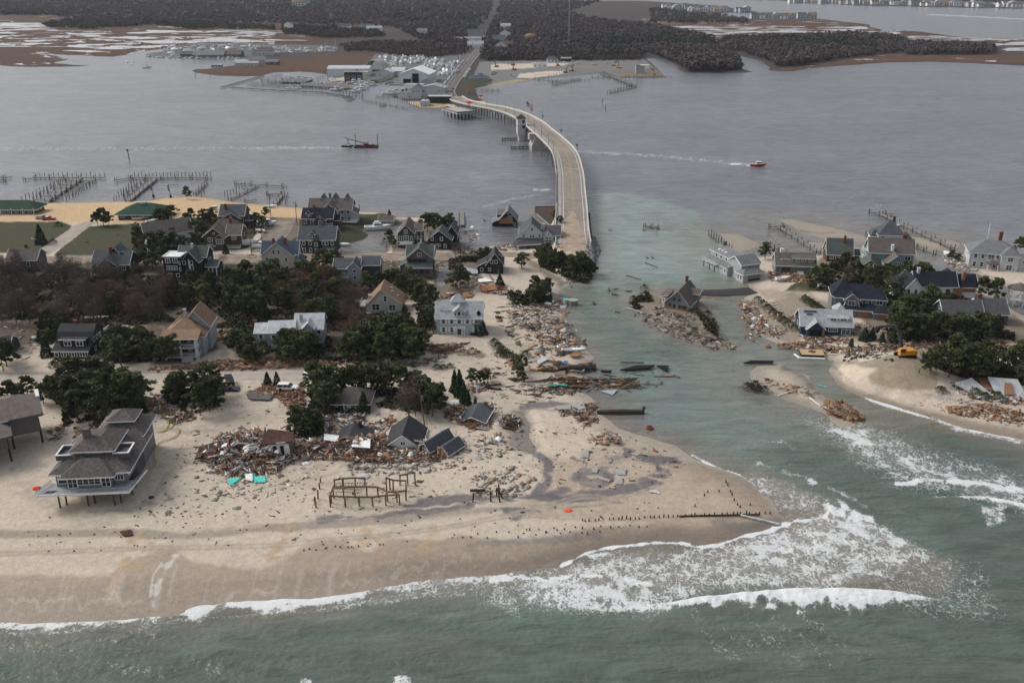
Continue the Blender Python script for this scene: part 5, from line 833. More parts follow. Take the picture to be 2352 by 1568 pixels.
# --- the large stilt house in the foreground
SH = mat('stilt_shingle_roof', (.115,.10,.095), .9, .34, 1.3, .15, fine=.42, band=3.5, bump=.2)
h = House('large dark shingle beach house on timber stilts with wrap-around white edged deck', (205,1167), 5, 'gray', SH, lift=4.0, name='stilt_house')
a = h.block(-7.6,8.2,3.2,12,3.3,'none',0,z0=.0); b = h.block(-4.8,5.4,2.0,4,3.2,'none',0,z0=.0)
h.deck(-11.2,9.8,-.4,3.2,.0,False,m='lgray',th=.35); h.deck(-10.2,10.4,3.2,5,.0,False,m='lgray',th=.3)
mb = MB();
for (p, q) in (((-11.2,-.45),(9.8,-.45)),((9.8,-.45),(11.2,10)),((-11.2,-.45),(-9.2,5))): mb.beam((p[0],p[1],3.85),(q[0],q[1],3.85),.14,.5)
h.part('fascia', mb, 'white')
mb = MB()
for (p, q) in (((-11.1,-.3),(9.7,-.3)),((9.7,-.3),(10.6,5)),((-11.1,-.3),(-9.4,4.6))):
 mb.beam((p[0],p[1],5.0),(q[0],q[1],5.0),.1,.08)
 for k in range(14): t = k/13; mb.beam((p[0]+(q[0]-p[0])*t,p[1]+(q[1]-p[1])*t,4),(p[0]+(q[0]-p[0])*t,p[1]+(q[1]-p[1])*t,5),.06,.06)
h.part('railing', mb, 'lgray')
glr = mat('rail_glass', (.25,.26,.27), .15, .1);
h.wins(a,'f',[-6.1],.9,1.9,1.7,div=1); h.wins(a,'f',[6.8],1.3,1.9,1.2,div=3)
for u, w_, d_ in ((-3.5,2.0,2),(0.2,5.2,4),(4.1,1.8,2)): h.win(b,'f',u,.35 if d_ == 2 else 1.0,w_,2.1 if d_ == 2 else 1.3,div=d_,name='window')
h.wins(a,'r',[6,9],1.2,.9,1.4)
def hiproof(x0, x1, y0, y1, z0, rise, e=.5, r=None, m=SH, name='roof'):
 r = r or min((x1-x0)/2, (y1-y0)/2); R = MB(); R.slab([(x0-e,y0-e,z0),(x1+e,y0-e,z0),(x1+e,y1+e,z0),(x0-e,y1+e,z0),(x0+r,y0+r,z0+rise),(x1-r,y0+r,z0+rise),(x1-r,y1-r,z0+rise),(x0+r,y1-r,z0+rise)], [(0,1,5,4),(1,2,6,5),(2,3,7,6),(3,0,4,7),(4,5,6,7)], .25)
 q = R.build(name, m, h.root); tb = h.trimb
 for (p, s_) in (((x0-e,y0-e-.05),(x1+e,y0-e-.05)),((x1+e+.05,y0-e),(x1+e+.05,y1+e)),((x0-e-.05,y0-e),(x0-e-.05,y1+e))): tb.beam((p[0],p[1],z0-.18),(s_[0],s_[1],z0-.18),.08,.24)
 return q
hiproof(-8.2,9,3.2,22,7.4,3.3,.7,r=5.2); hiproof(-5.4,6,1.4,9,7.3,2.6,.6,r=3.8)
c = h.block(-3.6,4.4,7.2,16,7.0,'none',0,z0=3.4); h.wins(c,'f',[-.9,0.1,1.1,2.1],6.1,.7,.6); h.wins(c,'f',[-3,3.7],6.0,.7,.7)
hiproof(-4.4,5.2,6.6,17,11.05,2.0,.5,r=3.2)
h.lift = 4.0
h.chimney(-1.4,10,8,10.9,M and 'shingle',1.5)
for sx, (xa, xb) in ((-1,(-8.0,-4.4)),(1,(5.2,8.8))):     # two sunken roof terraces with white parapet caps
 mb = MB(); z_ = 10.2
 mb.box(xa,xb,6.2,6.5,9.0,z_); mb.box(xa if sx < 0 else xb-.3, xa+.3 if sx < 0 else xb,6.5,11,9.0,z_); mb.box(xa,xb,11,11.3,9.0,z_); h.part('terrace_wall', mb, 'dgray')
 mb = MB(); mb.box(xa-.1,xb+.1,6.1,6.5,z_,z_+.22); mb.box(xa-.1 if sx < 0 else xb-.3, xa+.3 if sx < 0 else xb+.1,6.5,11.2,z_,z_+.22); mb.box(xa,xb,11.2,11.5,z_,z_+.2); h.part('parapet_cap', mb, 'white')
 mb = MB(); mb.box(xa+.3,xb-.3,6.5,11,9.3,9.4); h.part('terrace_floor', mb, 'gray')
d3 = h.block(-3,7.6,20,30,4.2,'none',0,z0=-3); hiproof(-3.4,8.0,19.5,30.5,8.4,2.6,.6,r=3.8); e3 = h.block(0,5,22.6,27.4,7.2,'none',0,z0=4); h.wins(e3,'f',[.6,1.9,3.1,4.3],6.3,.6,.5); h.wins(e3,'l',[23.6,25,26.4],6.3,.6,.5); hiproof(-.4,5.4,22.2,27.8,11.2,1.9,.7,r=2.9)
f3 = h.block(-1.2,7.6,12,20,3.4,'none',0,z0=-3.5,wall='dgray'); h.wins(d3,'l',[21,22.2,23.4,24.6],1.2,.7,1.8,frame='white'); h.wins(f3,'r',[13.4,15.4],1.6,.8,1.3)
mb = MB(); mb.slab([(-8.2,24.5,5.6),(-4,24.5,5.6),(-4,28.5,5.6),(-8.2,28.5,5.6),(-6.1,26.5,7.2)], [(0,1,4),(1,2,4),(2,3,4),(3,0,4)], .2); h.part('roof', mb, SH); mb = MB(); mb.box(-7.6,-4.6,25,28,0,5.5); h.part('wall', mb, 'ply')
mb = MB();
for k in range(10): t0, t1 = k/10*1.5*PI+.5, (k+1)/10*1.5*PI+.5; mb.beam((-3+1.7*math.cos(t0),24+1.7*math.sin(t0),4.6),(-3+1.7*math.cos(t1),24+1.7*math.sin(t1),4.6),.25,.5)
h.part('curved_parapet', mb, 'white')
for (x, y) in [(-6.9,1),(-5.7,2),(-.4,1),(.8,2),(5.6,1),(6.8,2),(-7,7),(-1,7),(4,7),(8.4,5.5),(8.2,9)]:
 mb = MB(); mb.cyl((x,y,-.8),(x,y,3.7),.22,.2,7); mb.build('stilt', mat('piling_wood', (.085,.055,.04), .9, .3, 3), h.root)
mb = MB(); mb.box(-8,9,1.5,1.8,3.3,3.66); mb.box(-8,9,6,6.3,3.3,3.66); mb.box(.4,1.4,.6,1.6,3,3.6); h.part('beam', mb, M('dwood','rough')); mb = MB(); mb.box(-7.6,8.2,10,12,-.4,4); h.part('wall', mb, M('charcoal','rough'))
mb = MB(); mb.slab([(-9.6,.3,4.1),(-7.6,.5,4.1),(-7,1.6,4.12),(-9,1.4,4.12)], [(0,1,2,3)], .05); h.part('hatch', mb, 'black'); h.done(); h.root.scale = (.88,.88,.94)
# --- leftmost shingle house, cut by the frame
h = House('shingle roofed beach house with dark parapet gutters, cut by the left edge', (-112,1092), 30, 'shingle', SH, lift=3.5, name='beach_house'); SR = mat('weathered_shingle', (.21,.17,.15), .9, .2, .9, .1, fine=.22, band=3.5)
a = h.block(-9,12,0,12,3.2,'none',0,z0=0); h2 = h
hiproof(-9.5,12.5,-.5,12.5,6.9,3.4,.4,r=5.6,m=SR); b = h.block(6,19,6,17,4.4,'none',0,z0=0); hiproof(5.6,19.4,5.6,17.4,8.1,3.2,.4,r=5,m=SR); hiproof(-17,-6,1,12,6.9,3.0,.4,r=4,m=SR)
mb = MB(); mb.beam((-10,-1,6.7),(13,-1,6.7),.5,.5); mb.beam((13,-1,6.7),(13,6,6.7),.5,.5); mb.beam((13,5.2,7.9),(20,5.2,7.9),.6,.6); mb.beam((20,5.2,7.9),(20,17,7.9),.6,.6); h.part('gutter', mb, 'dgray'); mb = MB(); mb.box(19.6,20.4,15,19.5,8.2,8.6); h.part('skylight', mb, 'white')
for (x, y) in [(-8,.5),(-3,.5),(2,.5),(7,.5),(12,.5),(13,6.4),(19,6.4),(19,14)]: mb = MB(); mb.cyl((x,y,-.8),(x,y,6.5),.25,.22,7); mb.build('stilt', M('dwood','rough'), h.root)
h.wins(a,'f',[-6,-2,2,6],.9,1.8,1.5,div=2,frame='charcoal'); h.wins(b,'r',[8,11,14],1,1.5,1.5,div=2,frame='charcoal'); mb = MB(); mb.box(1.4,2.4,2.2,3.3,8.2,8.6); h.part('skylight', mb, 'metal'); h.done()
# --- wrecked buildings
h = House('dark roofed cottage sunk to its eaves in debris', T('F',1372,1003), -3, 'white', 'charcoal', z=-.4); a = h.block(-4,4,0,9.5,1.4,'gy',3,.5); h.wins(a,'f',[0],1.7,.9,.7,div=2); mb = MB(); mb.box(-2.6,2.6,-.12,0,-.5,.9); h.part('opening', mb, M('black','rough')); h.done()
h = House('blue cottage tipped over with bent grey roof on the debris line', T('F',1600,1050), -40, 'bluer', 'slate', z=-.2, tilt=(6,9)); a = h.block(-3.4,.6,0,9,2.0,'gy',1.8,.4); h.block(.6,5,3,9,1.6,'gy',1.6,.4); h.win(a,'f',-1.4,.8,1.7,.8,div=3); h.wins(a,'r',[2,5],.6,.8,.9); mb = MB(); mb.box(.6,4.8,2.5,2.9,-.4,2.2); h.part('torn_wall', mb, 'ply'); h.done()
h.root.scale = (.82,)*3
h = House('smashed beach house frame with broken roof and white interior walls', T('F',40,1120), 4, 'brn', M('dwood','rough'), z=-.3, tilt=(2,-2)); a = h.block(-14,-1,3,9,.7,'none',0); b = h.block(-1,8.4,2,6,2.2,'none',0)
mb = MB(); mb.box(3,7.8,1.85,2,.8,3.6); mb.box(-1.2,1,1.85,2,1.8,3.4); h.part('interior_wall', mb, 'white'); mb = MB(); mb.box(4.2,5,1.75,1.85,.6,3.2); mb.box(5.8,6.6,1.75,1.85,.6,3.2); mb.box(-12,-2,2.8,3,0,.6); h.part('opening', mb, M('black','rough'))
mb = MB(); mb.slab([(1.6,1,4.3),(9,1.4,4.4),(8.6,5.6,4.6),(2.6,6.6,5.2)], [(0,1,2,3)], .3); h.part('roof', mb, M('redbrown','rough')); MB().slab([(-13.6,1.6,1.3),(-9,.6,2.4),(-8,6,3.4),(-13,5,2.6)], [(0,1,2,3)], .2).build('fallen_roof', M('redbrown','rough'), h.root)
rr = random.Random(3)
for k in range(34): x = rr.uniform(-15,8); y = rr.uniform(0,8); an = rr.uniform(0,PI); L_ = rr.uniform(1.5,5); z_ = rr.uniform(1,4.6); MB().beam((x,y,z_),(x+L_*math.cos(an),y+L_*math.sin(an)*.5,z_+rr.uniform(-1,1)),.14,.25).build('broken_rafter', M('wood' if k % 3 else 'pale','rough'), h.root)
for k in range(22): x = rr.uniform(-15,8); y = rr.uniform(-.5,7); z_ = rr.uniform(.5,4.6); w_ = rr.uniform(.6,1.8); MB().slab([(x,y,z_),(x+w_,y,z_+rr.uniform(-.5,.5)),(x+w_,y+w_,z_+.4),(x,y+w_,z_)], [(0,1,2,3)], .08).build('plaster_panel', M('white' if k % 2 else 'brown'), h.root)
h.done()
h = House('small grey bungalow with pyramid roof and porch hidden in pines', T('F',885,655), 0, 'gray', 'brn'); a = h.block(-3.6,5,0,7,2.6,'hip',2.4,.8); h.wins(a,'f',[-2,2.6],.8,1.4,1.1,div=2); h.posts([(-1,-.8),(3.6,-.8)],0,2.5,.2); mb = MB(); mb.box(-.4,.6,-.1,0,-.2,1.9); h.part('door', mb, 'white'); h.done()
h = House('collapsed grey roofed shed spilling plywood near the cypresses', T('F',2010,765), -18, 'ply', 'slate', z=-.6, tilt=(8,-6), name='collapsed_shed', cat='shed'); h.block(-3.6,3,0,6,1.2,'gy',1.4,.4); mb = MB(); mb.slab([(-8,-1,.2),(-4,-1.6,.3),(-4.6,3,1.6),(-8.4,3,1)], [(0,1,2,3)], .15); h.part('fallen_roof', mb, M('slate','roof')); h.done()
h = House('open broken carport roof with wooden frame in the debris line', T('F',905,960), -4, 'wood', 'dgray', z=-.3, name='carport', cat='carport'); mb = MB(); mb.slab([(-4,0,1.2),(-.2,-.2,3.0),(4.6,.4,1.3),(-3.6,6,1.6),(-.2,6,3.3),(4.6,6,1.6)], [(0,1,4,3),(1,2,5,4)], .15); h.part('roof', mb, M('charcoal','roof')); mb = MB(); mb.beam((-4,-.06,1.1),(-.2,-.26,2.9),.1,.4,up=(0,1,0)); mb.beam((4.6,.34,1.2),(-.2,-.26,2.9),.1,.4,up=(0,1,0)); h.part('gable_board', mb, 'ply'); h.posts([(-3.6,.2),(4.2,.6)],-.5,1.4,.35); h.block(-3.4,4,3,6,.9,'none',0); h.done()
h = House('crushed blue-grey roof panels sliding off a wrecked house, far right', T('H',2010,478), -14, 'ply', 'lgray', z=-.4, tilt=(6,3), name='collapsed_house'); a = h.block(-2,6,1,7,1.4,'none',0); mb = MB(); mb.slab([(-9,1.5,1.6),(-3,-2,.4),(1,-1,.6),(-4.5,4,2.6)], [(0,1,2,3)], .2); mb.slab([(1.4,-1.5,.8),(9,-.4,.8),(7,5.6,3.2),(-.6,4.6,3.2)], [(0,1,2,3)], .2); mb.slab([(-3,-2.4,.3),(1,-3.6,-.2),(2.6,-1.6,.6),(-1,-.4,1)], [(0,1,2,3)], .2); h.part('roof_panel', mb, M('pale','roof')); mb = MB();
for k in range(16): x = rr.uniform(-9,8); mb.beam((x,rr.uniform(-3,2),.4),(x+rr.uniform(1,3.4),rr.uniform(-3,3),rr.uniform(.3,1.8)),.16,.2)
h.part('broken_trim', mb, 'white'); mb = MB(); mb.slab([(3,-.6,1.5),(5.4,-.2,1.6),(5.2,3.6,2.95),(3.4,3.2,2.9)], [(0,1,2,3)], .2); h.part('exposed_sheathing', mb, 'ply'); h.done()
TW = mat('frame_timber', (.14,.10,.065), .9, .3, 2)
fr = empty('pile_foundation_frame', (0,0,0), 0, 'bare timber piles and beams of a vanished house standing on the beach', 'foundation frame')
def fpost(zx, zy, top, r=.17):
 p = at(*T('F', zx, zy)); mb = MB(); mb.cyl((p.x,p.y,p.z-.5),(p.x+random.uniform(-.1,.1),p.y,p.z+top),r,r,6); mb.build('pile', TW, fr); return Vector((p.x,p.y,p.z+top-.15))
PF = {}
for k, (x, y, t) in enumerate([(722,1515,2.8),(857,1515,2.6),(980,1510,2.4),(1102,1510,2.4),(1218,1500,2.5),(1342,1498,2.6),(752,1440,2.8),(840,1420,4.4),(945,1435,2.8),(1050,1430,2.8),(1150,1428,2.6),(1235,1470,2.6),(1318,1470,2.6),(1398,1460,2.6),
  (762,1340,2.0),(840,1350,2.6),(945,1330,2.2),(1030,1330,2.2),(1225,1380,3.6),(1255,1360,2.8),(1283,1365,2.6),(1402,1370,2.6),(1345,1320,2.6),(1415,1320,2.8),(1482,1320,3.2),(592,1520,2.6),(582,1480,1.2),(610,1445,2.2),(625,1350,1.3),(632,1300,1.1),(730,1480,1.6)]):
 PF[k] = fpost(x, y, t)
for a, b in [(0,1),(1,2),(2,3),(3,4),(6,8),(8,9),(9,10),(10,11),(11,12),(12,13),(14,15),(15,16),(16,17),(20,21),(18,20),(22,23),(0,6),(4,11),(5,12),(13,21),(5,4)]:
 pa, pb_ = PF[a].copy(), PF[b].copy(); z = (pa.z+pb_.z)/2; mb = MB(); mb.beam(pa, pb_, .25, .32); mb.build('beam', TW, fr)
mb = MB();
for k in range(12): t = k/11; a = PF[6].lerp(PF[9], t); b = PF[0].lerp(PF[2], t); mb.beam(a+Vector((0,1.6,.1)), b+Vector((0,1.2,.1)), .08, .12)
for k in range(4): t = k/3; a = PF[6].lerp(PF[0], t)+Vector((0,1.4,.15)); b = PF[9].lerp(PF[2], t)+Vector((0,1.4,.15)); mb.beam(a, b, .08, .1)
mb.build('joist_grid', M('wood','rough'), fr)
fr2 = empty('broken_pile_frame', (0,0,0), 0, 'blackened leaning piles with one broken beam right of the larger timber frame', 'foundation frame')
for (x, y, t, lx) in [(1995,1470,2.0,.2),(2157,1468,2.4,0),(2225,1400,2.4,.1),(2240,1470,3,-.4),(2270,1440,2.6,-1.2),(2210,1420,2,0)]:
 p = at(*T('F', x, y)); mb = MB(); mb.cyl((p.x,p.y,p.z-.4),(p.x+lx,p.y,p.z+t),.18,n=6); mb.build('pile', M('dwood','rough'), fr2)
a, b = at(*T('F',1972,1390)), at(*T('F',2110,1392)); mb = MB(); mb.beam(a+Vector((0,0,.6)), b+Vector((0,0,.7)), .4, .5); mb.build('beam', M('dwood','rough'), fr2)
# ---------------------------------------------------------------- vegetation
def leafmesh(name, pts, sizes, m, flat=.5):
 """many small leaf-clump faces at pts"""
 n = len(pts); pts = np.asarray(pts); a = np.random.normal(size=(n, 3)); a[:, 2] *= flat; a /= np.linalg.norm(a, axis=1)[:, None]
 b = np.cross(a, np.random.normal(size=(n, 3))); b /= np.linalg.norm(b, axis=1)[:, None]
 s_ = np.asarray(sizes)[:, None]; a = a*s_; b = b*s_*np.random.uniform(.45, .9, (n, 1))
 V = np.stack([pts-a-b*.6, pts+a*.8-b, pts+a+b*.7, pts-a*.7+b], 1).reshape(-1, 3)
 return npmesh(name, V, np.arange(4*n).reshape(n, 4), m, smooth=False)
pine_m = mat('pine_needles', (.068,.079,.034), .85, .55, .4, .12, rnd=.26, fine=.28)
cedar_m = mat('cedar_needles', (.034,.050,.026), .85, .35, .6, .1, rnd=.2, fine=.25)
twig_m = mat('bare_twigs', (.105,.080,.068), .95, .3, .5, .05, rnd=.3, fine=.2)
russet_m = mat('russet_leaves', (.13,.078,.045), .95, .3, .5, .05, rnd=.25, fine=.2)
bark_m = mat('bark', (.10,.08,.065), .95, .25, 2, .05)
def crown_pts(kind, H_, R_, n, rg):
 P = []; Sz = []
 if kind == 'pine':       # irregular layered crown made of separate clumps
  nc = 44; cs = []
  for k in range(nc):
   t = rg.random()**.8; z = H_*(.30+.66*t); r = R_*(1.05-.75*max(0, (t-.35)/.65)**1.4)*math.sqrt(rg.random()); an = rg.uniform(0, 2*PI)
   cs.append((r*math.cos(an), r*math.sin(an), z, rg.uniform(.12, .23)*R_))
  for k in range(n):
   c = cs[k % nc]; v = np.array([rg.gauss(0, 1) for _ in range(3)]); v /= np.linalg.norm(v); r = c[3]*rg.uniform(.55, 1.15)
   P.append((c[0]+v[0]*r*1.2, c[1]+v[1]*r*1.2, c[2]+v[2]*r*.75)); Sz.append(rg.uniform(.14, .34)*H_/8)
 elif kind == 'cone':
  for k in range(n):
   t = rg.random()**1.4; an = rg.uniform(0, 2*PI); r = R_*(1-t)**.8*(1+.22*math.sin(an*5+t*9))*rg.uniform(.75, 1.05)
   P.append((r*math.cos(an), r*math.sin(an), H_*(.03+.97*t))); Sz.append(rg.uniform(.14, .30)*H_/7)
 elif kind == 'bare':
  nc = 26; cs = []
  for k in range(nc):
   t = rg.random(); z = H_*(.38+.6*t); r = R_*(1-.55*t)*math.sqrt(rg.random()); an = rg.uniform(0, 2*PI); cs.append((r*math.cos(an), r*math.sin(an), z, R_*rg.uniform(.2, .35)))
  for k in range(n):
   c = cs[k % nc]; P.append((c[0]+rg.gauss(0, .6)*c[3], c[1]+rg.gauss(0, .6)*c[3], c[2]+rg.gauss(0, .6)*c[3])); Sz.append(rg.uniform(.05, .12)*H_/7)
 else:
  for k in range(n):
   an = rg.uniform(0, 2*PI); el = rg.uniform(0, PI/2); r = R_*rg.uniform(.6, 1.05)*(1+.25*math.sin(an*4+el*6)); P.append((r*math.cos(an)*math.cos(el), r*math.sin(an)*math.cos(el), H_*math.sin(el)*rg.uniform(.7, 1.05))); Sz.append(rg.uniform(.12, .26)*H_/3)
 return P, Sz
def make_tree(kind, seed, H_, R_, n, m, name, cat, thin=False):
 rg = random.Random(seed); root = empty(name, (0, 0, -50), 0, 'x', cat)
 tr = MB(); lean = rg.uniform(-.25, .25); top = Vector((lean, rg.uniform(-.2, .2), H_*(.8 if kind != 'shrub' else .5)))
 tr.cyl((0,0,-.6), top*.5, .035*H_*.6, .022*H_*.6, 6); tr.cyl(top*.5, top, .022*H_*.6, .008*H_*.6, 5)
 for k in range(18 if kind == 'bare' else 8):
  t = rg.uniform(.3, .85); an = rg.uniform(0, 2*PI); p0 = top*t; L_ = R_*rg.uniform(.5, .95)*(1.1-t*.5); p1 = p0+Vector((math.cos(an)*L_, math.sin(an)*L_, L_*rg.uniform(.3, .9))); tr.cyl(p0, p1, .009*H_*.6, .003*H_, 4)
  if kind == 'bare':
   for q in range(3): a2 = an+rg.uniform(-1, 1); s_ = p0.lerp(p1, rg.uniform(.4, .95)); tr.cyl(s_, s_+Vector((math.cos(a2)*L_*.5, math.sin(a2)*L_*.5, L_*.5)), .004*H_*.6, .003, 3)
 tr.build('trunk', bark_m, root)
 P, Sz = crown_pts(kind, H_, R_, n, rg); c = leafmesh('crown', P, Sz, m, .5 if kind != 'bare' else 1.4)
 c.parent = root; KIDS[root.name] = list(root.children); return root
PINES = [make_tree('pine', 10+k, 8.4, 2.9+.3*(k % 3), 2300, pine_m, 'pine_tree', 'tree') for k in range(5)]
CEDARS = [make_tree('cone', 30+k, 7, 2.1, 1500, cedar_m, 'cedar_tree', 'tree') for k in range(3)]
CYP = [make_tree('cone', 40+k, 7, 1.3, 1200, mat('cypress_leaves', (.035,.068,.028), .85, .3, .6, .1, rnd=.1, fine=.25), 'cypress_tree', 'tree') for k in range(2)]
BARES = [make_tree('bare', 50+k, 8, 3.4, 2100, twig_m, 'bare_tree', 'tree') for k in range(4)]
RUSS = [make_tree('bare', 60+k, 5, 2.8, 1500, russet_m, 'russet_tree', 'tree') for k in range(2)]
SHR = [make_tree('shrub', 70+k, 1.8, 1.8, 520, pine_m, 'shrub', 'shrub') for k in range(3)]
RSHR = [make_tree('shrub', 80+k, 1.3, 1.6, 400, russet_m, 'dune_shrub', 'shrub') for k in range(2)]
BRU = [make_tree('shrub', 90+k, 1.8, 1.6, 260, mat('dead_brush', (.055,.045,.032), .95, .35, .8, .05, fine=.3), 'shrub', 'shrub') for k in range(2)]
ALLP = BRU+PINES+CEDARS+CYP+BARES+RUSS+SHR+RSHR
trng = random.Random(99)
def inpoly(poly, x, y):
 c = False; n = len(poly)
 for i in range(n):
  (x0, y0), (x1, y1) = poly[i], poly[(i+1) % n]
  if (y0 > y) != (y1 > y) and x < (x1-x0)*(y-y0)/(y1-y0)+x0: c = not c
 return c
NT = 0
def tree(kinds, x, y, hgt, label, group=None):
 global NT; NT += 1
 root = trng.choice(kinds); base = {'pine_tree': 8, 'cedar_tree': 7, 'cypress_tree': 7, 'bare_tree': 8, 'russet_tree': 5, 'shrub': 1.8, 'dune_shrub': 1.3}[root.name.split('.')[0]]
 s_ = hgt/base; p = at(x, y); sx = s_*trng.uniform(.9, 1.2)
 r = place(root, USED, p-Vector((0,0,.1)), trng.uniform(0, 2*PI), label, group, (sx, sx*trng.uniform(.9, 1.1), s_*trng.uniform(.9, 1.1)))
 if group is None and 'group' in r.keys(): del r['group']
 return r
def grove(poly, n, h0, h1, kinds, label, group, mind=9):
 n = int(n*.70+.6) if kinds[0] is PINES[0] else n; mind *= 1.08; xs = [p[0] for p in poly]; ys = [p[1] for p in poly]; got = []; tries = 0
 while len(got) < n and tries < 4000:
  tries += 1; x = trng.uniform(min(xs), max(xs)); y = trng.uniform(min(ys), max(ys))
  if inpoly(poly, x, y) and all(math.hypot(x-a, (y-b)*2.2) > mind for a, b in got): got.append((x, y))
 for x, y in got: tree(kinds, x, y, trng.uniform(h0, h1)*1.06, label, group)
G_ = grove
G_([(145,905),(230,880),(325,925),(335,955),(250,985),(160,985),(140,950)], 20, 6.5, 9.5, PINES, 'dark pine in the dense grove behind the big stilt house', 'pines behind the stilt house', 17)
tree(CEDARS, 312, 948, 8.5, 'conical cedar at the right end of the grove behind the stilt house')
G_([(5,905),(150,900),(150,935),(10,935)], 9, 4.5, 6, PINES, 'low pine in the row along the sandy road, far left', 'pine row by the sandy road', 16)
G_([(380,905),(480,900),(508,935),(480,958),(420,955),(390,930)], 11, 6, 8.5, PINES, 'dark pine in the round clump right of the stilt house', 'pines in the round clump', 16)
tree(CEDARS, 398, 925, 5, 'small cedar left of the round pine clump')
G_([(712,900),(780,900),(785,945),(740,955),(715,940)], 9, 7, 9.5, PINES, 'tall pine in the clump beside the white vehicles', 'pines beside the white vehicles', 15)
G_([(662,985),(725,960),(745,990),(700,1018),(665,1012)], 8, 5, 6.8, PINES, 'pine leaning over the broken timber beside the smashed house', 'pines beside the smashed house', 14)
G_([(798,895),(960,880),(965,905),(850,915),(800,912)], 13, 5.5, 7.5, PINES, 'pine in the long row behind the small grey bungalow', 'pines behind the grey bungalow', 16)
tree(CEDARS, 836, 945, 5.6, 'slim cedar at the right side of the small grey bungalow'); tree(CEDARS, 828, 998, 3.4, 'short round cedar standing in the wood debris')
G_([(972,925),(1012,920),(1018,962),(978,962)], 6, 6.5, 8.5, PINES, 'dark pine beside the leaning utility pole', 'pines beside the leaning pole', 12)
G_([(935,925),(968,920),(970,975),(940,970)], 6, 6, 8, BARES, 'bare grey-brown tree left of the leaning utility pole', 'bare trees by the leaning pole', 12)
for x, y, hh in [(1045,900,6.4),(1056,906,7.0),(1066,925,6.5),(1076,935,5.2),(1092,942,3.6),(1052,912,5)]: tree(CYP, x, y, hh, 'bright green cypress in the tight cluster on the sand', 'cypresses on the sand')
for x, y in [(1085,882),(1104,884),(1120,880)]: tree(PINES, x, y, 4.2, 'low pine right of the cypress cluster', 'low pines by the cypresses')
tree(BARES, 1112, 872, 4, 'small leafless tree beside the low pines on the sand'); tree(RSHR, 1116, 948, 3, 'grey leafless bush right of the cypresses')
G_([(785,800),(860,770),(960,780),(975,810),(960,835),(830,850),(790,835)], 30, 6, 8.5, PINES, 'dark pine in the large grove left of the grey-blue colonial', 'pines in the central grove', 17)
G_([(560,812),(605,812),(610,838),(560,835)], 5, 5, 6.5, PINES, 'pine at the left front of the light grey cape house', 'pines left of the cape house', 14)
G_([(635,805),(730,800),(735,838),(650,838)], 10, 5.5, 7.5, PINES, 'pine in front of the right wing of the light grey cape house', 'pines before the cape house', 15)
G_([(262,808),(400,800),(410,828),(400,845),(270,845)], 16, 6, 8.5, PINES, 'dark pine between the black gambrel house and the tan roofed house', 'pines between gambrel and tan house', 16)
tree(PINES, 545, 812, 6.5, 'pine standing between the tan roofed house and the cape house'); G_([(120,838),(260,832),(262,842),(122,848)], 10, 1.4, 2.2, SHR, 'clipped green hedge bush along the sandy road', 'hedge bushes', 12)
G_([(385,660),(500,650),(640,640),(780,650),(800,680),(760,700),(775,760),(600,735),(500,735),(390,740)], 58, 6, 9, PINES+CEDARS[:1], 'evergreen in the broad wood in the middle of the left side', 'evergreens in the middle wood', 15)
G_([(640,650),(790,665),(870,740),(860,780),(770,800),(745,740),(640,720)], 22, 5, 7.5, BARES+RUSS[:1], 'leafless brown tree mixed into the middle wood', 'bare trees in the middle wood', 16)
G_([(-40,625),(130,625),(250,640),(390,650),(390,745),(270,740),(160,752),(60,745),(-40,750)], 62, 5.5, 8.5, BARES, 'leafless purplish-brown tree in the wood at far left', 'bare trees in the left wood', 16)
G_([(150,655),(400,650),(400,740),(260,740)], 16, 4.5, 6.5, RUSS+PINES[:2], 'russet or dark tree scattered in the left wood', 'scattered trees in the left wood', 20)
G_([(80,780),(140,740),(160,765),(110,830),(85,820)], 8, 5, 7, CEDARS+PINES[:2], 'evergreen left of the black gambrel house', 'evergreens by the gambrel house', 15)
G_([(-10,830),(30,828),(25,858),(-10,860)], 4, 6, 8, PINES, 'dark pine at the left edge below the collapsed cottage', 'pines at the left edge', 12)
G_([(305,560),(345,540),(360,590),(320,600)], 6, 7, 9, PINES, 'tall dark pine beside the white gabled house', 'pines by the white gabled house', 12)
for x, y, hh in [(372,578,8),(400,572,7),(385,590,5),(420,580,7),(440,560,8),(452,572,7),(462,545,7)]: tree(PINES, x, y, hh, 'pine in front of the long white gabled house', 'pines before the white gabled house')
for x, y, hh in [(368,508,6),(395,505,7),(380,512,6),(440,505,5),(468,512,6),(485,508,6),(430,515,5)]: tree(PINES, x, y, hh, 'pine right of the central green roofed bungalow', 'pines by the green roofed bungalow')
tree(PINES, 430, 458, 6.5, 'single crooked pine on the sandy point by the bay'); tree(PINES, 238, 518, 7.5, 'dark spreading pine left of the central green roofed bungalow', 'pair of pines'); tree(PINES, 250, 520, 7, 'dark spreading pine left of the central green roofed bungalow', 'pair of pines'); tree(PINES, 225, 519, 5.5, 'short pine left of the spreading pair on the lawn edge')
tree(CEDARS, 95, 560, 7.5, 'lone dark conical evergreen on the lawn beside the driveway'); tree(SHR, 122, 557, 1.8, 'low shrub trailing right of the lone conical evergreen'); tree(SHR, 135, 519, 2, 'wide dark shrub on the lawn near the pickup trucks')
for x, y, hh in [(590,520,6),(605,525,5),(612,500,5)]: tree(PINES, x, y, hh, 'pine between the brown gabled house and the side street', 'pines by the side street')
tree(CEDARS, 519, 583, 4.5, 'small conical cedar in front of the brown gabled house');
for x, y in [(335,615),(352,620),(365,610),(318,612)]: tree(PINES, x, y, 6.5, 'pine between the black cottage and the white topped house', 'pines between black cottages')
tree(RUSS, 513, 608, 3.8, 'small russet tree at the street edge by the white topped house')
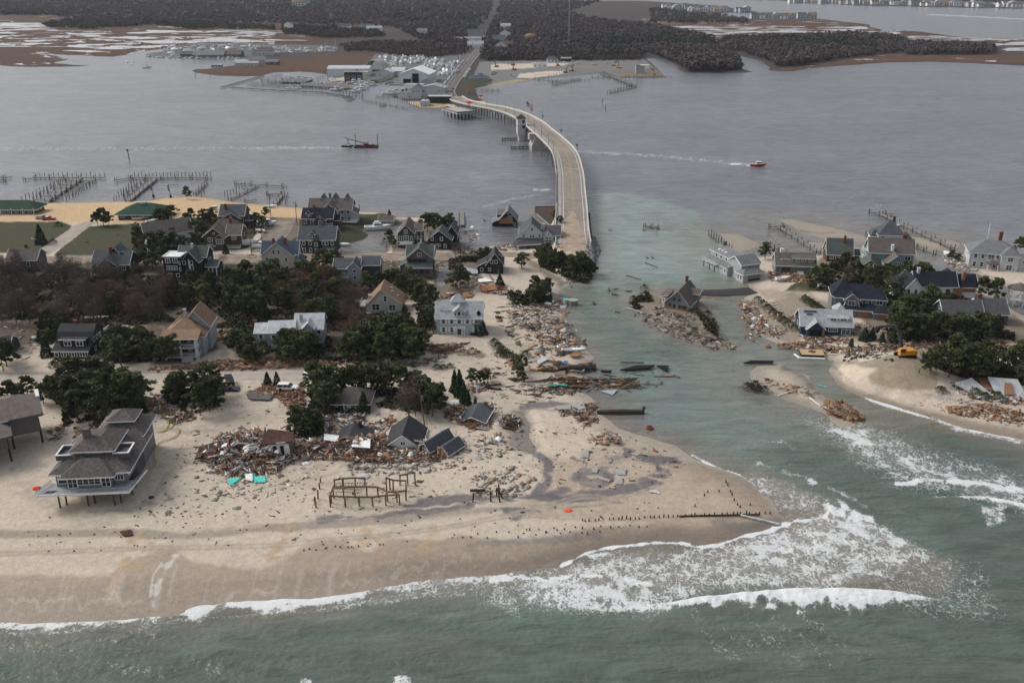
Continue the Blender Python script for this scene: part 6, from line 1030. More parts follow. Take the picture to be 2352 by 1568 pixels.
for x, y, hh in [(740,612,7),(752,618,6),(770,612,6),(640,612,5)]: tree(PINES, x, y, hh, 'pine across the street from the black bay house', 'pines across from the bay house')
for x, y, hh in [(895,560,6),(888,575,5.5),(901,568,5)]: tree(PINES if y < 570 else RUSS, x, y, hh, 'tree on the lagoon spit left of the tall narrow house', 'trees on the lagoon spit')
tree(CEDARS, 895, 505, 5, 'dark round evergreen behind the small grey garage')
for x, y, hh in [(982,532,7.5),(1000,535,8.5),(1020,530,6),(1034,530,7)]: tree(PINES, x, y, hh, 'tall pine behind the black house with faded green roof', 'pines behind the faded green roof')
tree(CEDARS, 1040, 536, 6.5, 'slim conical cedar at the water left of the little jetty')
for x, y, hh in [(1058,595,6),(1075,600,6),(1045,590,6),(1090,598,5)]: tree(BARES, x, y, hh, 'leafless tree by the street right of the faded green roof', 'bare trees by the street')
for x, y, hh in [(1050,664,9),(1058,655,7)]: tree(PINES, x, y, hh, 'yellow-green pine right of the old grey shingled house', 'yellow-green pines')
for x, y, hh in [(1108,600,5.5),(1120,598,5)]: tree(PINES, x, y, hh, 'pine above the small black shingle house', 'pines above the black house')
tree(PINES, 1198, 618, 5.5, 'bushy pine left of the fallen trees at the bridge foot'); tree(RUSS, 1200, 624, 3, 'russet bush under the bushy pine')
G_([(1238,600),(1270,595),(1330,620),(1365,630),(1340,642),(1290,622),(1245,612)], 14, 4.5, 7.5, PINES, 'storm-bent pine in the clump at the bridge foot', 'pines at the bridge foot', 11)
G_([(1168,678),(1262,668),(1262,700),(1200,705)], 8, 4.5, 6.5, PINES, 'ragged pine on the debris strewn breach shore', 'pines on the breach shore', 14)
tree(CEDARS, 1148, 655, 4.5, 'dark cone shaped evergreen by the wrecked red roof');
G_([(965,680),(990,690),(985,750),(965,745)], 7, 5, 8, PINES, 'pine in the strip left of the grey-blue colonial', 'pines left of the colonial', 12)
tree(CEDARS, 972, 740, 6, 'full cedar at the left corner of the grey-blue colonial yard'); tree(CEDARS, 1100, 766, 8, 'big dark cone evergreen at the right corner of the colonial'); tree(SHR, 1005, 762, 2.4, 'sprawling bush against the left wall of the colonial')
G_([(930,630),(1000,640),(960,700),(915,690)], 10, 5.5, 7.5, PINES+BARES[:2], 'tree behind the pale contemporary house', 'trees behind the contemporary house', 14)
G_([(835,655),(920,650),(915,668),(840,670)], 7, 5, 7, PINES, 'pine in front of the light grey two-storey house', 'pines before the two-storey house', 13)
for x, y, hh in [(1195,850,4.6),(1192,868,4.2),(1199,880,3.5)]: tree(PINES, x, y, hh, 'small dark tree standing on the sand by the drowned road', 'small trees by the drowned road')
for k, (x, y) in enumerate([(1135,790),(1143,800),(1152,808),(1160,815),(1170,822),(1185,826),(1206,818),(1150,818)]): tree(SHR, x, y, 2.0, 'low dark shrub in the line across the open sand', 'shrub line on the sand')
for k, (x, y) in enumerate([(1030,808),(1048,806),(1065,812),(1085,810),(1098,816),(1014,812)]): tree(RSHR, x, y, 1.6, 'brown dune grass tuft on the open sand', 'dune grass tufts')
for k, (x, y) in enumerate([(1004,846),(1018,846),(1034,844)]): tree(SHR, x, y, 1.4, 'flattened shrub above the cypress cluster', 'flattened shrubs')
for x, y, hh in [(615,884,3.6),(637,886,4.2)]: tree(CEDARS, x, y, hh, 'small round evergreen left of the stranded white vehicle', 'evergreens by the stranded vehicle')
for x, y in [(1455,692),(1472,690),(1482,682),(1600,722),(1575,712),(1625,728),(1636,745),(1480,665),(1640,758)]: tree(BRU, x, y, 2.2, 'tangled dark brush on the islet around the stranded house', 'brush on the islet')
for x, y in [(1716,893),(1728,896),(1742,898),(1755,902),(1735,888)]: tree(BRU, x, y, 2.0, 'uprooted dark tree crown lying on the breach sandbar', 'uprooted brush on the sandbar')
G_([(1862,648),(1960,632),(1965,655),(1870,662)], 11, 6, 8, PINES, 'pine in front of the red-brown house', 'pines before the red-brown house', 14); tree(BARES, 1945, 652, 7, 'leafless leaning tree right of the red-brown house')
G_([(1975,650),(2060,640),(2080,690),(2000,690)], 12, 5.5, 7.5, PINES, 'pine behind the grey house with navy roof', 'pines behind the navy roof', 14)
G_([(2075,640),(2135,640),(2140,655),(2080,655)], 5, 6, 7, PINES, 'bushy pine in front of the large teal house', 'pines before the teal house', 12)
G_([(2040,720),(2090,700),(2250,715),(2110,735),(2160,770),(2200,785),(2040,790),(2050,750)], 26, 6, 8.5, PINES, 'dark pine in the big grove before the white mansion with navy roof', 'pines in the right grove', 16)
G_([(2140,765),(2300,765),(2330,785),(2150,792)], 14, 5.5, 7.5, PINES, 'dark pine hiding the long slate roofed house', 'pines before the slate roof', 15)
G_([(2130,838),(2352,835),(2380,890),(2230,878),(2135,868)], 24, 6, 8.5, PINES, 'dark pine in the coastal thicket above the wrecked roofs, right edge', 'pines in the coastal thicket', 17)
for x, y, hh in [(1985,782,4.5),(2002,780,4),(2025,788,4),(2050,790,4),(2075,786,4),(1955,796,3)]: tree(CEDARS, x, y, hh, 'small evergreen near the excavator road', 'small evergreens near the excavator')
for x, y, hh in [(2252,690,8),(2285,694,8)]: tree(PINES, x, y, hh, 'slender pine at the creek left of the round pavilion', 'slender pines by the creek')
for x, y, hh in [(2340,580,6),(2352,584,6),(2185,598,4),(2200,602,3.5)]: tree(PINES, x, y, hh, 'evergreen beside the sprawling white mansion', 'evergreens beside the mansion')
tree(PINES, 1757, 596, 6, 'pine between the battered grey house and the grey-brown cape')
for k in range(9): tree(SHR, 1848+k*7.2, 690+k*4.6, 2.0, 'green hedge bush in the row left of the grey navy roofed house', 'hedge in the right yards')
for k in range(8): tree(SHR, 1740+k*12, 692+k*9.4, 2.0, 'storm-battered hedge bush by the breach shore', 'battered hedge')
for x, y in [(2240,905),(2262,915),(2160,900),(2288,912)]: tree(SHR, x, y, 1.8, 'round green bush on the beach by the wrecked roofs', 'bushes by the wrecked roofs')
G_([(1262,500),(1283,495),(1290,520),(1276,525)], 3, 3, 4, PINES, 'bushy evergreen inside the dark bulkhead by the bridge', 'evergreens by the bulkhead', 6)
for r_ in ALLP:
 if r_.name not in USED:
  for c_ in list(r_.children): bpy.data.objects.remove(c_)
  bpy.data.objects.remove(r_)
def undergrowth(poly, n, cols, h=1.4, sz=.5):
 xs = [p[0] for p in poly]; ys = [p[1] for p in poly]; rg = np.random.RandomState(len(poly)+n); x = rg.uniform(min(xs), max(xs), n*3); y = rg.uniform(min(ys), max(ys), n*3); k = sdf(poly, x, y) > 0
 x, y = x[k][:n], y[k][:n]; X, Y = gp(x, y, 1.2); d = fbm(X/4, Y/4, 7); k = d > -.18; X, Y, d = X[k], Y[k], d[k]; m_ = len(X); Z = np.array([gh(a, b) for a, b in zip(X, Y)])+rg.uniform(0, 1, m_)*h*(.5+d)
 a = rg.normal(size=(m_, 3)); a /= np.linalg.norm(a, axis=1)[:, None]; b = np.cross(a, rg.normal(size=(m_, 3))); b /= np.linalg.norm(b, axis=1)[:, None]; s_ = rg.uniform(.4, 1, (m_, 1))*sz; P_ = np.stack([X, Y, Z], -1)
 V = np.stack([P_-a*s_-b*s_*.5, P_+a*s_*.8-b*s_, P_+a*s_+b*s_*.7, P_-a*s_*.7+b*s_], 1).reshape(-1, 3); hue = np.clip(.5+fbm(X/16, Y/16, 3)+rg.normal(0, .12, m_), 0, 1)[:, None]
 c = (np.array(cols[0])*(1-hue)+np.array(cols[1])*hue)*rg.uniform(.7, 1.3, (m_, 1)); tag(npmesh('undergrowth', V, np.arange(4*m_).reshape(-1, 4), mat('undergrowth', (0,0,0), .95, .15, .3, .05, attr='Col'), np.repeat(c, 4, axis=0)), kind='stuff')
UG = ((.10,.072,.055), (.035,.047,.024))
undergrowth([(-300,618),(200,625),(420,648),(620,645),(800,655),(920,690),(965,775),(975,815),(950,835),(770,838),(560,835),(500,770),(400,745),(270,755),(150,790),(60,740),(-300,760)], 42000, UG)
undergrowth([(1850,645),(1970,640),(2080,640),(2250,700),(2330,770),(2330,788),(2040,790),(2030,730),(1960,690),(1860,662)], 12000, UG); undergrowth([(2130,840),(2400,835),(2400,890),(2230,885),(2135,872)], 5000, UG, 1.2)
undergrowth([(130,890),(240,875),(345,930),(340,965),(250,995),(150,992)], 4000, UG, 1); undergrowth([(300,520),(520,500),(610,515),(600,540),(460,560),(400,592),(310,590)], 6000, UG, 1.2)
OL = ((.060,.058,.033), (.042,.052,.024))
for p_, n_, h_ in (([(1235,598),(1275,592),(1335,612),(1362,630),(1345,645),(1290,632),(1240,614)], 3800, 3), ([(1165,676),(1265,664),(1268,692),(1180,702)], 2000, 2.4), ([(960,680),(995,690),(995,760),(962,765)], 1500, 2), ([(1440,690),(1490,672),(1500,690),(1460,705)], 700, 1.6), ([(1600,715),(1640,735),(1650,770),(1620,750)], 700, 1.6), ([(700,905),(790,900),(970,900),(1020,930),(960,950),(740,960)], 3200, 1.6), ([(375,905),(480,898),(512,940),(430,962)], 1500, 1.8), ([(660,985),(740,965),(745,1010),(670,1018)], 1400, 2), ([(1030,596),(1110,590),(1110,606),(1040,606)], 900, 1.5), ([(250,812),(410,805),(420,832),(260,842)], 2500, 1.6)): undergrowth(p_, n_, OL, h_)
def wood(name, polys, n, h0, h1, cols, seed, label=None, dens=9):
 rg = np.random.RandomState(seed); PX = []; PY = []
 for poly, share in polys:
  k = int(n*1.7*share); xs = [p[0] for p in poly]; ys = [p[1] for p in poly]; got = 0
  while got < k:
   wy = np.array([ (y+75.0) for y in (min(ys), max(ys))]); u = rg.uniform(1/wy[1]**2, 1/wy[0]**2, 4000) if False else None
   x = rg.uniform(min(xs), max(xs), 4000); y = rg.uniform(min(ys), max(ys), 4000)
   s_ = sdf(poly, x, y) > 0; x, y = x[s_][:k-got], y[s_][:k-got]; PX.append(x); PY.append(y); got += len(x)
 x = np.concatenate(PX); y = np.concatenate(PY); X, Y = gp(x, y, 1.0); N_ = len(X); pn = fbm(X/120, Y/200, seed); pn2 = fbm(X/35, Y/60, seed+3)
 h = rg.uniform(h0, h1, N_)*(1+.25*pn2); r = h*rg.uniform(.26, .44, N_)*(1+np.clip((Y-1500)/2500, 0, .7)); ever = (pn+pn2*.5+rg.normal(0, .14, N_)) > .34
 k = dens+8; c = np.stack([X, Y, 1+h*.55], -1)[:, None, :]; v = rg.normal(size=(N_, k, 3)); v /= np.linalg.norm(v, axis=2)[..., None]
 P_ = c+v*np.stack([r, r, h*.45], -1)[:, None, :]*rg.uniform(.5, 1, (N_, k, 1)); P_ = P_.reshape(-1, 3); m_ = N_*k
 a = v.reshape(-1, 3); b = np.cross(a, rg.normal(size=(m_, 3))); b /= np.linalg.norm(b, axis=1)[:, None]; e = np.cross(a, b); sz = np.repeat(r, k)[:, None]*.40
 V = np.stack([P_-b*sz, P_-e*sz, P_+b*sz, P_+e*sz], 1).reshape(-1, 3)
 cb = np.array(cols[0])[None]*(1+.15*rg.normal(size=(N_, 1)))+np.array([.012,.004,.0])*pn2[:, None]; ce = np.array(cols[1])[None]*(1+.2*rg.normal(size=(N_, 1)))
 cc = np.clip(np.where(ever[:, None], ce, cb), .008, .3); CC = np.repeat(cc, k*4, axis=0)
 o = npmesh(name, V, np.arange(4*m_).reshape(-1, 4), mat('wood_foliage', (0,0,0), .95, .1, .1, .05, attr='Col'), CC); tag(o, kind='stuff'); return o
BR, EV = (.080,.067,.069), (.040,.049,.038)
wood('bare_woodland', [([(-500,30),(100,34),(260,60),(560,55),(900,64),(1000,110),(1020,128),(1060,120),(1080,90),(1120,45),(1135,5),(-500,-10)], .5), ([(1150,5),(1130,60),(1110,95),(1110,128),(1150,138),(1250,135),(1330,130),(1470,132),(1500,118),(1640,118),(1640,90),(1500,60),(1380,50),(1300,30),(1380,5)], .34), ([(-500,30),(1130,30),(1130,-20),(-500,-20)], .16)], 9500, 6, 10, (BR, EV), 5)
wood('evergreen_belt', [(TL('I', [(350,215),(520,180),(900,190),(1300,180),(1500,185),(2300,230),(2300,255),(1600,250),(1300,215),(800,250),(430,240)]), .5), (TL('I', [(0,100),(450,90),(450,130),(0,132)]), .15), (TL('J', [(700,20),(1150,30),(1500,60),(1600,110),(1100,120),(700,80)]), .35)], 1500, 5, 9, ((.06,.055,.045), (.034,.048,.032)), 8)
wood('point_woodland', [(TL('L', [(160,300),(460,310),(560,390),(580,440),(400,455),(230,450),(160,400),(0,340),(0,310)]), .28), (TL('L', [(480,250),(900,235),(1250,225),(1500,235),(1650,280),(1600,330),(1200,375),(930,420),(790,425),(760,390),(560,330),(400,300)]), .52), (TL('L', [(1650,280),(2160,300),(2170,345),(1600,350)]), .13), (TL('L', [(0,60),(600,120),(620,150),(0,150)]), .07)], 3600, 6, 10, ((.080,.067,.064), EV), 11)
wood('roadside_scrub', [(TL('J', [(1180,180),(1480,150),(1900,150),(2300,60),(2330,200),(2260,260),(1950,290),(1700,270),(1500,240),(1250,235)]), .5), (TL('K', [(430,200),(800,240),(1300,200),(1700,230),(1700,285),(860,285),(440,285)]), .5)], 1900, 3.5, 6, ((.085,.062,.05), EV), 14)
# ---------------------------------------------------------------- storm debris
WOODS = [(.30,.165,.095),(.21,.115,.07),(.36,.24,.15),(.15,.085,.055),(.10,.08,.065),(.27,.22,.18),(.55,.53,.50),(.66,.65,.64),(.09,.085,.08),(.28,.14,.08)]
GREY = [(.33,.31,.28),(.26,.25,.23),(.40,.38,.35),(.18,.17,.16),(.30,.27,.22)]
DARKD = [(.05,.045,.04),(.08,.065,.05),(.12,.09,.07),(.16,.13,.10),(.04,.04,.042)]
deb_m = mat('debris_boards', (0,0,0), .85, .12, .8, .15, attr='Col')
drg = np.random.RandomState(17)
def boxes(name, X, Y, Z, L, W_, H_, yaw, pitch, roll, cols, kind='stuff'):
 n = len(X); cy, sy, cp, sp, cr, sr = np.cos(yaw), np.sin(yaw), np.cos(pitch), np.sin(pitch), np.cos(roll), np.sin(roll)
 ax = np.stack([cy*cp, sy*cp, sp], -1); sd = np.stack([-sy*cr, cy*cr, sr], -1); up = np.cross(ax, sd)
 o = np.array([(-1,-1,-1),(1,-1,-1),(1,1,-1),(-1,1,-1),(-1,-1,1),(1,-1,1),(1,1,1),(-1,1,1)], float)
 V = np.stack([X, Y, Z], -1)[:, None]+o[None, :, :1]*(ax*L[:, None]/2)[:, None]+o[None, :, 1:2]*(sd*W_[:, None]/2)[:, None]+o[None, :, 2:]*(up*H_[:, None]/2)[:, None]
 fc = np.array([(3,2,1,0),(4,5,6,7),(0,1,5,4),(1,2,6,5),(2,3,7,6),(3,0,4,7)]); Q = (np.arange(n)[:, None, None]*8+fc[None]).reshape(-1, 4)
 ob = npmesh(name, V.reshape(-1, 3), Q, deb_m, np.repeat(cols, 8, axis=0)); return tag(ob, kind=kind)
def debris(poly, n, pile=.6, pal=WOODS, Lr=(.8, 3.6), yaw0=0, ys=1.2, panel=.13, name='debris_pile', water=False, sizeb=1.0):
 xs = [p[0] for p in poly]; ys_ = [p[1] for p in poly]; PX = [];
 while len(PX) < n:
  x = drg.uniform(min(xs), max(xs)); y = drg.uniform(min(ys_), max(ys_))
  if inpoly(poly, x, y): PX.append((x, y))
 P_ = np.array(PX); d = sdf(poly, P_[:, 0], P_[:, 1]); hh = np.clip(d/max(6, d.max()), 0, 1)
 pos = np.array([at(x, y, water=water) for x, y in PX]); lump = np.clip(.5+fbm(pos[:, 0]/3, pos[:, 1]/3, 77), 0, 1.2)
 z = pos[:, 2]+.08+pile*hh*lump*drg.uniform(.1, 1.6, n)
 L = drg.uniform(Lr[0], Lr[1], n)*drg.uniform(.4, 1, n); W_ = drg.uniform(.10, .26, n); T_ = drg.uniform(.05, .16, n)
 isp = drg.rand(n) < panel; W_ = np.where(isp, drg.uniform(.4, 1, n)**2*2.0*sizeb, W_); L = np.where(isp, drg.uniform(.5, 1.2, n)**2*2.2*sizeb, L); T_ = np.where(isp, .07, T_)
 c = np.array(pal)[drg.randint(0, len(pal), n)]*drg.uniform(.7, 1.25, (n, 1))
 return boxes(name, pos[:, 0], pos[:, 1], z, L, W_, T_, yaw0+drg.normal(0, ys, n), drg.normal(0, .18+.22*(pile > .5), n), drg.normal(0, .35, n), np.clip(c, 0, .75))
W2 = [w_ for w_ in WOODS[:6]]+WOODS[:3]
debris([(430,838),(500,828),(600,824),(760,826),(762,840),(640,846),(520,852),(430,848)], 1100, .7, W2, (1,4), 0, .5)
debris([(1000-260,828),(960,832),(1000,815),(1040,800),(1060,790),(1010,830),(960,845),(740,842)], 420, .4, WOODS, (.8,3), 0, .6)
debris([(340,845),(440,838),(440,850),(340,852)], 150, .3, W2, (.8,3), 0, .5); debris([(485,770),(530,755),(545,768),(500,785)], 220, .6, W2, (1,3.5), 0, .6)
debris([(315,930),(350,905),(400,905),(412,925),(400,955),(360,950),(335,945)], 520, .9, WOODS); debris([(370,955),(440,945),(445,965),(395,975),(385,965)], 200, .6, WOODS)
debris([(175,985),(230,975),(240,1000),(200,1012),(170,1005)], 200, .8, WOODS); debris([(110,990),(140,975),(150,995),(125,1015)], 90, .5, WOODS)
debris([(560,905),(620,880),(700,888),(700,925),(690,960),(670,950),(640,915),(590,915)], 720, .9, W2, (1,3.4))
debris([(478,1045),(500,1000),(580,985),(660,1005),(665,1060),(640,1085),(560,1095),(480,1085)], 2100, 3.6, WOODS[:8]+[(.12,.03,.025),(.6,.6,.58)], (1,4.5))
debris([(655,1010),(740,1005),(860,1000),(960,1010),(1055,1010),(1068,1035),(1000,1060),(860,1062),(740,1055),(660,1060)], 3400, 2.2, WOODS[:6]+WOODS[:3]+WOODS[6:], (1,4.6))
debris([(760,940),(830,935),(842,975),(840,1005),(760,1005),(745,975)], 1000, 1.4, WOODS+[(.62,.62,.6)]*2, (1,3.2))
debris([(1020,945),(1045,920),(1080,930),(1128,960),(1130,985),(1080,985),(1030,965)], 620, 1.0, WOODS[:5]+WOODS[:3]+[(.55,.53,.5)])
debris([(1065,885),(1120,878),(1130,892),(1090,905),(1070,898)], 130, .5, WOODS); debris([(845,970),(900,955),(900,985),(860,1000)], 110, .3, WOODS, (.7,2.4))
rub = debris([(800,1062),(900,1055),(1060,1048),(1080,1065),(1000,1085),(900,1092),(800,1085)], 230, .3, GREY+[(.42,.39,.34)]*2, (.5,1.1), panel=.6, name='concrete_rubble', sizeb=.6)
debris([(480,1100),(560,1090),(650,1085),(700,1070),(720,1090),(600,1150),(480,1150)], 110, .1, [(.42,.37,.30),(.5,.46,.40),(.30,.25,.2)], (.4,1.0), panel=.5, name='concrete_rubble', sizeb=.6)
debris([(1085,1090),(1180,1070),(1230,1100),(1180,1150),(1090,1140)], 150, .15, GREY+WOODS[:3], (.5,1.4), panel=.5, name='concrete_rubble', sizeb=.7)
debris([(1140,975),(1165,950),(1195,960),(1195,990),(1160,985)], 170, .7, WOODS+DARKD+[(.02,.10,.10)]); debris([(1080,1000),(1150,990),(1180,1040),(1100,1060)], 120, .12, GREY+WOODS, (.5,1.5))
debris([(1100,655),(1140,650),(1180,668),(1175,680),(1110,672)], 260, .5, [(.36,.14,.07),(.30,.12,.06),(.55,.53,.5),(.28,.22,.17)], (.8,3), panel=.35); debris([(1000,680),(1060,668),(1090,680),(1040,690)], 130, .4, WOODS)
debris([(1165,695),(1250,680),(1290,690),(1285,715),(1240,715),(1180,710)], 330, .5, WOODS+DARKD+GREY); debris([(1165,715),(1250,712),(1300,740),(1330,775),(1300,780),(1230,770),(1170,740)], 420, .2, WOODS+DARKD+GREY*2, (.7,3))
debris([(1230,775),(1330,775),(1350,800),(1310,815),(1240,800)], 260, .4, WOODS+DARKD, (.7,3.2)); debris([(1215,890),(1290,885),(1340,900),(1300,905),(1220,905)], 90, .3, DARKD)
debris([(1235,840),(1360,835),(1365,855),(1240,858)], 120, .4, DARKD+WOODS[:3], (1,5), 0, .25, panel=.3); debris([(1260,868),(1460,868),(1465,892),(1300,895),(1260,885)], 260, .5, DARKD+WOODS[:4], (1,5), 0, .3, panel=.25, water=True)
debris([(1280,935),(1365,925),(1375,965),(1340,985),(1320,960),(1285,955)], 230, .5, DARKD+WOODS[:3]); debris([(1340,1010),(1420,990),(1430,1015),(1370,1025)], 70, .1, WOODS[:5], (.4,1.4))
debris([(880-20,760-15),(985,755),(1000,745),(960,780),(900,790)], 60, .2, DARKD, (1,4)); debris([(965,790),(1075,788),(1060,800),(1000,815),(975,805)], 190, .4, DARKD+WOODS[:5], (1,5), .5, .5)
debris([(960,700),(1000,740),(1000,765),(965,780)], 120, .3, WOODS[:5]+DARKD); debris([(1020,650),(1090,630),(1140,635),(1130,650),(1050,665)], 170, .4, WOODS); debris([(870,600),(1040,596),(1060,612),(930,615),(870,610)], 160, .3, WOODS, (.7,2.5))
debris([(1040,545),(1090,520),(1110,545),(1060,565)], 70, .3, WOODS[4:]); debris([(1130,560),(1290,560),(1290,572),(1130,576)], 150, .3, WOODS[4:]); debris([(1300,640),(1330,636),(1325,650),(1300,652)], 60, .4, WOODS)
debris([(1455,708),(1500,725),(1600,748),(1660,765),(1690,800),(1640,805),(1560,780),(1490,750)], 420, .35, DARKD+GREY+WOODS[2:6], (.6,2.6)); debris([(1500,700),(1600,735),(1580,742),(1500,720)], 130, .6, GREY+DARKD)
debris([(1700,690),(1730,690),(1760,740),(1800,770),(1790,780),(1740,765),(1705,730)], 420, .5, WOODS, (.7,2.6)); debris([(1764,625),(1810,620),(1860,640),(1850,652),(1770,645)], 520, .9, W2+[(.6,.6,.6)], (.8,3))
debris([(1780,790),(1850,785),(1960,800),(2040,785),(2352,785),(2500,800),(2352,808),(2100,802),(2000,812),(1900,815),(1790,800)], 1700, .8, WOODS+W2, (.8,3)); debris([(1840,770),(1900,770),(1960,778),(1950,790),(1850,785)], 240, .4, WOODS)
debris([(1740,700),(1800,720),(1870,735),(1860,750),(1760,730)], 160, .15, WOODS, (.4,1.6)); debris([(1890,745),(1990,740),(2060,755),(2000,775),(1930,775)], 170, .15, WOODS, (.4,1.8))
debris([(2180,880),(2260,870),(2352,895),(2500,920),(2500,950),(2352,930),(2260,920),(2190,900)], 1100, 1.0, WOODS+[(.6,.6,.6)], (.8,3)); debris([(2175,935),(2260,925),(2352,945),(2500,970),(2352,975),(2240,960),(2180,950)], 420, .4, W2, (.6,2.4))
debris([(1895,920),(1930,925),(1975,955),(1985,968),(1940,965),(1900,945)], 520, .7, WOODS[:6]+[(.30,.20,.09)], (.6,2), panel=.5); debris([(1760,870),(1850,890),(1870,915),(1820,905),(1760,885)], 60, .1, WOODS[:5], (.6,3))
debris([(1800-30,700-10),(1790,700),(1810,770),(1780,760)], 60, .2, WOODS[5:]); debris([(2160,590),(2230,600),(2250,625),(2190,620)], 260, .7, [(.6,.6,.6),(.5,.5,.48),(.3,.25,.2),(.2,.15,.1)], (1,3.4))
for k, (px, py) in enumerate([(590,590),(800,700),(880,720),(620,780),(740,780),(300,700),(90,790),(160,760),(420,640),(560,700),(960,660)]): debris([(px-22,py-6),(px+22,py-6),(px+22,py+6),(px-22,py+6)], 22, .1, WOODS[5:]+WOODS[:3], (.5,1.8), name='scattered_debris')
debris([(0,870),(900,880),(1150,800),(1300,760),(1340,800),(1330,890),(1200,940),(1160,1080),(1000,1140),(700,1190),(300,1190),(380,1080),(440,980),(360,980),(0,960)], 900, .02, WOODS[:6]+[(.40,.35,.28)]*4, (.2,1.1), panel=.25, name='scattered_debris', sizeb=.5)
debris([(1180,1000),(1330,960),(1600,1060),(1500,1130),(1200,1120)], 170, .02, GREY+DARKD+[(.25,.1,.07)], (.3,1.2), panel=.3, name='scattered_debris', sizeb=.5)
debris([(1950,860),(2352,940),(2352,985),(2100,930),(1950,880)], 260, .02, WOODS[:6]+DARKD, (.3,1.6), name='scattered_debris', sizeb=.5); debris([(70,470),(1000,500),(1000,600),(70,590)], 120, .02, WOODS[5:], (.3,1.6), name='scattered_debris', sizeb=.5)
debris([(0,1170),(1200,1150),(1700,1130),(1200,1240),(0,1270)], 120, .01, DARKD, (.2,.6), name='scattered_debris', sizeb=.4)
debris([(700,975),(760,930),(830,960),(760,1010),(700,1010)], 260, .7, WOODS); debris([(1130,700),(1290,690),(1345,800),(1300,830),(1230,830),(1150,760)], 260, .12, WOODS+DARKD, (1,5), panel=.3, sizeb=1.5)
debris([(1120,830),(1230,820),(1340,850),(1330,900),(1200,930),(1130,900)], 150, .1, WOODS+DARKD, (1,5), 0, .5, panel=.25, sizeb=1.5, name='scattered_debris'); debris([(1300,850),(1480,850),(1600,870),(1480,900),(1300,900)], 60, .15, DARKD, (1,6), 0, .3, panel=.2, sizeb=1.6, water=True, name='scattered_debris')
debris([(1700,700),(1780,760),(1760,800),(1710,780),(1700,740)], 50, .1, WOODS, (.6,2.5), panel=.5, water=True, name='scattered_debris'); debris([(0,700),(130,690),(110,800),(60,830),(0,820)], 130, .3, WOODS+DARKD, (.8,3), name='scattered_debris')
def rocks(name, poly, n, r0, r1, cols, up=.2):
 PX = []; xs = [p[0] for p in poly]; ys = [p[1] for p in poly]
 while len(PX) < n:
  x = drg.uniform(min(xs), max(xs)); y = drg.uniform(min(ys), max(ys))
  if inpoly(poly, x, y): PX.append((x, y))
 pos = np.array([at(x, y) for x, y in PX]); r = drg.uniform(r0, r1, n); c = np.array(cols)[drg.randint(0, len(cols), n)]*drg.uniform(.8, 1.2, (n, 1))
 return boxes(name, pos[:, 0], pos[:, 1], pos[:, 2]+up*drg.rand(n), r*1.3, r, r*.9, drg.uniform(0, 6, n), drg.normal(0, .6, n), drg.normal(0, .6, n), c)
rocks('riprap', [(1352,540),(1368,548),(1378,575),(1372,592),(1356,612),(1338,640),(1330,625),(1345,580)], 520, .4, .9, [(.22,.22,.22),(.28,.27,.26),(.16,.16,.16)], .5)
rocks('rubble_heap', [(1930,812),(1990,790),(2040,795),(2050,830),(2000,832),(1940,830)], 110, .3, .9, DARKD+GREY[:2], .2); rocks('sandbar_rubble', [(1940,940),(1985,962),(1960,968),(1925,955)], 60, .6, 1.2, [(.26,.18,.09),(.2,.14,.08)])
def slabthing(name, label, cat, poss, m, th=.15, group=None, up=.25, tilt=0):
 P_ = [at(*q) for q in poss]; z0 = max(p.z for p in P_)+up; c = sum(P_, Vector())/len(P_)
 mb = MB(); n = len(P_); top = [(p.x-c.x, p.y-c.y, .0+tilt*(p.x-c.x)*.1+(.12*math.sin(i*2.1))) for i, p in enumerate(P_)]; mb.slab(top, [tuple(range(n-1, -1, -1))], th)
 o = mb.build(name, m if not isinstance(m, str) else M(m, 'rough')); o.location = (c.x, c.y, z0); return tag(o, label, cat, group)
G = lambda pts: TL('G', pts); FF = lambda pts: TL('F', pts)
slabthing('concrete_slab', 'large pale square concrete slab at the water edge beside a darker slab', 'slab', G([(625,588),(748,590),(775,672),(640,672)]), 'conc', .3)
slabthing('concrete_slab', 'flat grey slab left of the large pale square slab', 'slab', G([(497,622),(630,615),(640,655),(520,652)]), 'conc', .25)
slabthing('concrete_slab', 'pale slab with a chipped corner beside the swirling dark sand', 'slab', G([(1010,1180),(1128,1185),(1125,1235),(1060,1235),(1012,1205)]), 'conc', .3)
slabthing('concrete_slab', 'narrow tilted pale slab lying lowest left on the dark sand', 'slab', G([(870,1258),(900,1250),(985,1278),(980,1298),(930,1285)]), 'conc', .3)
slabthing('concrete_slab', 'square pale slab right of the narrow tilted slab', 'slab', G([(1030,1270),(1100,1268),(1098,1318),(1032,1320)]), 'conc', .35)
slabthing('concrete_slab', 'upright looking pale slab at the top left of the dark sand swirl', 'slab', G([(725,1010),(798,1015),(790,1080),(728,1078)]), 'conc', .3)
slabthing('concrete_slab', 'thin slab resting on the sand at the top of the swirl', 'slab', G([(1172,1040),(1270,1045),(1230,1060),(1185,1052)]), 'conc', .15); slabthing('concrete_slab', 'small pale slab left of the chipped slab', 'slab', G([(830,1178),(882,1180),(868,1218),(818,1212)]), 'conc', .3)
slabthing('roof_panel', 'sunken grey roof sheet just under the water beyond the slabs', 'roof panel', G([(900,485),(1055,475),(1010,520)]), 'lgray', .1, up=.3)
slabthing('boardwalk_piece', 'tan plywood deck piece stranded at the water edge, first in line', 'deck piece', G([(480,312),(590,312),(585,350),(490,345)]), 'wood', .2); slabthing('boardwalk_piece', 'long tan deck piece under the first deck piece', 'deck piece', G([(495,352),(632,355),(632,372),(500,376)]), 'wood', .25)
slabthing('boardwalk_piece', 'drifting brown deck piece isolated in the channel', 'deck piece', G([(1445,335),(1570,345),(1540,355),(1480,356)]), 'wood', .2, up=.4)
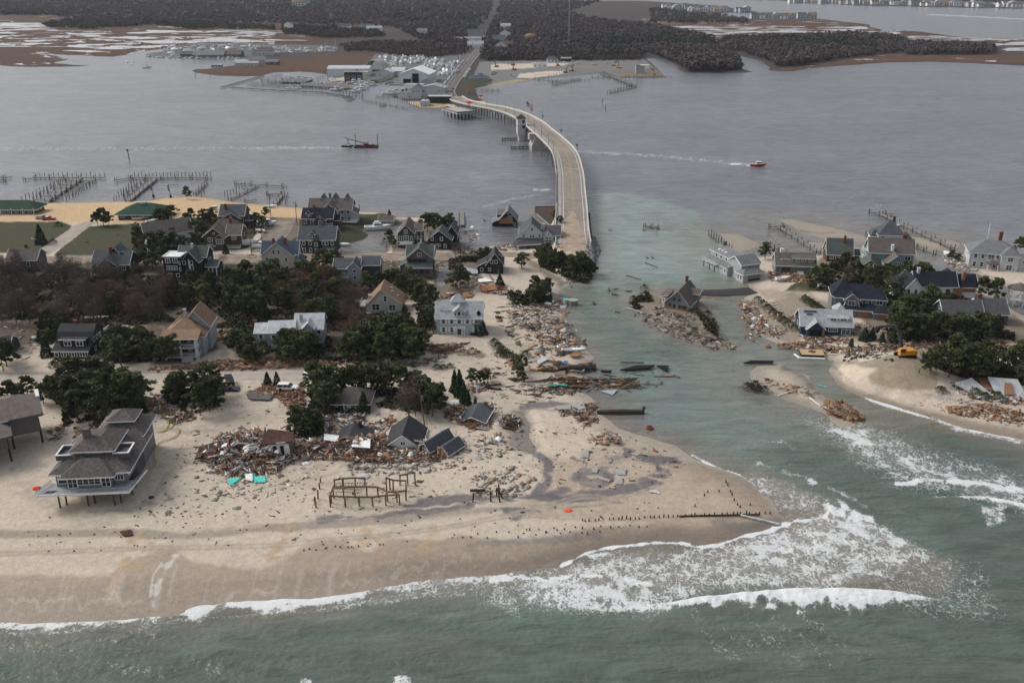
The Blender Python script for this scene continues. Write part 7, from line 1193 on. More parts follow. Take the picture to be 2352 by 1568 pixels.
slabthing('road_slab', 'sand covered slab of broken coastal road on the beach', 'road slab', G([(195,330),(350,322),(470,345),(430,385),(360,402),(210,398)]), mat('road_slab', (.36,.31,.25), .9, .15), .15)
for k, (q, lb) in enumerate([([(520,300),(620,290),(760,290),(770,312),(620,312)], 'black asphalt slab heaved up at the shore end of the drowned road'), ([(760,275),(860,270),(865,298),(765,298)], 'square black asphalt slab next in line over the water'), ([(900,310),(1000,312),(995,322),(905,322)], 'low black asphalt slab in mid water'), ([(1075,300),(1215,270),(1390,265),(1340,295),(1210,302)], 'longest black asphalt slab buckled above the breach water'), ([(1400,268),(1510,270),(1500,318),(1450,295)], 'black asphalt slab with drooping end, right of the longest slab'), ([(2180,240),(2250,222),(2450,228),(2440,246),(2300,240)], 'black asphalt slab emerging beside the breach sandbar')]):
 slabthing('asphalt_slab', lb, 'road slab', G(q), M('black','rough'), .35, 'broken asphalt slabs in the breach', up=.7, tilt=(.4 if k % 2 else -.3))
slabthing('roof_section', 'big white wall panel lying on the broken timber', 'wall panel', FF([(940,955),(1085,985),(1080,1062),(915,1050)]), 'white', .15, up=2.2, tilt=.3)
slabthing('wall_panel', 'white louvered wall panel propped left of the big white panel', 'wall panel', FF([(670,905),(800,925),(795,975),(665,965)]), 'white', .15, up=1.3, tilt=-.5); slabthing('wall_panel', 'slender white panel leaning against the big white panel', 'wall panel', FF([(925,930),(972,945),(930,1010),(895,1000)]), 'pale', .15, up=2.0)
slabthing('broken_roof', 'dark grey flat roof section below the stranded white vehicle', 'roof panel', FF([(0,490),(130,500),(220,520),(180,570),(0,565)]), 'shingle', .25, up=.4); slabthing('turquoise_pool_liner', 'bright turquoise sheet torn from a pool on the beach', 'pool liner', [T('F',*q) for q in [(30,1250),(130,1250),(145,1300),(40,1308)]], 'aqua', .06)
slabthing('turquoise_pool_liner', 'second turquoise sheet left of the brightest one', 'pool liner', [T('E',*q) for q in [(2180,1225),(2290,1225),(2294,1290),(2200,1262)]], 'aqua', .06); slabthing('turquoise_pool_liner', 'pale turquoise fragment furthest left among the pool sheets', 'pool liner', [T('E',*q) for q in [(2040,1275),(2160,1262),(2150,1280),(2060,1340)]], 'aqua', .06); slabthing('loose_board', 'white board lying on the turquoise sheets', 'board', [T('E',*q) for q in [(2200,1235),(2265,1235),(2265,1300),(2205,1290)]], 'white', .1, up=.5)
slabthing('white_roof_sheet', 'white roof sheet beside the rust-red wreck near the colonial', 'roof panel', TL('B', [(2040,955),(2110,935),(2180,962),(2060,975)]), 'white', .12, up=.6); slabthing('grey_roof_sheet', 'steel-blue roof sheet left of the red wreck', 'roof panel', TL('B', [(1920,845),(2045,870),(2040,900),(1925,905)]), 'lgray', .15, up=.8)
slabthing('red_roof_panel', 'large rust-red roof panel in the wreckage beyond the colonial', 'roof panel', TL('B', [(2050,1010),(2190,1000),(2220,1045),(2080,1055)]), 'ply', .15, up=.7, tilt=.3); slabthing('red_roof_panel', 'smaller rust-red roof panel left of the large one', 'roof panel', TL('B', [(1905,1065),(2000,1060),(1990,1100),(1910,1105)]), 'ply', .15, up=.5)
slabthing('green_grey_roof_section', 'dark slate roof section on the breach shore debris', 'roof panel', TL('C', [(300,1080),(380,1075),(430,1100),(400,1130),(280,1125)]), 'slate', .2, up=.8); slabthing('white_hull_section', 'white boxy wreck piece lying above the slate roof section', 'wreck', TL('C', [(595,1065),(665,1060),(672,1085),(600,1090)]), 'white', .5, up=.9)
slabthing('fallen_deck', 'flat grey deck board at the black sand by the vehicle wreck', 'deck piece', [T('E',*q) for q in [(2210,520),(2294,500),(2294,560),(2230,555)]], 'shingle', .2); slabthing('boat_cover', 'blue tarpaulin spread on the sand near the drowned road', 'tarpaulin', G([(520,245),(560,228),(612,224),(600,246)]), 'blue', .05); slabthing('plywood_sheet', 'orange-brown plywood curling at the shore above the blue tarpaulin', 'board', G([(620,165),(700,152),(740,170),(690,190),(630,188)]), 'ply', .1, up=.5)
slabthing('metal_roof_sheet', 'white trimmed roof sheet bent on the sand above the blue tarpaulin', 'roof panel', G([(375,180),(430,212),(350,250),(330,225)]), 'pale', .12, up=.5); slabthing('red_board', 'small dark red board lying on the open beach', 'board', TL('D', [(275,1222),(302,1218),(306,1230),(285,1233)]), 'redbrown', .2); slabthing('white_board', 'white and rust curved plate alone on the wet sand spit', 'plate', G([(1335,1375),(1400,1372),(1440,1405),(1390,1395),(1340,1392)]), 'pale', .2)
for x, y, lb in [(1745,1262,'lower left of the timber frame'),]: pass
slabthing('white_tank', 'white slab wreck lying on the lawn edge of the right barrier', 'wreck', TL('R', [(435,980),(520,978),(528,1005),(440,1015)]), 'white', .5, up=.6)
slabthing('white_gate_frame', 'white boxy frame thrown on the creek bank', 'frame', TL('R', [(1570,690),(1625,700),(1622,732),(1575,720)]), 'white', .4, up=.6)
fh = empty('floating_floor_section', at(*T('H',515,148), water=True), -.1, 'square tan floor section with white float rim drifting in the breach', 'floor section'); mb = MB(); mb.box(-3.2,3.2,-2,2,0,.9); mb.build('deck', M('black','rough'), fh); mb = MB(); mb.box(-3.3,3.3,-2.1,2.1,.9,1.05); mb.build('top', mat('tan_floor', (.42,.31,.18), .85), fh); mb = MB(); mb.box(-4.2,3.4,-2.9,-2.2,0,.3); mb.beam((-5,0,.2),(-4,-2.6,.2),.5,.3); mb.build('float', M('white'), fh); mb = MB(); mb.cyl((0,.3,1.05),(0,.3,1.25),1.1,.9,10); mb.build('hole_rim', M('rust','rough'), fh)
for (q, r, hh, nm, lb, mm) in [((812,1155),.85,1.6,'barrel','upright cream barrel with turquoise lid at the breach shore','cream'), ((878,1160),1.6,1.6,'round_tank','broad round concrete tank with lid standing in shallow water','gray'), ((1065,1155),.85,.5,'tyre','pale ring shaped tyre lying alone in the breach water','wood')]:
 p = at(*T('C',*q), water=True); e_ = empty(nm, (p.x, p.y, 0), 0, lb, nm.replace('_', ' ')); mb = MB(); mb.cyl((0,0,-.5),(0,0,hh),r,n=16); mb.build('body', M(mm,'rough'), e_)
 mb = MB(); mb.cyl((0,0,hh),(0,0,hh+.12),r*(1.06 if nm != 'tyre' else .5),n=16); mb.build('lid' if nm != 'tyre' else 'hub', M('aqua' if nm == 'barrel' else ('conc' if nm != 'tyre' else 'black'),'rough'), e_)
p = at(*T('G',1340,815), water=True); e_ = empty('brick_well_ring', (p.x,p.y,0), 0, 'round red brick well top awash off the sand spit', 'well'); mb = MB(); mb.cyl((0,0,-.5),(0,0,.6),1.1,.8,12); mb.build('ring', M('brick','rough'), e_); mb = MB(); mb.cyl((0,0,.6),(0,0,.62),.4,n=10); mb.build('opening', M('black','rough'), e_)
mb = MB(); p = at(*T('G',1080,680), water=True); mb.loft([[(-6,-.8,-.4),(-6,.8,-.4),(-6,.5,.8),(-6,-.5,.8)],[(0,-1,-.4),(0,1,-.4),(0,.6,1.0),(0,-.6,1.0)],[(6,-.8,-.4),(6,.8,-.4),(6,.5,.9),(6,-.5,.9)]]); mb.beam((5.6,0,.5),(6,0,2),.5,.5); o = mb.build('overturned_dock_float', M('dwood','rough')); o.location = (p.x,p.y,0); tag(o, 'long dark overturned timber hulk lying in the breach shallows', 'hulk')
sn = empty('driftwood_snag', (0,0,0), 0, 'x', 'driftwood', 'dark snags drifting in the breach'); mb = MB(); mb.cyl((-1.4,0,.0),(1.2,.3,.4),.3,.12,6); mb.cyl((-1.2,0,.1),(-1.6,.4,1.1),.12,.05,5); mb.build('trunk', M('dwood','rough'), sn); P_, Sz = crown_pts('shrub', .9, 1.1, 160, random.Random(4)); c_ = leafmesh('branches', P_, [s_*.6 for s_ in Sz], M('dwood','rough')); c_.parent = sn
for (q, lb) in [((1205,1032),'left snag of the row above the round tank'),((1268,1025),'middle snag of the row above the tanks'),((1370,1045),'right snag of the row, nearest the islet brush'),((1255,1078),'single rounded snag below the row of three'),((1430,1260),'snag by the white pole below the islet'),((1545,742),'left one of two close snags in the open breach'),((1590,742),'right one of two close snags in the open breach'),((1275,1230),'tiny reddish snag in mid channel'),((1515,498),'snag touching the drifting pier piece'),((1215,498),'snag near the bridge with a trailing branch'),((85,410),'snag in the bay left of the torn house'),((865,1010),'half sunk snag by the debris shore')]:
 p = at(*T('C',*q), water=True); place(sn, USED, (p.x,p.y,0), trng.uniform(0,6), 'dark '+lb, None, trng.uniform(.6,1.1))
for (a, b, lb, mm, kk) in [((1360,1195),(1490,1235),'long pale pole pointing at the islet from the left','pale','C'),((1525,790),(1640,835),'thin bare trunk floating mid channel','dwood','C'),((1355,902),(1485,945),'long dark trunk line in the open channel','dwood','C'),((235,492),(365,448),'white pole lying upper left on the breach sandbar','white','H'),((497,508),(588,578),'white pole in the middle of the breach sandbar','white','H'),((622,588),(742,638),'white pole beside the brown rubble on the sandbar','white','H'),((640,148),(940,135),'bundle of white pipes on the shore by the excavator','white','H'),((570,402),(640,422),'thin turquoise pole in the side channel','aqua','H'),((1662,740),(1762,705),'weathered plank lying on sand near the shrubs','wood','G')]:
 if kk == 'G': continue
 pa, pb_ = at(*T(kk,*a)), at(*T(kk,*b)); mb = MB(); mb.cyl(pa+Vector((0,0,.25)), pb_+Vector((0,0,.3)), .14, .12, 6); tag(mb.build('loose_pole', M(mm,'rough' if mm == 'dwood' else 'wall')), lb, 'pole')
for (a, b, lb) in [((690,1350-10),(1000,1345),'x')]: pass
for k, (a, b) in enumerate([((430,392),(960,388)),((430,438),(600,440)),((820,392),(1070,385)),((440,455),(760,457)),((520,418),(830,416)),((340,304),(560,306)),((1080,235),(1290,238))]):
 pa, pb_ = at(*T('G',*a)), at(*T('G',*b)); mb = MB(); mb.beam(pa+Vector((0,0,.5)), pb_+Vector((0,0,.45)), .3, .25); tag(mb.build('drifted_beam', M('aqua' if k == 1 else 'dwood','rough')), ['longest dark beam along the drowned road line','turquoise pipe lying over the drowned road debris','dark beam extending over open water','lowest dark beam in front of the drowned road','dark beam behind the turquoise pipe','beam along the edge of the black asphalt slab','thin beam floating highest in the channel'][k], 'beam')
pd = at(*T('C',1580,480), water=True); e_ = empty('drifting_pier_piece', (pd.x,pd.y,0), -.5, 'torn wooden pier fragment with posts drifting in the breach', 'pier fragment'); mb = MB(); mb.box(-3.4,3.4,-1.1,1.1,.8,1.1); mb.build('deck', M('wood','rough'), e_)
for (x, y) in [(-3.2,1),(-3.2,-1),(0,1),(0,-1),(3,1),(3,-1)]: mb = MB(); mb.cyl((x,y,-1),(x,y,2.2),.14,n=6); mb.build('piling', M('dwood','rough'), e_)
def blobthing(name, label, cat, pos, r, m, h_=1):
 p = at(*pos); mb = MB(); rr_ = random.Random(int(pos[0])); n = 8
 mb.loft([[(r*f*(1+.2*math.sin(k*2.3))*math.cos(2*PI*k/n), r*f*(1+.2*math.sin(k*1.7))*math.sin(2*PI*k/n)*.8, z*r*h_) for k in range(n)] for f, z in ((.9,-.3),(1,.2),(.8,.6),(.3,.9))]); o = mb.build(name, m if not isinstance(m, str) else M(m,'rough')); o.location = p; return tag(o, label, cat)
blobthing('red_tarp', 'bright red crumpled tarp on the sand left of the stilt house', 'tarp', T('E',328,1355), .9, 'orange', .7); blobthing('red_cloth', 'orange-red cloth scrap inside the tyre track loop', 'cloth', T('G',612,1550), .9, 'orange', .3); blobthing('boulder', 'pale boulder on the beach right of the stilt house', 'boulder', (386,1177), .7, 'conc'); blobthing('boulder', 'pale boulder below the turquoise sheets', 'boulder', (545,1168), .7, 'conc'); blobthing('dark_drum', 'small dark drum on the sand by the tyre tracks', 'drum', T('E',1356,1436), .6, 'charcoal'); blobthing('propane_tank', 'white rounded tank in the breach shore wreckage', 'tank', T('C',650,1160), 1.6, 'white', .5); blobthing('white_bundle', 'white and lilac bundle on the debris by the cypresses', 'bundle', T('F',1840,590), 1.8, 'white', .5); blobthing('white_appliance', 'white air conditioner box on the sand below the smashed house', 'appliance', T('F',503,1132), 1.0, 'white', .6); blobthing('white_kayak_heap', 'white wreck with three legs on the beach, near the frame', 'wreck', T('F',1015,1250), 1.5, 'pale', .4); blobthing('yellow_box', 'cream coloured box at the edge of the grove', 'box', T('E',895,690), 1.4, 'cream')
ye = MB(); pts = [at(*T('E',*q))+Vector((0,0,.25)) for q in [(1345,640),(1420,655),(1490,690),(1512,760),(1480,830),(1430,850)]]
for a, b in zip(catmull(pts, 4)[:-1], catmull(pts, 4)[1:]): ye.beam(a, b, .22, .12)
tag(ye.build('yellow_hose', mat('yellow_hose', (.42,.32,.10), .7)), 'inner yellow hose curving over the sand right of the stilt house', 'hose'); ye = MB(); pts = [at(*T('E',*q))+Vector((0,0,.25)) for q in [(1400,640),(1500,670),(1560,720),(1550,790),(1480,840),(1400,850)]]
for a, b in zip(catmull(pts, 4)[:-1], catmull(pts, 4)[1:]): ye.beam(a, b, .22, .12)
tag(ye.build('yellow_hose', MATS['yellow_hose']), 'outer yellow hose looping over the sand right of the stilt house', 'hose'); ye = MB(); pts = [at(*T('E',*q))+Vector((0,0,.25)) for q in [(1580,805),(1606,840),(1560,900),(1440,940),(1390,990),(1385,1080),(1400,1130),(1350,1185)]]
for a, b in zip(catmull(pts, 4)[:-1], catmull(pts, 4)[1:]): ye.beam(a, b, .22, .12)
tag(ye.build('yellow_hose', MATS['yellow_hose']), 'longest yellow hose running down beside the stilt house', 'hose')
stp = tag(MB().cyl((0,0,-.4),(.08,0,.75),.2,.16,6).build('groyne_stump', M('dwood','rough')), 'x', 'piling stump', 'weathered groyne stumps on the beach'); stl = []
for k in range(42): stl.append((1335+k*10.5+trng.uniform(-3,3), 1196-k*.42+trng.uniform(-2,2), trng.uniform(.5,1.3)))
for k in range(14): stl.append((1215+k*21+trng.uniform(-4,4), 1219-k*.9+trng.uniform(-5,5), trng.uniform(.3,.7)))
for k in range(16): stl.append((1060+k*21+trng.uniform(-6,6), 1236-k*1.4+trng.uniform(-12,12), trng.uniform(.3,.6)))
for k in range(14): stl.append((700+k*14+trng.uniform(-6,6), 1262-k*.9+trng.uniform(-3,3), trng.uniform(.3,.55)))
for (x, y) in [(2028,1300),(2040,1325),(1862,1388),(1830,1418),(1960,1382),(2062,1380),(2096,1458),(2080,1408),(1748,1515),(2130,1498),(2150,1520),(2242,1500)]: q = T('G', x, y); stl.append((q[0], q[1], trng.uniform(.7,1.1)))
for x, y, hh in stl:
 o = stp if 'groyne_stump' not in USED else stp.copy()
 if 'groyne_stump' in USED: COL.objects.link(o)
 USED.add('groyne_stump'); o.location = at(x, y); o.scale = (.8, .8, hh*.85); o.rotation_euler = (trng.uniform(-.15,.15), trng.uniform(-.15,.15), trng.uniform(0,6)); o['label'] = 'dark stump in the long groyne row' if y < 1200 else ('low dark stump on the open beach below the groyne' )
for (a, b, lb) in [((1125,186),(1155,205),'x')]: pass
a, b = at(1700,1186), at(1790,1206); tag(MB().beam(a+Vector((0,0,.4)), b+Vector((0,0,.3)), .35, .3).build('fallen_groyne_plank', M('pale','rough')), 'pale plank slanting off the end of the groyne row', 'plank'); a, b = at(1560,1187), at(1745,1184); tag(MB().beam(a+Vector((0,0,.25)), b+Vector((0,0,.35)), .3, .25).build('groyne_wale', M('dwood','rough')), 'dark low timber wale joining the groyne stumps', 'timber wale')
# ---------------------------------------------------------------- boats, cars, docks, poles
gel = mat('gelcoat', (.72,.73,.73), .3, .04, 1, .5, coat=.3); wrap = mat('shrink_wrap', (.70,.71,.72), .55, .08, 1, .3)
def hull_mb(mb, L, B, Hh, sheer=.35, mi=0, n=9):
 secs = []
 for k in range(n):
  t = k/(n-1); w_ = B/2*(1-max(0, (t-.45)/.55)**2.2)*(.86+.14*min(1, t*3)); z1 = Hh*(1+sheer*t*t); w_ = max(w_, .03); x = (t-.5)*L
  secs.append([(x-.25*L*0, 0, -.25*Hh*(1-t**4)+t**6*Hh*.7), (x, w_*.75, .12*Hh+t**5*Hh*.6), (x+.04*L*t, w_, z1), (x+.04*L*t, w_*.8, z1+.02), (x+.04*L*t, -w_*.8, z1+.02), (x+.04*L*t, -w_, z1), (x, -w_*.75, .12*Hh+t**5*Hh*.6)])
 mb.loft(secs, mi)
def motorboat(name, L=8, B=2.7, Hh=1.2, hull=gel, deck='white', cabin=True, fly=False):
 e_ = empty(name, (0,0,-40), 0, 'x', 'boat'); mb = MB(); hull_mb(mb, L, B, Hh); mb.build('hull', hull, e_)
 mb = MB(); mb.box(-L*.46, -L*.08, -B*.36, B*.36, Hh+.03, Hh+.08); mb.build('cockpit', M('lgray'), e_)
 if cabin:
  mb = MB(); x0, x1 = -L*.12, L*.22; mb.loft([[(x0,-B*.34,z),(x1+q,-B*.28,z),(x1+q,B*.28,z),(x0,B*.34,z)] for z, q in ((Hh+.02, L*.08), (Hh+.55, L*.02))]); mb.build('cabin', M(deck,'paint'), e_)
  mb = MB(); mb.loft([[(x0+.1,-B*.30,z),(x1-.1+q,-B*.25,z),(x1-.1+q,B*.25,z),(x0+.1,B*.30,z)] for z, q in ((Hh+.55, 0), (Hh+1.15, -L*.05))]); mb.build('windshield', GLASS, e_)
  mb = MB(); mb.box(x0-.3, x1-L*.05, -B*.33, B*.33, Hh+1.15, Hh+1.25); mb.build('hardtop', M(deck,'paint'), e_)
 if fly: mb = MB(); mb.loft([[(-L*.1,-B*.25,z),(L*.08,-B*.2,z),(L*.08,B*.2,z),(-L*.1,B*.25,z)] for z in (Hh+1.25, Hh+2.0)]); mb.build('flybridge', M(deck,'paint'), e_)
 KIDS[e_.name] = list(e_.children); return e_
def sailboat(name, L=9):
 e_ = empty(name, (0,0,-40), 0, 'x', 'sailboat'); mb = MB(); hull_mb(mb, L, 2.6, 1.2); mb.build('hull', gel, e_)
 mb = MB(); mb.loft([[(-L*.1,-.8,z),(L*.2,-.5,z),(L*.2,.5,z),(-L*.1,.8,z)] for z in (1.2,1.7)]); mb.build('cabin', M('pale'), e_); mb = MB(); mb.cyl((L*.08,0,1.2),(L*.08,0,13),.14,.09,6); mb.build('mast', M('pale','paint'), e_); mb = MB(); mb.cyl((L*.08,0,2.6),(-L*.34,0,2.5),.16,.14,6); mb.build('boom', M('blue'), e_); KIDS[e_.name] = list(e_.children); return e_
def wrapboat(name, L=10):
 e_ = empty(name, (0,0,-40), 0, 'x', 'boat'); mb = MB(); hull_mb(mb, L, 3.2, 1.9); mb.build('hull', gel, e_); mb = MB()
 mb.loft([[(-L*.48,-1.4,1.9),(-L*.48,1.4,1.9),(-L*.44,0,3.3)],[(0,-1.6,2.1),(0,1.6,2.1),(0,0,4.2)],[(L*.3,-1.2,2.3),(L*.3,1.2,2.3),(L*.28,0,3.3)],[(L*.5,-.1,2.5),(L*.5,.1,2.5),(L*.5,0,2.6)]]); mb.build('shrink_wrap_cover', wrap, e_); KIDS[e_.name] = list(e_.children); return e_
MBT = motorboat('motorboat'); CRU = motorboat('cabin_cruiser', 11, 3.6, 1.6, fly=True); SKF = motorboat('skiff', 5.5, 2.1, .8, cabin=False); SAL = sailboat('sailboat'); WRB = wrapboat('wrapped_boat')
def boat(pr, q, lb, rz=None, sc=1, grp=None, water=False, dz=0, rot=None):
 p = at(*q, water=water); r = place(pr, USED, (p.x, p.y, (p.z if not water else -.1)+dz), trng.uniform(0,6) if rz is None else rz, lb, grp, sc, rot)
 if grp is None and 'group' in r.keys(): del r['group']
 return r
boat(CRU, T('B',1140,490), 'white cabin cruiser washed against the lawn beside the lagoon', .1, 1.0, dz=.1); boat(MBT, T('B',150,455), 'white motorboat dumped at the top of the side street', .3, 1.1, dz=.2); boat(SKF, T('B',100,510), 'small yellow-white dinghy on the verge of the side street', -.7, 1, dz=.1)
boat(MBT, T('B',110,655), 'white sailing hull lying on the street corner before the cream house', -.15, 1.0, dz=.2); boat(WRB, T('A',2210,630), 'white boat tipped on its side next to the brown gabled house', .2, .75, rot=(.9,0,.3), dz=.8); boat(SKF, T('B',20,620), 'white skiff partly behind the brown gabled house lot', .9, 1.3, dz=.2)
boat(SKF, T('B',840,635), 'half sunk skiff at the lagoon inner bank', -.3, 1.1, dz=.1); boat(SKF, T('B',185,292), 'white dinghy on the sandy bay bank by the bushes', 0, 1.1, dz=.2); boat(SKF, T('R',1143,460), 'white dinghy tied under the long right pier', .1, 1, water=True); boat(SKF, T('R',130,952), 'white skiff thrown on the big wood pile at right', .2, 1.0, dz=.8); boat(SKF, T('E',380,-20+30), 'upturned white dinghy on the sand left of the black gambrel house', .5, 1, dz=.2)
boat(SKF, T('A',868,1292), 'slim yellow kayak-like boat on the debris behind the black gambrel house', .03, (1.3,.5,.7), dz=.3); boat(SKF, T('G',660,132), 'dark green boat hull beached at the breach edge', .02, (1.3,.8,.9), dz=.4); boat(SKF, T('A',1250,400), 'white skiff by the central green roofed bungalow', .2, 1.1, dz=.3); boat(SKF, T('A',1365,424), 'second white skiff right of the bungalow by the pines', .6, 1, dz=.3)
for (x, y, s_) in [(1063,518,.9),(1112,515,.8),(1100,543,.8)]: boat(SKF, T('I',x,y), 'small moored boat off the marsh, left of the lone sailboat', trng.uniform(0,3), s_*1.3, 'moored boats off the marsh', True)
boat(SAL, T('I',1230,568), 'lone white sailboat moored off the far marina', .1, 1.15, water=True)
rb = motorboat('patrol_boat', 8, 2.8, 1.1, hull=M('red','paint')); q = at(1741,382, water=True); place(rb, USED, (q.x,q.y,0), -.05, 'red hulled patrol boat with white cabin leaving a wake in the bay', None, 1.15)
fb = motorboat('speedboat', 9, 2.8, 1.1); q = at(2127,34, water=True); place(fb, USED, (q.x,q.y,0), PI-.05, 'tiny white speedboat drawing a long wake in the far water', None, 1.3)
def scatter(poly, n, prs, lb, grp, mind, water=False, rzs=(0, 6.28), sc=(.8, 1.15)):
 xs = [p[0] for p in poly]; ys = [p[1] for p in poly]; got = []; t_ = 0
 while len(got) < n and t_ < 6000:
  t_ += 1; x = trng.uniform(min(xs), max(xs)); y = trng.uniform(min(ys), max(ys))
  if inpoly(poly, x, y) and all(math.hypot(x-a, (y-b)*2.4) > mind for a, b in got): got.append((x, y))
 for x, y in got: boat(trng.choice(prs), (x, y), lb, trng.uniform(*rzs), trng.uniform(*sc), grp, water)
scatter(TL('J', [(1500,290),(1560,270),(1860,280),(2230,330),(2210,420),(2050,440),(2030,380),(1750,350),(1600,360)]), 84, [WRB, WRB, WRB, MBT, CRU], 'white shrink-wrapped boat in the crowded storage yard by the mainland road', 'boats in the storage yard', 5, rzs=(1.2, 1.9), sc=(.75,1.15))
scatter(TL('J', [(-350,190),(0,170),(350,180),(700,200),(1000,200),(1190,200),(1150,240),(900,235),(600,250),(300,215),(0,230),(-200,290)]), 90, [WRB, MBT, CRU, SAL], 'white boat stored at the far boatyard beside the marsh', 'boats at the far boatyard', 6.5, sc=(.8,1.2))
scatter(TL('J', [(-430,282),(330,300),(330,288),(-430,270)]), 18, [MBT, SAL, CRU], 'boat berthed along the far boatyard quay', 'boats on the far quay', 9, True, rzs=(1.3,1.8))
for (x, y, pr) in [(735,458,CRU),(768,460,CRU),(838,460,CRU),(885,462,CRU),(943,470,CRU)]: boat(pr, T('J',x,y), 'white cruiser in the back row of the outer marina', 1.4, 1.0, 'back row cruisers', True)
boat(CRU, T('J',1170,562), 'boxy white houseboat at the front of the outer marina', .3, 1.15, water=True); boat(SAL, T('J',765,548), 'left sailboat in the outer marina basin', .2, .9, 'outer marina sailboats', True); boat(SAL, T('J',835,550), 'right sailboat in the outer marina basin', .3, .9, 'outer marina sailboats', True); boat(MBT, T('J',1040,510), 'white boat in the small inner slip', .3, 1, water=True); boat(MBT, T('J',1215,505), 'white boat by the black marina building slip', .5, 1, water=True); boat(CRU, T('J',1130,470), 'white cruiser parked on sand by the long warehouse', 2.6, .8)
scatter(TL('J', [(1270,510),(1350,488),(1500,500),(1510,525),(1480,560),(1300,580),(1290,540)]), 13, [CRU, MBT], 'white motor yacht rafted at the marina front quay', 'yachts at the front quay', 8, True, rzs=(-.3,.4), sc=(.9,1.3)); scatter(TL('J', [(1600,580),(1700,575),(1720,600),(1620,612)]), 4, [CRU], 'white yacht by the channel front buildings', 'yachts by the channel buildings', 8, True, rzs=(-.3,.3), sc=(1,1.2))
for (x, y) in [(350,360),(330,385),(315,410)]: boat(WRB, T('K',x,y), 'white boat parked on the verge right of the mainland road', 1.3, .8, 'boats on the road verge')
for (x, y) in [(1195,306),(1085,300),(1430,300),(1330,312)]: boat(MBT, T('K',x,y), 'stray boat left in the muddy lot across the water', 0, .9, 'stray boats in the lot')
# ---- vehicles
tyre = mat('tyre_rubber', (.02,.02,.02), .9)
def car(name, col, kind='suv', L=5, W_=1.95, cat='car'):
 e_ = empty(name, (0,0,-40), 0, 'x', cat); m = M(col,'paint'); mb = MB(); Hh = .95 if kind != 'sedan' else .8
 mb.loft([[(x,-W_/2*k,.35),(x,W_/2*k,.35),(x,W_/2*k,z),(x,-W_/2*k*.97,z)] for x, z, k in ((-L/2,Hh*.9,.92),(-L/2+.2,Hh,1),(L*.18,Hh,1),(L/2-.3,Hh*.88,.97),(L/2,Hh*.6,.88))]); mb.build('body', m, e_)
 r0, r1 = {'suv': (-L*.47, L*.20), 'sedan': (-L*.34, L*.2), 'pickup': (-L*.1, L*.22), 'van': (-L*.48, L*.36)}[kind]; top = {'suv': 1.75, 'sedan': 1.4, 'pickup': 1.75, 'van': 2.3}[kind]
 b0 = .15 if kind in ('suv','van') else .6; mb = MB(); mb.loft([[(r0,-W_*.46,z),(r1,-W_*.46,z),(r1,W_*.46,z),(r0,W_*.46,z)] if z < Hh+.1 else [(r0+b0,-W_*.40,z),(r1-.75,-W_*.40,z),(r1-.75,W_*.40,z),(r0+b0,W_*.40,z)] for z in (Hh-.02, top-.08)]); mb.build('window', GLASS, e_)
 mb = MB(); mb.box(r0+b0-.03, r1-.7, -W_*.41, W_*.41, top-.08, top);
 for x in ([r0+b0, (r0+r1)/2-.2, r1-1.0] if kind != 'sedan' else [(r0+r1)/2]):
  for s_ in (-1, 1): mb.beam((x, s_*W_*.465, Hh-.02), (x, s_*W_*.405, top-.08), .14, .05)
 mb.build('roof', m, e_)
 if kind == 'pickup': mb = MB(); mb.box(-L/2+.15, r0-.1, -W_*.4, W_*.4, Hh+.0, Hh+.02); mb.build('cargo_bed', M('black','rough'), e_)
 for x in (-L*.31, L*.31):
  for s_ in (-1, 1): mb = MB(); mb.cyl((x, s_*W_*.36, .36), (x, s_*(W_/2+.01), .36), .37, n=10); mb.build('wheel', tyre, e_)
 for s_ in (-1, 1): mb = MB(); mb.box(L/2-.06, L/2+.01, s_*W_*.36-.16, s_*W_*.36+.16, Hh*.62, Hh*.76); mb.build('headlight', M('pale','paint'), e_)
 KIDS[e_.name] = list(e_.children); return e_
def park(c, q, rz, lb, grp=None, sc=1, rot=None, dz=0):
 p = at(*q); r = place(c, USED, (p.x,p.y,p.z+dz), rz, lb, grp, sc, rot)
 if grp is None and 'group' in r.keys(): del r['group']
 return r
WS = car('large_suv', 'white', 'suv', 5.7, 2.05); park(WS, T('F',345,478), -.12, 'long white estate vehicle stranded on top of broken wood', dz=.5, rot=(0,-.04,-.12)); park(WS, T('F',560,370), -.45, 'white estate vehicle half hidden by the tall pines on the sandy road')
BS = car('wrecked_suv', 'black', 'suv', 5); park(BS, T('E',2055,420), 1.9, 'dark silver topped vehicle nosed up over a smashed black one', rot=(.2,-.35,2.0), dz=.8); B2 = car('crushed_pickup', 'black', 'pickup', 5.2); park(B2, T('E',2060,470), .1, 'crushed black pickup buried under the tilted vehicle', rot=(.1,.1,.1), sc=(1,1,.8))
SP = car('pickup_truck', 'silver', 'pickup', 5.8, 2.05); park(SP, T('A',385,392), .25, 'silver pickup truck behind the red one on the sandy lot'); RP = car('pickup_truck', 'red', 'pickup', 5.8, 2.05); park(RP, T('A',440,402), .18, 'red pickup truck parked on the sandy lot'); W3 = car('small_suv', 'white', 'suv', 4.6); park(W3, T('A',1905,312), PI+.05, 'small white vehicle parked alone on the sandy bay bank'); DS = car('sedan', 'navy', 'sedan', 4.8); park(DS, T('C',432,722), 0, 'dark sedan stopped at the street end near the bridge')
park(W3, T('J',2215,650), .3, 'white police car with roof lights at the far bridge end'); park(W3, T('J',2150,640), .2, 'small pale car left of the police car at the bridge end'); park(DS, T('J',2165,553), 1.4, 'dark car driving down the mainland road toward the bridge'); VN = car('van', 'white', 'van', 6)
vr = [(2140,600),(2060,605)];
for x, y in vr: park(W3, T('J',x,y), .1, 'pale car by the waterfront buildings left of the mainland road', 'cars by the waterfront buildings')
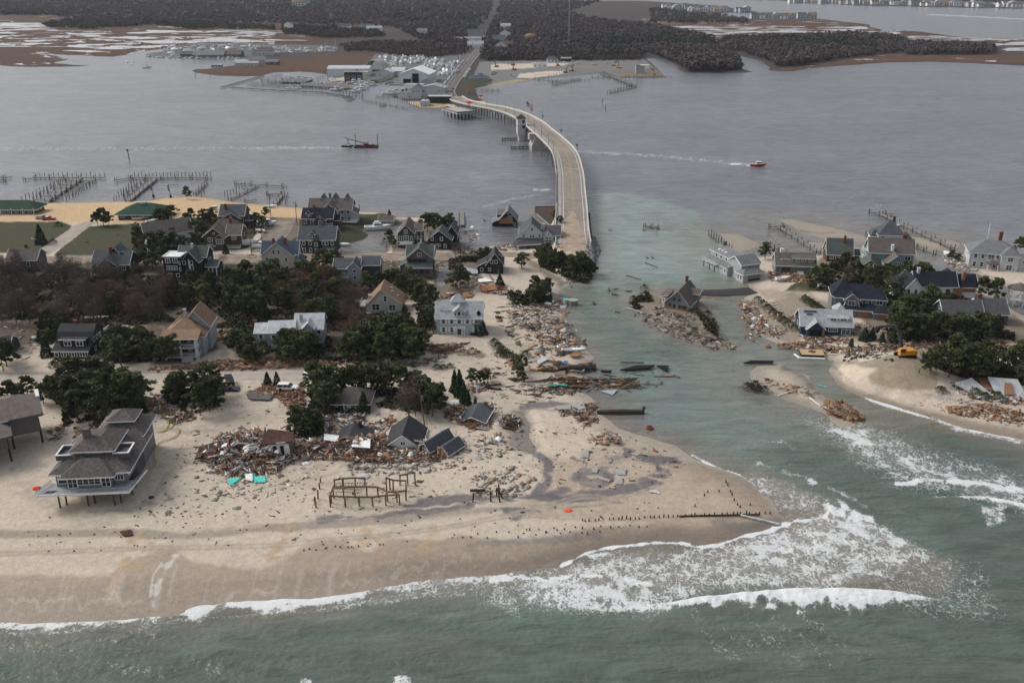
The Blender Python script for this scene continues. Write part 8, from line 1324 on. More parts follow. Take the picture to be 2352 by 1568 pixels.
for (x, y) in [(505,120),(520,108),(530,95),(510,80),(535,70),(515,132),(545,55),(492,118),(528,82),(550,40),(538,60),(500,60)]: park(trng.choice([VN, W3, DS]), T('K',x,y), 1.2, 'vehicle queued far up the mainland road', 'vehicles up the mainland road', 1.2)
for (x, y) in [(430,385),(445,392),(535,392),(555,382),(540,375),(680,395),(690,402),(948,358),(437,398)]: park(trng.choice([SP, W3, DS]), T('K',x,y), trng.choice([0, .1, 1.5]), 'car in the parking lot right of the mainland road', 'cars in the right parking lot')
# ---- docks
deckw = mat('dock_planks', (.20,.19,.175), .9, .2, .8, .15, fine=.15); pilw = mat('dock_piling', (.04,.035,.03), .9, .3, 2); capm = M('white'); brkw = mat('breakwater_timber', (.05,.046,.042), .9, .25, 1)
def dock(label, segs, width=2.0, z=1.1, sp=4, name='dock', ph=1.4, both=True, cap=False, limit=95):
 a0 = at(*segs[0][0], water=True); e_ = empty(name, (a0.x,a0.y,0), 0, label, 'dock'); e_.location = (0,0,0); mb = MB(); cnt = 0
 for a, b in segs:
  A, B_ = at(*a, water=True), at(*b, water=True); d_ = (B_-A); L_ = d_.length; d_.normalize(); n = Vector((-d_.y, d_.x, 0)); mb.beam(A+Vector((0,0,z)), B_+Vector((0,0,z+.004*len(mb.f))), width, .3)
  k = 0
  while k*sp <= L_:
   for s_ in ((-1, 1) if both else (1,)):
    if cnt < limit:
     q = A+d_*(k*sp)+n*s_*(width/2+.12); cnt += 1; p = MB(); p.cyl((q.x,q.y,-1.5),(q.x,q.y,z+ph),.17,.15,5)
     if cap: p.cyl((q.x,q.y,z+ph),(q.x,q.y,z+ph+.25),.18,.05,5,1)
     p.build('piling', [pilw, capm] if cap else pilw, e_)
   k += 1
 dm = brkw if name == 'breakwater' else deckw
 if len(segs) == 1: mb.build('deck', dm, e_)
 else:
  for i in range(len(segs)):
   m2 = MB(); m2.v = mb.v[i*8:(i+1)*8]; m2.f = mb.f[:6]; m2.m = [0]*6; m2.build('deck', dm, e_)
 return e_
TA = lambda *p: T('A', *p)
dock('left T-shaped marina pier with finger slips off the sandy lot', [(TA(430,248),TA(735,42)),(TA(220,55),TA(320,38)),(TA(320,38),TA(945,40)),(TA(735,65),TA(855,68))], 2.2, 1.0, 8, cap=True)
dock('second T-shaped marina pier left of the sandy point', [(TA(1150,248),TA(1405,38)),(TA(1040,62),TA(1180,38)),(TA(1180,38),TA(1895,38))], 2.2, 1.0, 8, cap=True)
for (x0, y0, x1) in [(305,240,400),(365,205,475),(430,170,520),(485,132,575),(545,100,620),(595,70,660),(470,238,545),(500,212,585),(560,182,620),(600,152,660),(640,120,710),(690,92,750)]: dock('narrow finger slip on the left T-shaped pier', [(TA(x0,y0),TA(x1,y0+2))], .7, .9, 9, 'finger_dock', 1.6)['group'] = 'finger slips of the left pier'
for (x0, y0, x1) in [(1115,212,1165),(1150,182,1215),(1190,152,1250),(1225,122,1285),(1262,92,1320),(1298,65,1360)]: dock('narrow finger slip on the second T-shaped pier', [(TA(x0,y0),TA(x1,y0+2))], .7, .9, 9, 'finger_dock', 1.6)['group'] = 'finger slips of the second pier'
dock('short marina pier end cut by the left frame edge', [(TA(-60,35),TA(105,35)),(TA(-60,58),TA(58,58))], 2, 1, 6, cap=True)
dock('slanting small dock right of the second pier', [(TA(1745,182),TA(1850,85))], 1.0, .9, 6); dock('broken L-shaped dock behind the sandy point', [(TA(2060,230),(574.2+80/3.901,402+100/3.901)),(TA(2110,88),(574.2+335/3.901,402+115/3.901))], 1.4, .9, 9); dock('bent dock beside the side street shore', [(T('B',230,275),T('B',298,185)),(T('B',155,185),T('B',298,185))], 1.4, .9, 7); dock('small dock stub near the side street bushes', [(TA(2200,250),T('B',60,232))], 1.2, .8, 8)
dock('little plank jetty beside the flooded yards', [(T('B',1900,468),T('B',1900,365))], 2.2, .9, 6)
dock('longest right pier crossing the sandbars to a bay platform', [(T('R',1650,680),T('R',990,365)),(T('R',905,358),T('R',1120,372))], 1.6, 1.3, 7, cap=False); dock('second right pier passing left of the long sandbar', [(T('R',450,715),T('R',90,480)),(T('R',10,485),T('R',175,482))], 1.5, 1.2, 6)
dock('short pier behind the grey-brown cape', [(T('R',40,640),T('R',150,718))], 1.6, 1.1, 4, cap=True); dock('wrecked dock skeleton running to the battered grey house', [(T('C',2105,545),T('C',2290,690))], .9, .8, 3, ph=2); dock('low cross dock between the two right sandbars', [(T('R',880,548),T('R',1075,545))], 1.3, .9, 5); dock('broken dock over the right lagoon creek', [(T('R',1320,660),T('R',1500,722))], 1.2, .8, 5)
dock('long straight bulkhead breakwater of the outer marina', [(T('J',185,545),T('J',548,442))], 2, 1.2, 9, 'breakwater', .6); dock('long curved outer breakwater walkway of the marina', [(T('J',275,545),T('J',700,572)),(T('J',700,572),T('J',1040,585)),(T('J',1040,585),T('J',1300,630))], 2.4, 1.1, 12, 'breakwater', .5); dock('inner walkway dock of the outer marina', [(T('J',412,520),T('J',730,538)),(T('J',730,538),T('J',1330,555))], 2, 1, 9)
dock('short floating dock at the end of the outer breakwater', [(T('J',1258,655),T('J',1325,632)),(T('J',1220,615),T('J',1395,618))], 1.6, 1, 6); dock('broken breakwater section with a bent end in front of the marina', [(T('J',1398,655),T('J',1592,688)),(T('J',1545,705),T('J',1592,688))], 1.2, .9, 6); dock('detached breakwater piece nearest the bridge', [(T('J',1628,700),T('J',1780,723))], 1.2, .9, 8); dock('channel mouth dock by the storage yachts', [(T('J',1515,622),T('J',1680,620))], 2, 1.1, 5); dock('channel side dock along the warehouse', [(T('J',1520,500),T('J',1640,462))], 2, 1.1, 5)
for k, y in enumerate([485, 495]): dock('inner finger row of the outer marina basin, '+('rear' if k == 0 else 'front'), [(T('J',525+k*90,y-5+k*8),T('J',890,y+8))], 1.4, .9, 8)
dock('fishing pier right of the far bridge end', [(T('K',410,520),T('K',588,528))], 3, 1.5, 5); dock('rectangular empty marina dock across the water, right arm', [(T('K',1400,385),T('K',1655,490)),(T('K',1655,490),T('K',1445,540))], 1.6, 1, 6, ph=2); dock('empty marina dock across the water, left arm', [(T('K',860,432),T('K',1050,452)),(T('K',1000,478),T('K',1215,435))], 1.4, 1, 6, ph=2); dock('empty marina dock across the water, upper arm', [(T('K',1310,420),T('K',1480,418)),(T('K',1380,390),T('K',1440,415))], 1.4, 1, 6, ph=2)
for q_, l_ in (([(690,455),(960,458),(965,480),(880,505),(700,500)], 'wide grey pier deck at the back of the outer marina'), ([(870,505),(1240,512),(1330,530),(1330,556),(850,530)], 'long grey pier deck across the middle of the outer marina')):
 P_ = [at(*T('J',*a), water=True) for a in q_]; mb = MB(); mb.slab([(p.x,p.y,1.25) for p in P_], [tuple(range(len(P_)-1,-1,-1))], .5); tag(mb.build('pier_deck', mat('pier_concrete', (.13,.13,.135), .9, .15, .1)), l_, 'pier')
pil = tag(MB().cyl((0,0,-1.5),(0,0,2.6),.17,.14,5).build('mooring_pile', pilw), 'x', 'mooring pile'); first = [True]
def piles(pts, lb, grp, h_=1):
 for q in pts:
  o = pil if first[0] else pil.copy()
  if not first[0]: COL.objects.link(o)
  first[0] = False; p = at(*q, water=True); o.location = (p.x,p.y,0); o.scale = (1.5 if q[1] < 300 else 1.1,)*2+(h_*trng.uniform(.85,1.15),); o['label'] = lb; o['group'] = grp
lerp = lambda a, b, n: [(a[0]+(b[0]-a[0])*k/(n-1), a[1]+(b[1]-a[1])*k/(n-1)) for k in range(n)]
piles(lerp(TA(200,235),TA(560,70),12)+lerp(TA(330,215),TA(545,60),8)+lerp(TA(600,235),TA(860,70),11)+lerp(TA(660,190),TA(800,100),6), 'free standing mooring pile in the slips of the left pier', 'piles of the left pier')
piles(lerp(TA(1022,235),TA(1200,75),9)+lerp(TA(1110,190),TA(1230,90),6)+lerp(TA(1210,20),TA(1890,18),22), 'free standing mooring pile beside the second pier', 'piles of the second pier'); piles(lerp(TA(320,22),TA(940,20),16), 'free standing mooring pile beyond the left pier head', 'piles beyond the left pier head')
piles(lerp(TA(2015,195),TA(2195,105),8)+[TA(1805,190),TA(1828,165)]+lerp(T('B',320,260),T('B',340,200),3)+[T('B',980,305)], 'free standing mooring pile near the broken docks', 'piles near the broken docks')
piles(lerp(T('J',440,505),T('J',720,525),20)+lerp(T('J',530,480),T('J',700,440),12)+lerp(T('J',580,505),T('J',900,515),18)+lerp(T('J',880,545),T('J',1300,570),16)+lerp(T('J',1200,590),T('J',1390,600),8)+lerp(T('J',980,500),T('J',1240,505),9)+lerp(T('J',1000,470),T('J',1090,440),7), 'mooring pile in the outer marina basin', 'piles of the outer marina')
piles(lerp(T('K',980,455),T('K',1290,440),16)+lerp(T('K',1480,440),T('K',1640,500),14)+lerp(T('K',1430,540),T('K',1620,480),10)+lerp(T('K',860,405),T('K',1180,380),16)+lerp(T('K',1540,418),T('K',1890,418),12), 'mooring pile in the empty marina across the water', 'piles of the empty marina'); piles([T('K',1392,605),T('K',1416,680),T('K',1415,655),T('K',1915,420),T('K',1933,425)], 'lone channel pile in the open water right of the bridge', 'lone channel piles'); piles([T('I',1635,645),T('I',1758,650)], 'lone pile off the marsh spit', 'lone piles off the spit', 1.6)
piles(lerp(T('J',1690,640),T('J',1870,705),10), 'pile along the marina front bulkhead', 'bulkhead piles');
for k, x in enumerate([(30,460),(48,470),(82,455),(100,460),(950,345),(972,330),(997,345)]): pass
wp = tag(MB().cyl((0,0,-1),(0,0,5),.14,.12,6).build('white_boatlift_post', M('pale')), 'x', 'post'); f2 = [True]
for (x, y, g_) in [(28,480,'second'),(45,490,'second'),(82,478,'second'),(100,482,'second'),(950,360,'longest'),(972,358,'longest'),(997,362,'longest'),(35,640,'short'),(62,655,'short')]:
 o = wp if f2[0] else wp.copy()
 if not f2[0]: COL.objects.link(o)
 f2[0] = False; p = at(*T('R',x,y), water=True); o.location = (p.x,p.y,0); o['label'] = 'tall white lift post by the %s right pier' % g_; o['group'] = 'boat lift posts'
p = at(*T('I',1082,1335), water=True); cm = empty('channel_marker', (p.x,p.y,0), 0, 'leaning piling with a green square channel mark in the left bay', 'channel marker'); MB().cyl((0,0,-1),(-.3,0,5.4),.28,.22,6).build('piling', pilw, cm); MB().box(-.95,.35,-.35,-.25,4.9,6.2).build('daymark', mat('daymark_green', (.02,.20,.08), .6), cm)
p = at(840,338, water=True); bg_ = empty('crane_barge', (p.x,p.y,0), 0, 'long flat work barge with tall spuds and lattice crane under way in the bay', 'barge')
MB().loft([[(x,-4.5,z0),(x,4.5,z0),(x,4.5,1.3),(x,-4.5,1.3)] for x, z0 in ((-10,.3),(-8.5,-.6),(8.5,-.6),(11,.4))]).build('hull', M('dwood','rough'), bg_)
for x in (-9.5, 10.5): MB().cyl((x,3.5,-1),(x,3.5,11),.3,n=6).build('spud', M('dwood','rough'), bg_)
MB().box(-1.2,2.6,-1.6,1.6,2.2,3.4).build('crane_base', M('red','rough'), bg_); MB().loft([[(-1,-1.5,3.4),(2.6,-1.5,3.4),(2.6,1.5,3.4),(-1,1.5,3.4)],[(-.4,-1.2,5.2),(1.8,-1.2,5.2),(1.8,1.2,5.2),(-.4,1.2,5.2)]]).build('crane_cab', M('cream','paint'), bg_); MB().box(-1.6,3,-1.9,1.9,1.3,2.2).build('crane_track', M('black','rough'), bg_)
mb = MB(); A, B_ = Vector((-.8,0,3.2)), Vector((-19,0,8.5))
for (y, z) in ((-.5,-.4),(.5,-.4),(-.5,.4),(.5,.4)): mb.beam(A+Vector((0,y,z)), B_+Vector((0,y*.4,z*.4)), .14, .14)
for k in range(16): t, t2 = k/16, (k+1)/16; s_ = 1 if k % 2 else -1; mb.beam(A.lerp(B_,t)+Vector((0,-.4,.4*s_)), A.lerp(B_,t2)+Vector((0,-.4,-.4*s_)), .09, .09)
mb.build('crane_boom', M('dwood','rough'), bg_); MB().box(4,8,-3,2,1.3,2.2).build('deck_cargo', M('brown','rough'), bg_); MB().box(-8,-4,-3,1,1.3,2.0).build('deck_cargo', M('charcoal','rough'), bg_)
bg_.scale = (.7,)*3; tg = empty('tugboat', (p.x-11.4,p.y,0), 0, 'small push tug with white wheelhouse behind the crane barge', 'tugboat'); mb = MB(); hull_mb(mb, 11, 4.5, 1.3); mb.build('hull', M('dwood','rough'), tg); MB().box(-.6,2.6,-1.3,1.3,1.3,4.4).build('wheelhouse', M('white','paint'), tg); MB().box(-.2,2.2,-1.34,-1.3,3.3,4.1).build('window', GLASS, tg); MB().cyl((.2,.5,4.4),(.2,.5,6.8),.3,n=8).build('stack', M('black'), tg); MB().cyl((1.4,.5,4.4),(1.4,.5,7.0),.3,n=8).build('stack', M('black'), tg)
tg.scale = (.7,)*3
up_ = empty('utility_pole', (0,0,0), 0, 'x', 'utility pole'); MB().cyl((0,0,-.5),(0,0,10.5),.18,.12,6).build('pole', mat('pole_wood', (.13,.11,.09), .9), up_); MB().beam((-1.2,0,9.7),(1.2,0,9.7),.14,.14).build('crossarm', M('dwood','rough'), up_); MB().cyl((.35,0,8),(.35,0,9),.25,n=8).build('transformer', M('gray'), up_); KIDS[up_.name] = list(up_.children)
for (q, lb, rot) in [(T('B',820,765), 'utility pole with crossarm across from the black bay house', None), (T('B',188,370), 'dark utility pole at the bay end of the side street', None), (T('B',422,450), 'utility pole right of the side street', None), (T('B',15,700), 'utility pole at the left corner of the street', None), (T('A',2255,700), 'utility pole beside the tipped boat', None), (T('F',1578,875), 'pale leaning utility pole standing in the debris above the tipped blue cottage', (0,-.1,0)), (T('B',1572,1235), 'thin pole left of the grey-blue colonial', None), (T('B',118,690), 'slim utility pole near the street corner boat', None)]:
 p = at(*q); r = place(up_, USED, p, 0, lb, None, 1.0 if rot is None else (1,1,1.15), rot)
for k in range(14): t = k/13; q = (T('K',262-t*0,420-0)); q = (1059+ (1136-1059)*t, 178-(178-52)*t**.9); place(up_, USED, at(q[0]-8, q[1]), 0, 'utility pole along the left side of the mainland road', 'poles along the mainland road')
for k in range(7): q = T('J', [2080,2110,2145,2190,2210,2240,1928][k], [600,560,470,400,350,330,630][k]); r = place(up_, USED, at(*q), 0, 'utility pole between the storage yard and the road', 'poles by the storage yard')
def wire(a, b, name, lb, sag=1.0, ha=9.8, hb=9.8):
 A, B_ = at(*a)+Vector((0,0,ha)), at(*b)+Vector((0,0,hb)); mb = MB(); n = 8; P_ = [A.lerp(B_, k/n)-Vector((0,0,sag*4*(k/n)*(1-k/n))) for k in range(n+1)]
 for u, v in zip(P_[:-1], P_[1:]): mb.beam(u, v, .05, .05)
 tag(mb.build(name, M('black','rough')), lb, 'cable')
wire(T('B',820,765), (930,600), 'power_cable', 'thin power cable sagging to the right of the street pole', 1, 9, 2);
for k in range(3): wire((0,868+k*2),(730,855+k*2), 'downed_cable', ['upper','middle','lower'][k]+' downed cable strung low over the sandy road', .5, 1.6, 1.6)
for (q, h_, lb) in [(T('A',590,285),16,'white flagpole with yardarm at the left sandy quay'),(T('R',1147,560),8,'white cross-shaped flagpole behind the teal house'),(T('R',1957,615),9,'thin white pole behind the white mansion'),(T('B',520,245),6,'thin white pole on the bay shore by the three-gabled house')]:
 p = at(*q); e_ = empty('flagpole', p, 0, lb, 'flagpole'); MB().cyl((0,0,-.5),(0,0,h_),.12,.08,6).build('mast', M('white','paint'), e_)
 if h_ in (16, 8): MB().beam((-1.6,0,h_*.72),(1.6,0,h_*.72),.1,.1).build('yardarm', M('white','paint'), e_)
for (x, y, lb) in [(1375,195,'left bent metal crane-like light stand on the sandy quay'),(1530,200,'right light stand with yellow panel on the sandy quay')]:
 p = at(*TA(x,y)); e_ = empty('boat_hoist_stand', p, 0, lb, 'hoist'); MB().cyl((0,0,0),(0,0,1.4),.8,.25,8).build('base', M('black'), e_); MB().cyl((0,0,1.2),(-.3,0,6.4),.16,n=6).build('post', M('gray'), e_); MB().beam((-.3,0,6.2),(5.0 if x > 1400 else -1.2,0,6.2),.16,.16).build('arm', M('gray'), e_); MB().box(-1,-.2,-.1,.1,3.2,6.0).build('panel', M('wood'), e_)
exm = mat('excavator_yellow', (.62,.27,.02), .45, .08, 1, .5); p = at(*T('H',1295,178))+Vector((0,0,.5)); ex = empty('excavator', p, .12, 'orange-yellow crawler excavator with raised dark arm on the bulldozed sand', 'excavator'); mb = MB()
for y in (-1.5, 1.1): MB().loft([[(x,y,z0),(x,y+.6,z0),(x,y+.6,z1),(x,y,z1)] for x, z0, z1 in ((-2.6,.45,.7),(-2.3,0,1),(2.3,0,1),(2.6,.45,.7))]).build('track', M('black','rough'), ex)
MB().box(-2.4,1.2,-1.4,1.4,1.2,2.5).build('body', exm, ex) if False else MB().loft([[(x,-1.4,1.1),(x,1.4,1.1),(x,1.4,z),(x,-1.4,z)] for x, z in ((-1.2,2.3),(1.6,2.5),(2.6,2.2))]).build('body', exm, ex); MB().loft([[(-2.4,-1.4,1.1),(-.9,-1.4,1.1),(-.9,-.1,1.1),(-2.4,-.1,1.1)],[(-2.2,-1.3,3.1),(-.9,-1.3,3.1),(-.9,-.2,3.1),(-2.2,-.2,3.1)]]).build('cab', exm, ex); MB().box(-2.46,-1,-1.46,-1.4,2,2.95).build('window', GLASS, ex)
MB().beam((-1,.5,1.9),(-1.6,1.4,6.6),.55,.7).beam((-1.6,1.4,6.6),(-3.6,2.2,8.6),.5,.65).build('boom', mat('exc_arm', (.04,.05,.065), .6), ex); MB().beam((-3.6,2.2,8.6),(-7.2,3.4,8.0),.4,.5).build('stick', MATS['exc_arm'], ex); MB().loft([[(-7.6,2.8,7.9),(-7.6,4,7.9),(-6.8,4,7.9),(-6.8,2.8,7.9)],[(-8.2,2.8,6.6),(-8.2,4,6.6),(-7.4,4,6.2),(-7.4,2.8,6.2)]]).build('bucket', M('black','rough'), ex)
KIDS[ex.name] = list(ex.children)
for k, (x, y) in enumerate([(700,355),(1040,322),(1150,362),(1100,375),(1480,320),(1520,340),(560,330),(1800,395),(690,318)]): dup(ex, at(*T('K',x,y)), k*1.1, 'construction machine working in the far parking lots', 'machines in the far lots', .85)
def person(pos, rz, lb, top, legs, vest=None):
 e = bpy.data.meshes.new('person'); J = [(0,0,.95),(0,0,1.2),(0,0,1.42),(0,0,1.52),(0,-.01,1.66),(0,0,1.76), (.2,0,1.42),(.27,-.03,1.15),(.25,-.16,.92),(.25,-.22,.84), (-.2,0,1.42),(-.27,.02,1.15),(-.26,-.10,.9),(-.26,-.15,.82), (.1,0,.9),(.11,-.05,.5),(.12,0,.08),(.12,-.16,.04), (-.1,0,.9),(-.12,.03,.5),(-.12,.08,.08),(-.12,-.06,.04)]
 E = [(0,1),(1,2),(2,3),(3,4),(4,5),(2,6),(6,7),(7,8),(8,9),(2,10),(10,11),(11,12),(12,13),(0,14),(14,15),(15,16),(16,17),(0,18),(18,19),(19,20),(20,21)]; e.from_pydata(J, E, []); o = bpy.data.objects.new('person', e); COL.objects.link(o)
 sk = o.modifiers.new('skin', 'SKIN'); R_ = [.15,.15,.16,.06,.105,.07,.07,.05,.04,.035,.07,.05,.04,.035,.1,.07,.05,.045,.1,.07,.05,.045]
 for i, r in enumerate(R_): e.skin_vertices[0].data[i].radius = (r, r*(.75 if i < 3 else 1)); e.skin_vertices[0].data[i].use_root = (i == 0)
 o.modifiers.new('sub', 'SUBSURF').levels = 1; e.materials.append(mat('clothing_'+legs, C[legs], .8)); o.location = pos; o.rotation_euler = (0,0,rz); tag(o, lb, 'person')
 q = MB(); q.loft([[(.2*f*math.cos(2*PI*k/10), .14*f*math.sin(2*PI*k/10), z) for k in range(10)] for z, f in ((.92,.95),(1.2,.95),(1.42,1.1),(1.5,.5))]); q.build('jacket', mat('jacket_'+top, C[top], .7), o); q = MB(); q.loft([[(.115*f*math.cos(2*PI*k/10), .115*f*math.sin(2*PI*k/10), z) for k in range(10)] for z, f in ((1.70,1.1),(1.76,1),(1.82,.55))]); q.build('helmet' if vest else 'cap', mat('hat_'+top, C[top], .6), o); q = MB(); q.loft([[(.07*f*math.cos(2*PI*k/8), -.05+.07*f*math.sin(2*PI*k/8), z) for k in range(8)] for z, f in ((1.56,.7),(1.64,1),(1.7,.9))]); q.build('face', mat('skin', (.42,.26,.19), .6), o); return o
person(at(*T('H',1413,297)), .4, 'worker in bright yellow-green vest standing on the bulldozed sand', 'hivis', 'black', True); person(at(*T('K',232,598)), 0, 'left dark clothed officer standing by the police car', 'navy', 'black'); person(at(*T('K',240,598)), 1, 'right dark clothed officer standing by the police car', 'navy', 'charcoal')
p = at(*T('E',45,300)); sg = empty('road_sign', p, .2, 'yellow diamond road sign half buried at the left edge', 'road sign'); MB().cyl((0,0,-.5),(0,0,1.8),.05,n=6).build('post', M('metal'), sg); MB().add([(0,-.06,1.2),(.6,-.06,1.9),(0,-.06,2.6),(-.6,-.06,1.9),(0,-.02,1.2),(.6,-.02,1.9),(0,-.02,2.6),(-.6,-.02,1.9)], [(0,1,2,3),(7,6,5,4),(0,4,5,1),(1,5,6,2),(2,6,7,3),(3,7,4,0)]) if False else None
mb = MB(); mb.add([(0,-.06,1.2),(.6,-.06,1.9),(0,-.06,2.6),(-.6,-.06,1.9),(0,-.02,1.2),(.6,-.02,1.9),(0,-.02,2.6),(-.6,-.02,1.9)], [(0,1,2,3),(7,6,5,4),(0,4,5,1),(1,5,6,2),(2,6,7,3),(3,7,4,0)]); mb.build('sign_plate', mat('sign_yellow', (.62,.66,.05), .5), sg)
# ---------------------------------------------------------------- mainland buildings
wt = mat('white_metal_siding', (.55,.59,.60), .6, .06, .2, .3)
def B_(label, tile, q, W_, D_, H_, wall, roof, rt='gx', rise=2, rot=0, name='building', cat='building', wf=0, rows=1, ww=1.2, wh=1.3, z0=-.8, trim='white', frame='white'):
 h = House(label, T(tile, *q), rot, wall, roof, name, cat, trim); b = h.block(-W_/2, W_/2, 0, D_, H_, rt, rise, .4, z0=z0)
 for r in range(rows):
  if wf: h.wins(b, 'f', r4(-W_/2+.5, W_/2-.5, wf), .9+r*2.9, ww, wh, frame=frame)
 return h, b
h, b = B_('long white metal boat warehouse at the outer marina', 'J', (1270,440), 43, 24, 7.5, wt, 'pale', 'gx', 2.2, name='warehouse', cat='warehouse'); h.done()
h, b = B_('black three-storey marina building with white windows before the warehouse', 'J', (1315,485), 18, 12, 9, 'black', 'gray', 'flat', .5, wf=3, rows=2, ww=3.4, wh=1.8, name='marina_building'); e = h.block(9,13.5,0,12,9,'none',0,z0=-.8,wall='cream'); h.chimney(3,5,9,11.5,'gray',1); h.done()
h, b = B_('big white gabled boat shed with tall dark doorway', 'J', (1830,500), 30, 34, 8.5, wt, 'white', 'gy', 5.2, -8, name='boat_shed', cat='shed');
for x0, x1, zt in ((-10.5,-3,4),(-1.5,5,9.2)): mb = MB(); mb.box(x0,x1,-.15,-.02,-.3,zt); mb.build('doorway', M('black','rough'), h.root)
mb = MB(); mb.box(-2.2,-1.8,-2,-1.6,-.3,6); mb.box(4.4,4.8,-2,-1.6,-.3,6); mb.box(-2.2,4.8,-2,-1.6,5.6,6); h.part('blue_hoist', mb, M('blue')); h.wins(b,'r',[5,10,16,22],2,1.2,1.2); h.done()
h, b = B_('white low boat shed beside the fabric arch', 'J', (1575,445), 18, 16, 4.5, 'pale', 'pale', 'gy', 3.2, -8, wf=2, name='boat_shed', cat='shed'); h.block(4,18,10,30,5,'gx',3,.4); h.done()
p = at(*T('J',1485,400)); ar = empty('arched_tent', p, -.2, 'white arched fabric boat tent between warehouse and yard', 'tent'); mb = MB(); n = 12
ring = lambda r, y: [(r*math.cos(PI*k/n), y, r*1.15*math.sin(PI*k/n)) for k in range(n+1)]
a_, b2_, = ring(10, 0), ring(10, 22); top = a_+b2_; mb.slab(top, [(k,k+1,k+n+2,k+n+1) for k in range(n)], .3); mb.build('fabric_shell', mat('tent_fabric', (.42,.41,.38), .8), ar); mb = MB();
for y in (0, 5, 11, 17):
 r_ = ring(10.2, y)
 for u, v in zip(r_[:-1], r_[1:]): mb.beam(u, v, .5, .5)
mb.build('rib', M('pale'), ar)
for k in range(1): pass
h, b = B_('white-fronted hall with porch in the far boatyard', 'J', (530,262), 27, 13, 4.5, 'pale', 'brn', 'gx', 3, wf=6, name='clubhouse'); h.block(-7,12,4,13,7,'gx',2.6,.4); h.posts([(x,-1) for x in (-12,-6,0,6,12)],0,4.4,.4); h.done()
h, b = B_('olive roofed long shed, left one at the far boatyard quay', 'J', (70,280), 38, 20, 3.6, 'gray', 'gray', 'gx', 4, name='shed', cat='shed'); h.done(); h, b = B_('brown-grey gabled shed right of the olive shed on the far quay', 'J', (240,278), 30, 20, 4, 'shingle', 'brn', 'gx', 4, wf=4, name='shed', cat='shed', ww=1.5); h.done(); h, b = B_('dull green low shed at the left end of the far quay', 'J', (-110,272), 18, 14, 3.4, 'grn', 'grn', 'gx', 2.4, name='shed', cat='shed'); h.done()
h, b = B_('low white house on the marsh spit by the far boatyard', 'J', (400,352), 26, 9, 3.4, 'pale', 'lgray', 'gx', 1.6, wf=6); h.done(); h, b = B_('white box shaped house left of the marsh spit house', 'J', (345,330), 16, 8, 3.2, 'white', 'white', 'flat', .2, wf=3); h.done(); h, b = B_('dock house with open posts at the spit tip', 'J', (140,362), 12, 6, 2.6, 'lgray', 'pale', 'flat', .2, wf=3, frame='charcoal'); h.done(); h, b = B_('grey brown house right of the marsh spit house', 'J', (615,340), 14, 9, 3.4, 'shingle', 'gray', 'gx', 2, wf=2); h.done()
h, b = B_('white waterfront building with dark parapet roof', 'J', (1680,575), 20, 14, 5, 'white', 'charcoal', 'flat', .5, -8, wf=3, ww=3.2, wh=1.6, name='shop'); h.done(); h, b = B_('white two-storey waterfront building with glass doors', 'J', (1820,575), 16, 12, 6, 'white', 'lgray', 'flat', .4, -8, wf=4, ww=2.2, wh=2, name='shop'); h.done()
h, b = B_('grey gabled three-storey house on the mainland quay', 'J', (1850,630), 16, 12, 5, 'pale', 'gray', 'gx', 2, -5, wf=4); b = h.block(-4,5,-1,10,8,'gy',3.5,.4); h.wins(b,'f',[-1.6,.4,2.4],5.4,.9,1.4); h.done()
h, b = B_('long low grey roof hall behind the gabled quay house', 'J', (1990,580), 22, 16, 4.2, 'pale', 'lgray', 'gy', 2.6, -8, wf=2); h.done(); h, b = B_('grey cottage beside the big boat shed', 'J', (1940,535), 13, 14, 5, 'lgray', 'gray', 'gy', 3, -8, wf=2); h.done(); h, b = B_('black square container building at the mainland bridge corner', 'J', (2050,672), 19, 7, 5.6, 'black', 'pale', 'flat', .3, 0, name='container', cat='container'); h.done()
for k, x in enumerate((1905, 1940)):
 p = at(*T('J',x,698)); e_ = empty('fuel_tank', p, 0, ('left' if k == 0 else 'right')+' white cylindrical tank lying on the quay', 'tank'); MB().cyl((0,0,2.4),(0,9,2.4),2.3,n=14).build('vessel', M('pale','paint'), e_); MB().box(-2,2,1,2,-.2,.8).build('cradle', M('conc','rough'), e_)
p = at(*T('K',318,740), water=True); pl = empty('pier_platform', (p.x,p.y,0), .5, 'broad concrete pier platform on dark timber legs left of the bridge', 'pier'); MB().box(-8,8,-2,26,4.4,5.2).build('deck', conc, pl)
for y0, y1, x0, x1 in ((-2,-1.7,-8,8),): MB().box(x0,x1,y0,y1,5.2,6.2).build('railing', M('gray'), pl)
MB().box(-8,-7.7,-1.7,26,5.2,6.2).build('railing', M('gray'), pl); MB().box(7.7,8,-1.7,26,5.2,6.2).build('railing', M('gray'), pl)
for x in (-7,-4,-1,2,5,7):
 for y in (-1.5,4,10,16,22): MB().cyl((x,y,-1.5),(x+.3*(x > 0)-.3*(x < 0),y,4.4),.26,n=6).build('piling', pilw, pl)
def umb(q, lb):
 p = at(*T('K',*q)); e_ = empty('red_canopy', (p.x,p.y,max(p.z,.5)+(4.7 if q[1] > 660 else 0)), 0, lb, 'canopy'); mb = MB(); n = 8; mb.slab([(3*math.cos(2*PI*k/n),3*math.sin(2*PI*k/n),2.6) for k in range(n)]+[(0,0,3.8)], [(k,(k+1)%n,n) for k in range(n)], .1); mb.build('roof', M('red','rough'), e_); MB().cyl((0,0,0),(0,0,2.7),.2,n=6).build('post', M('gray'), e_)
umb((435,585), 'red canopy on the landscaped bank beside the far bridge end'); umb((345,535), 'red canopy further back by the curved footpath'); umb((348,690), 'red canopy on the pier platform')
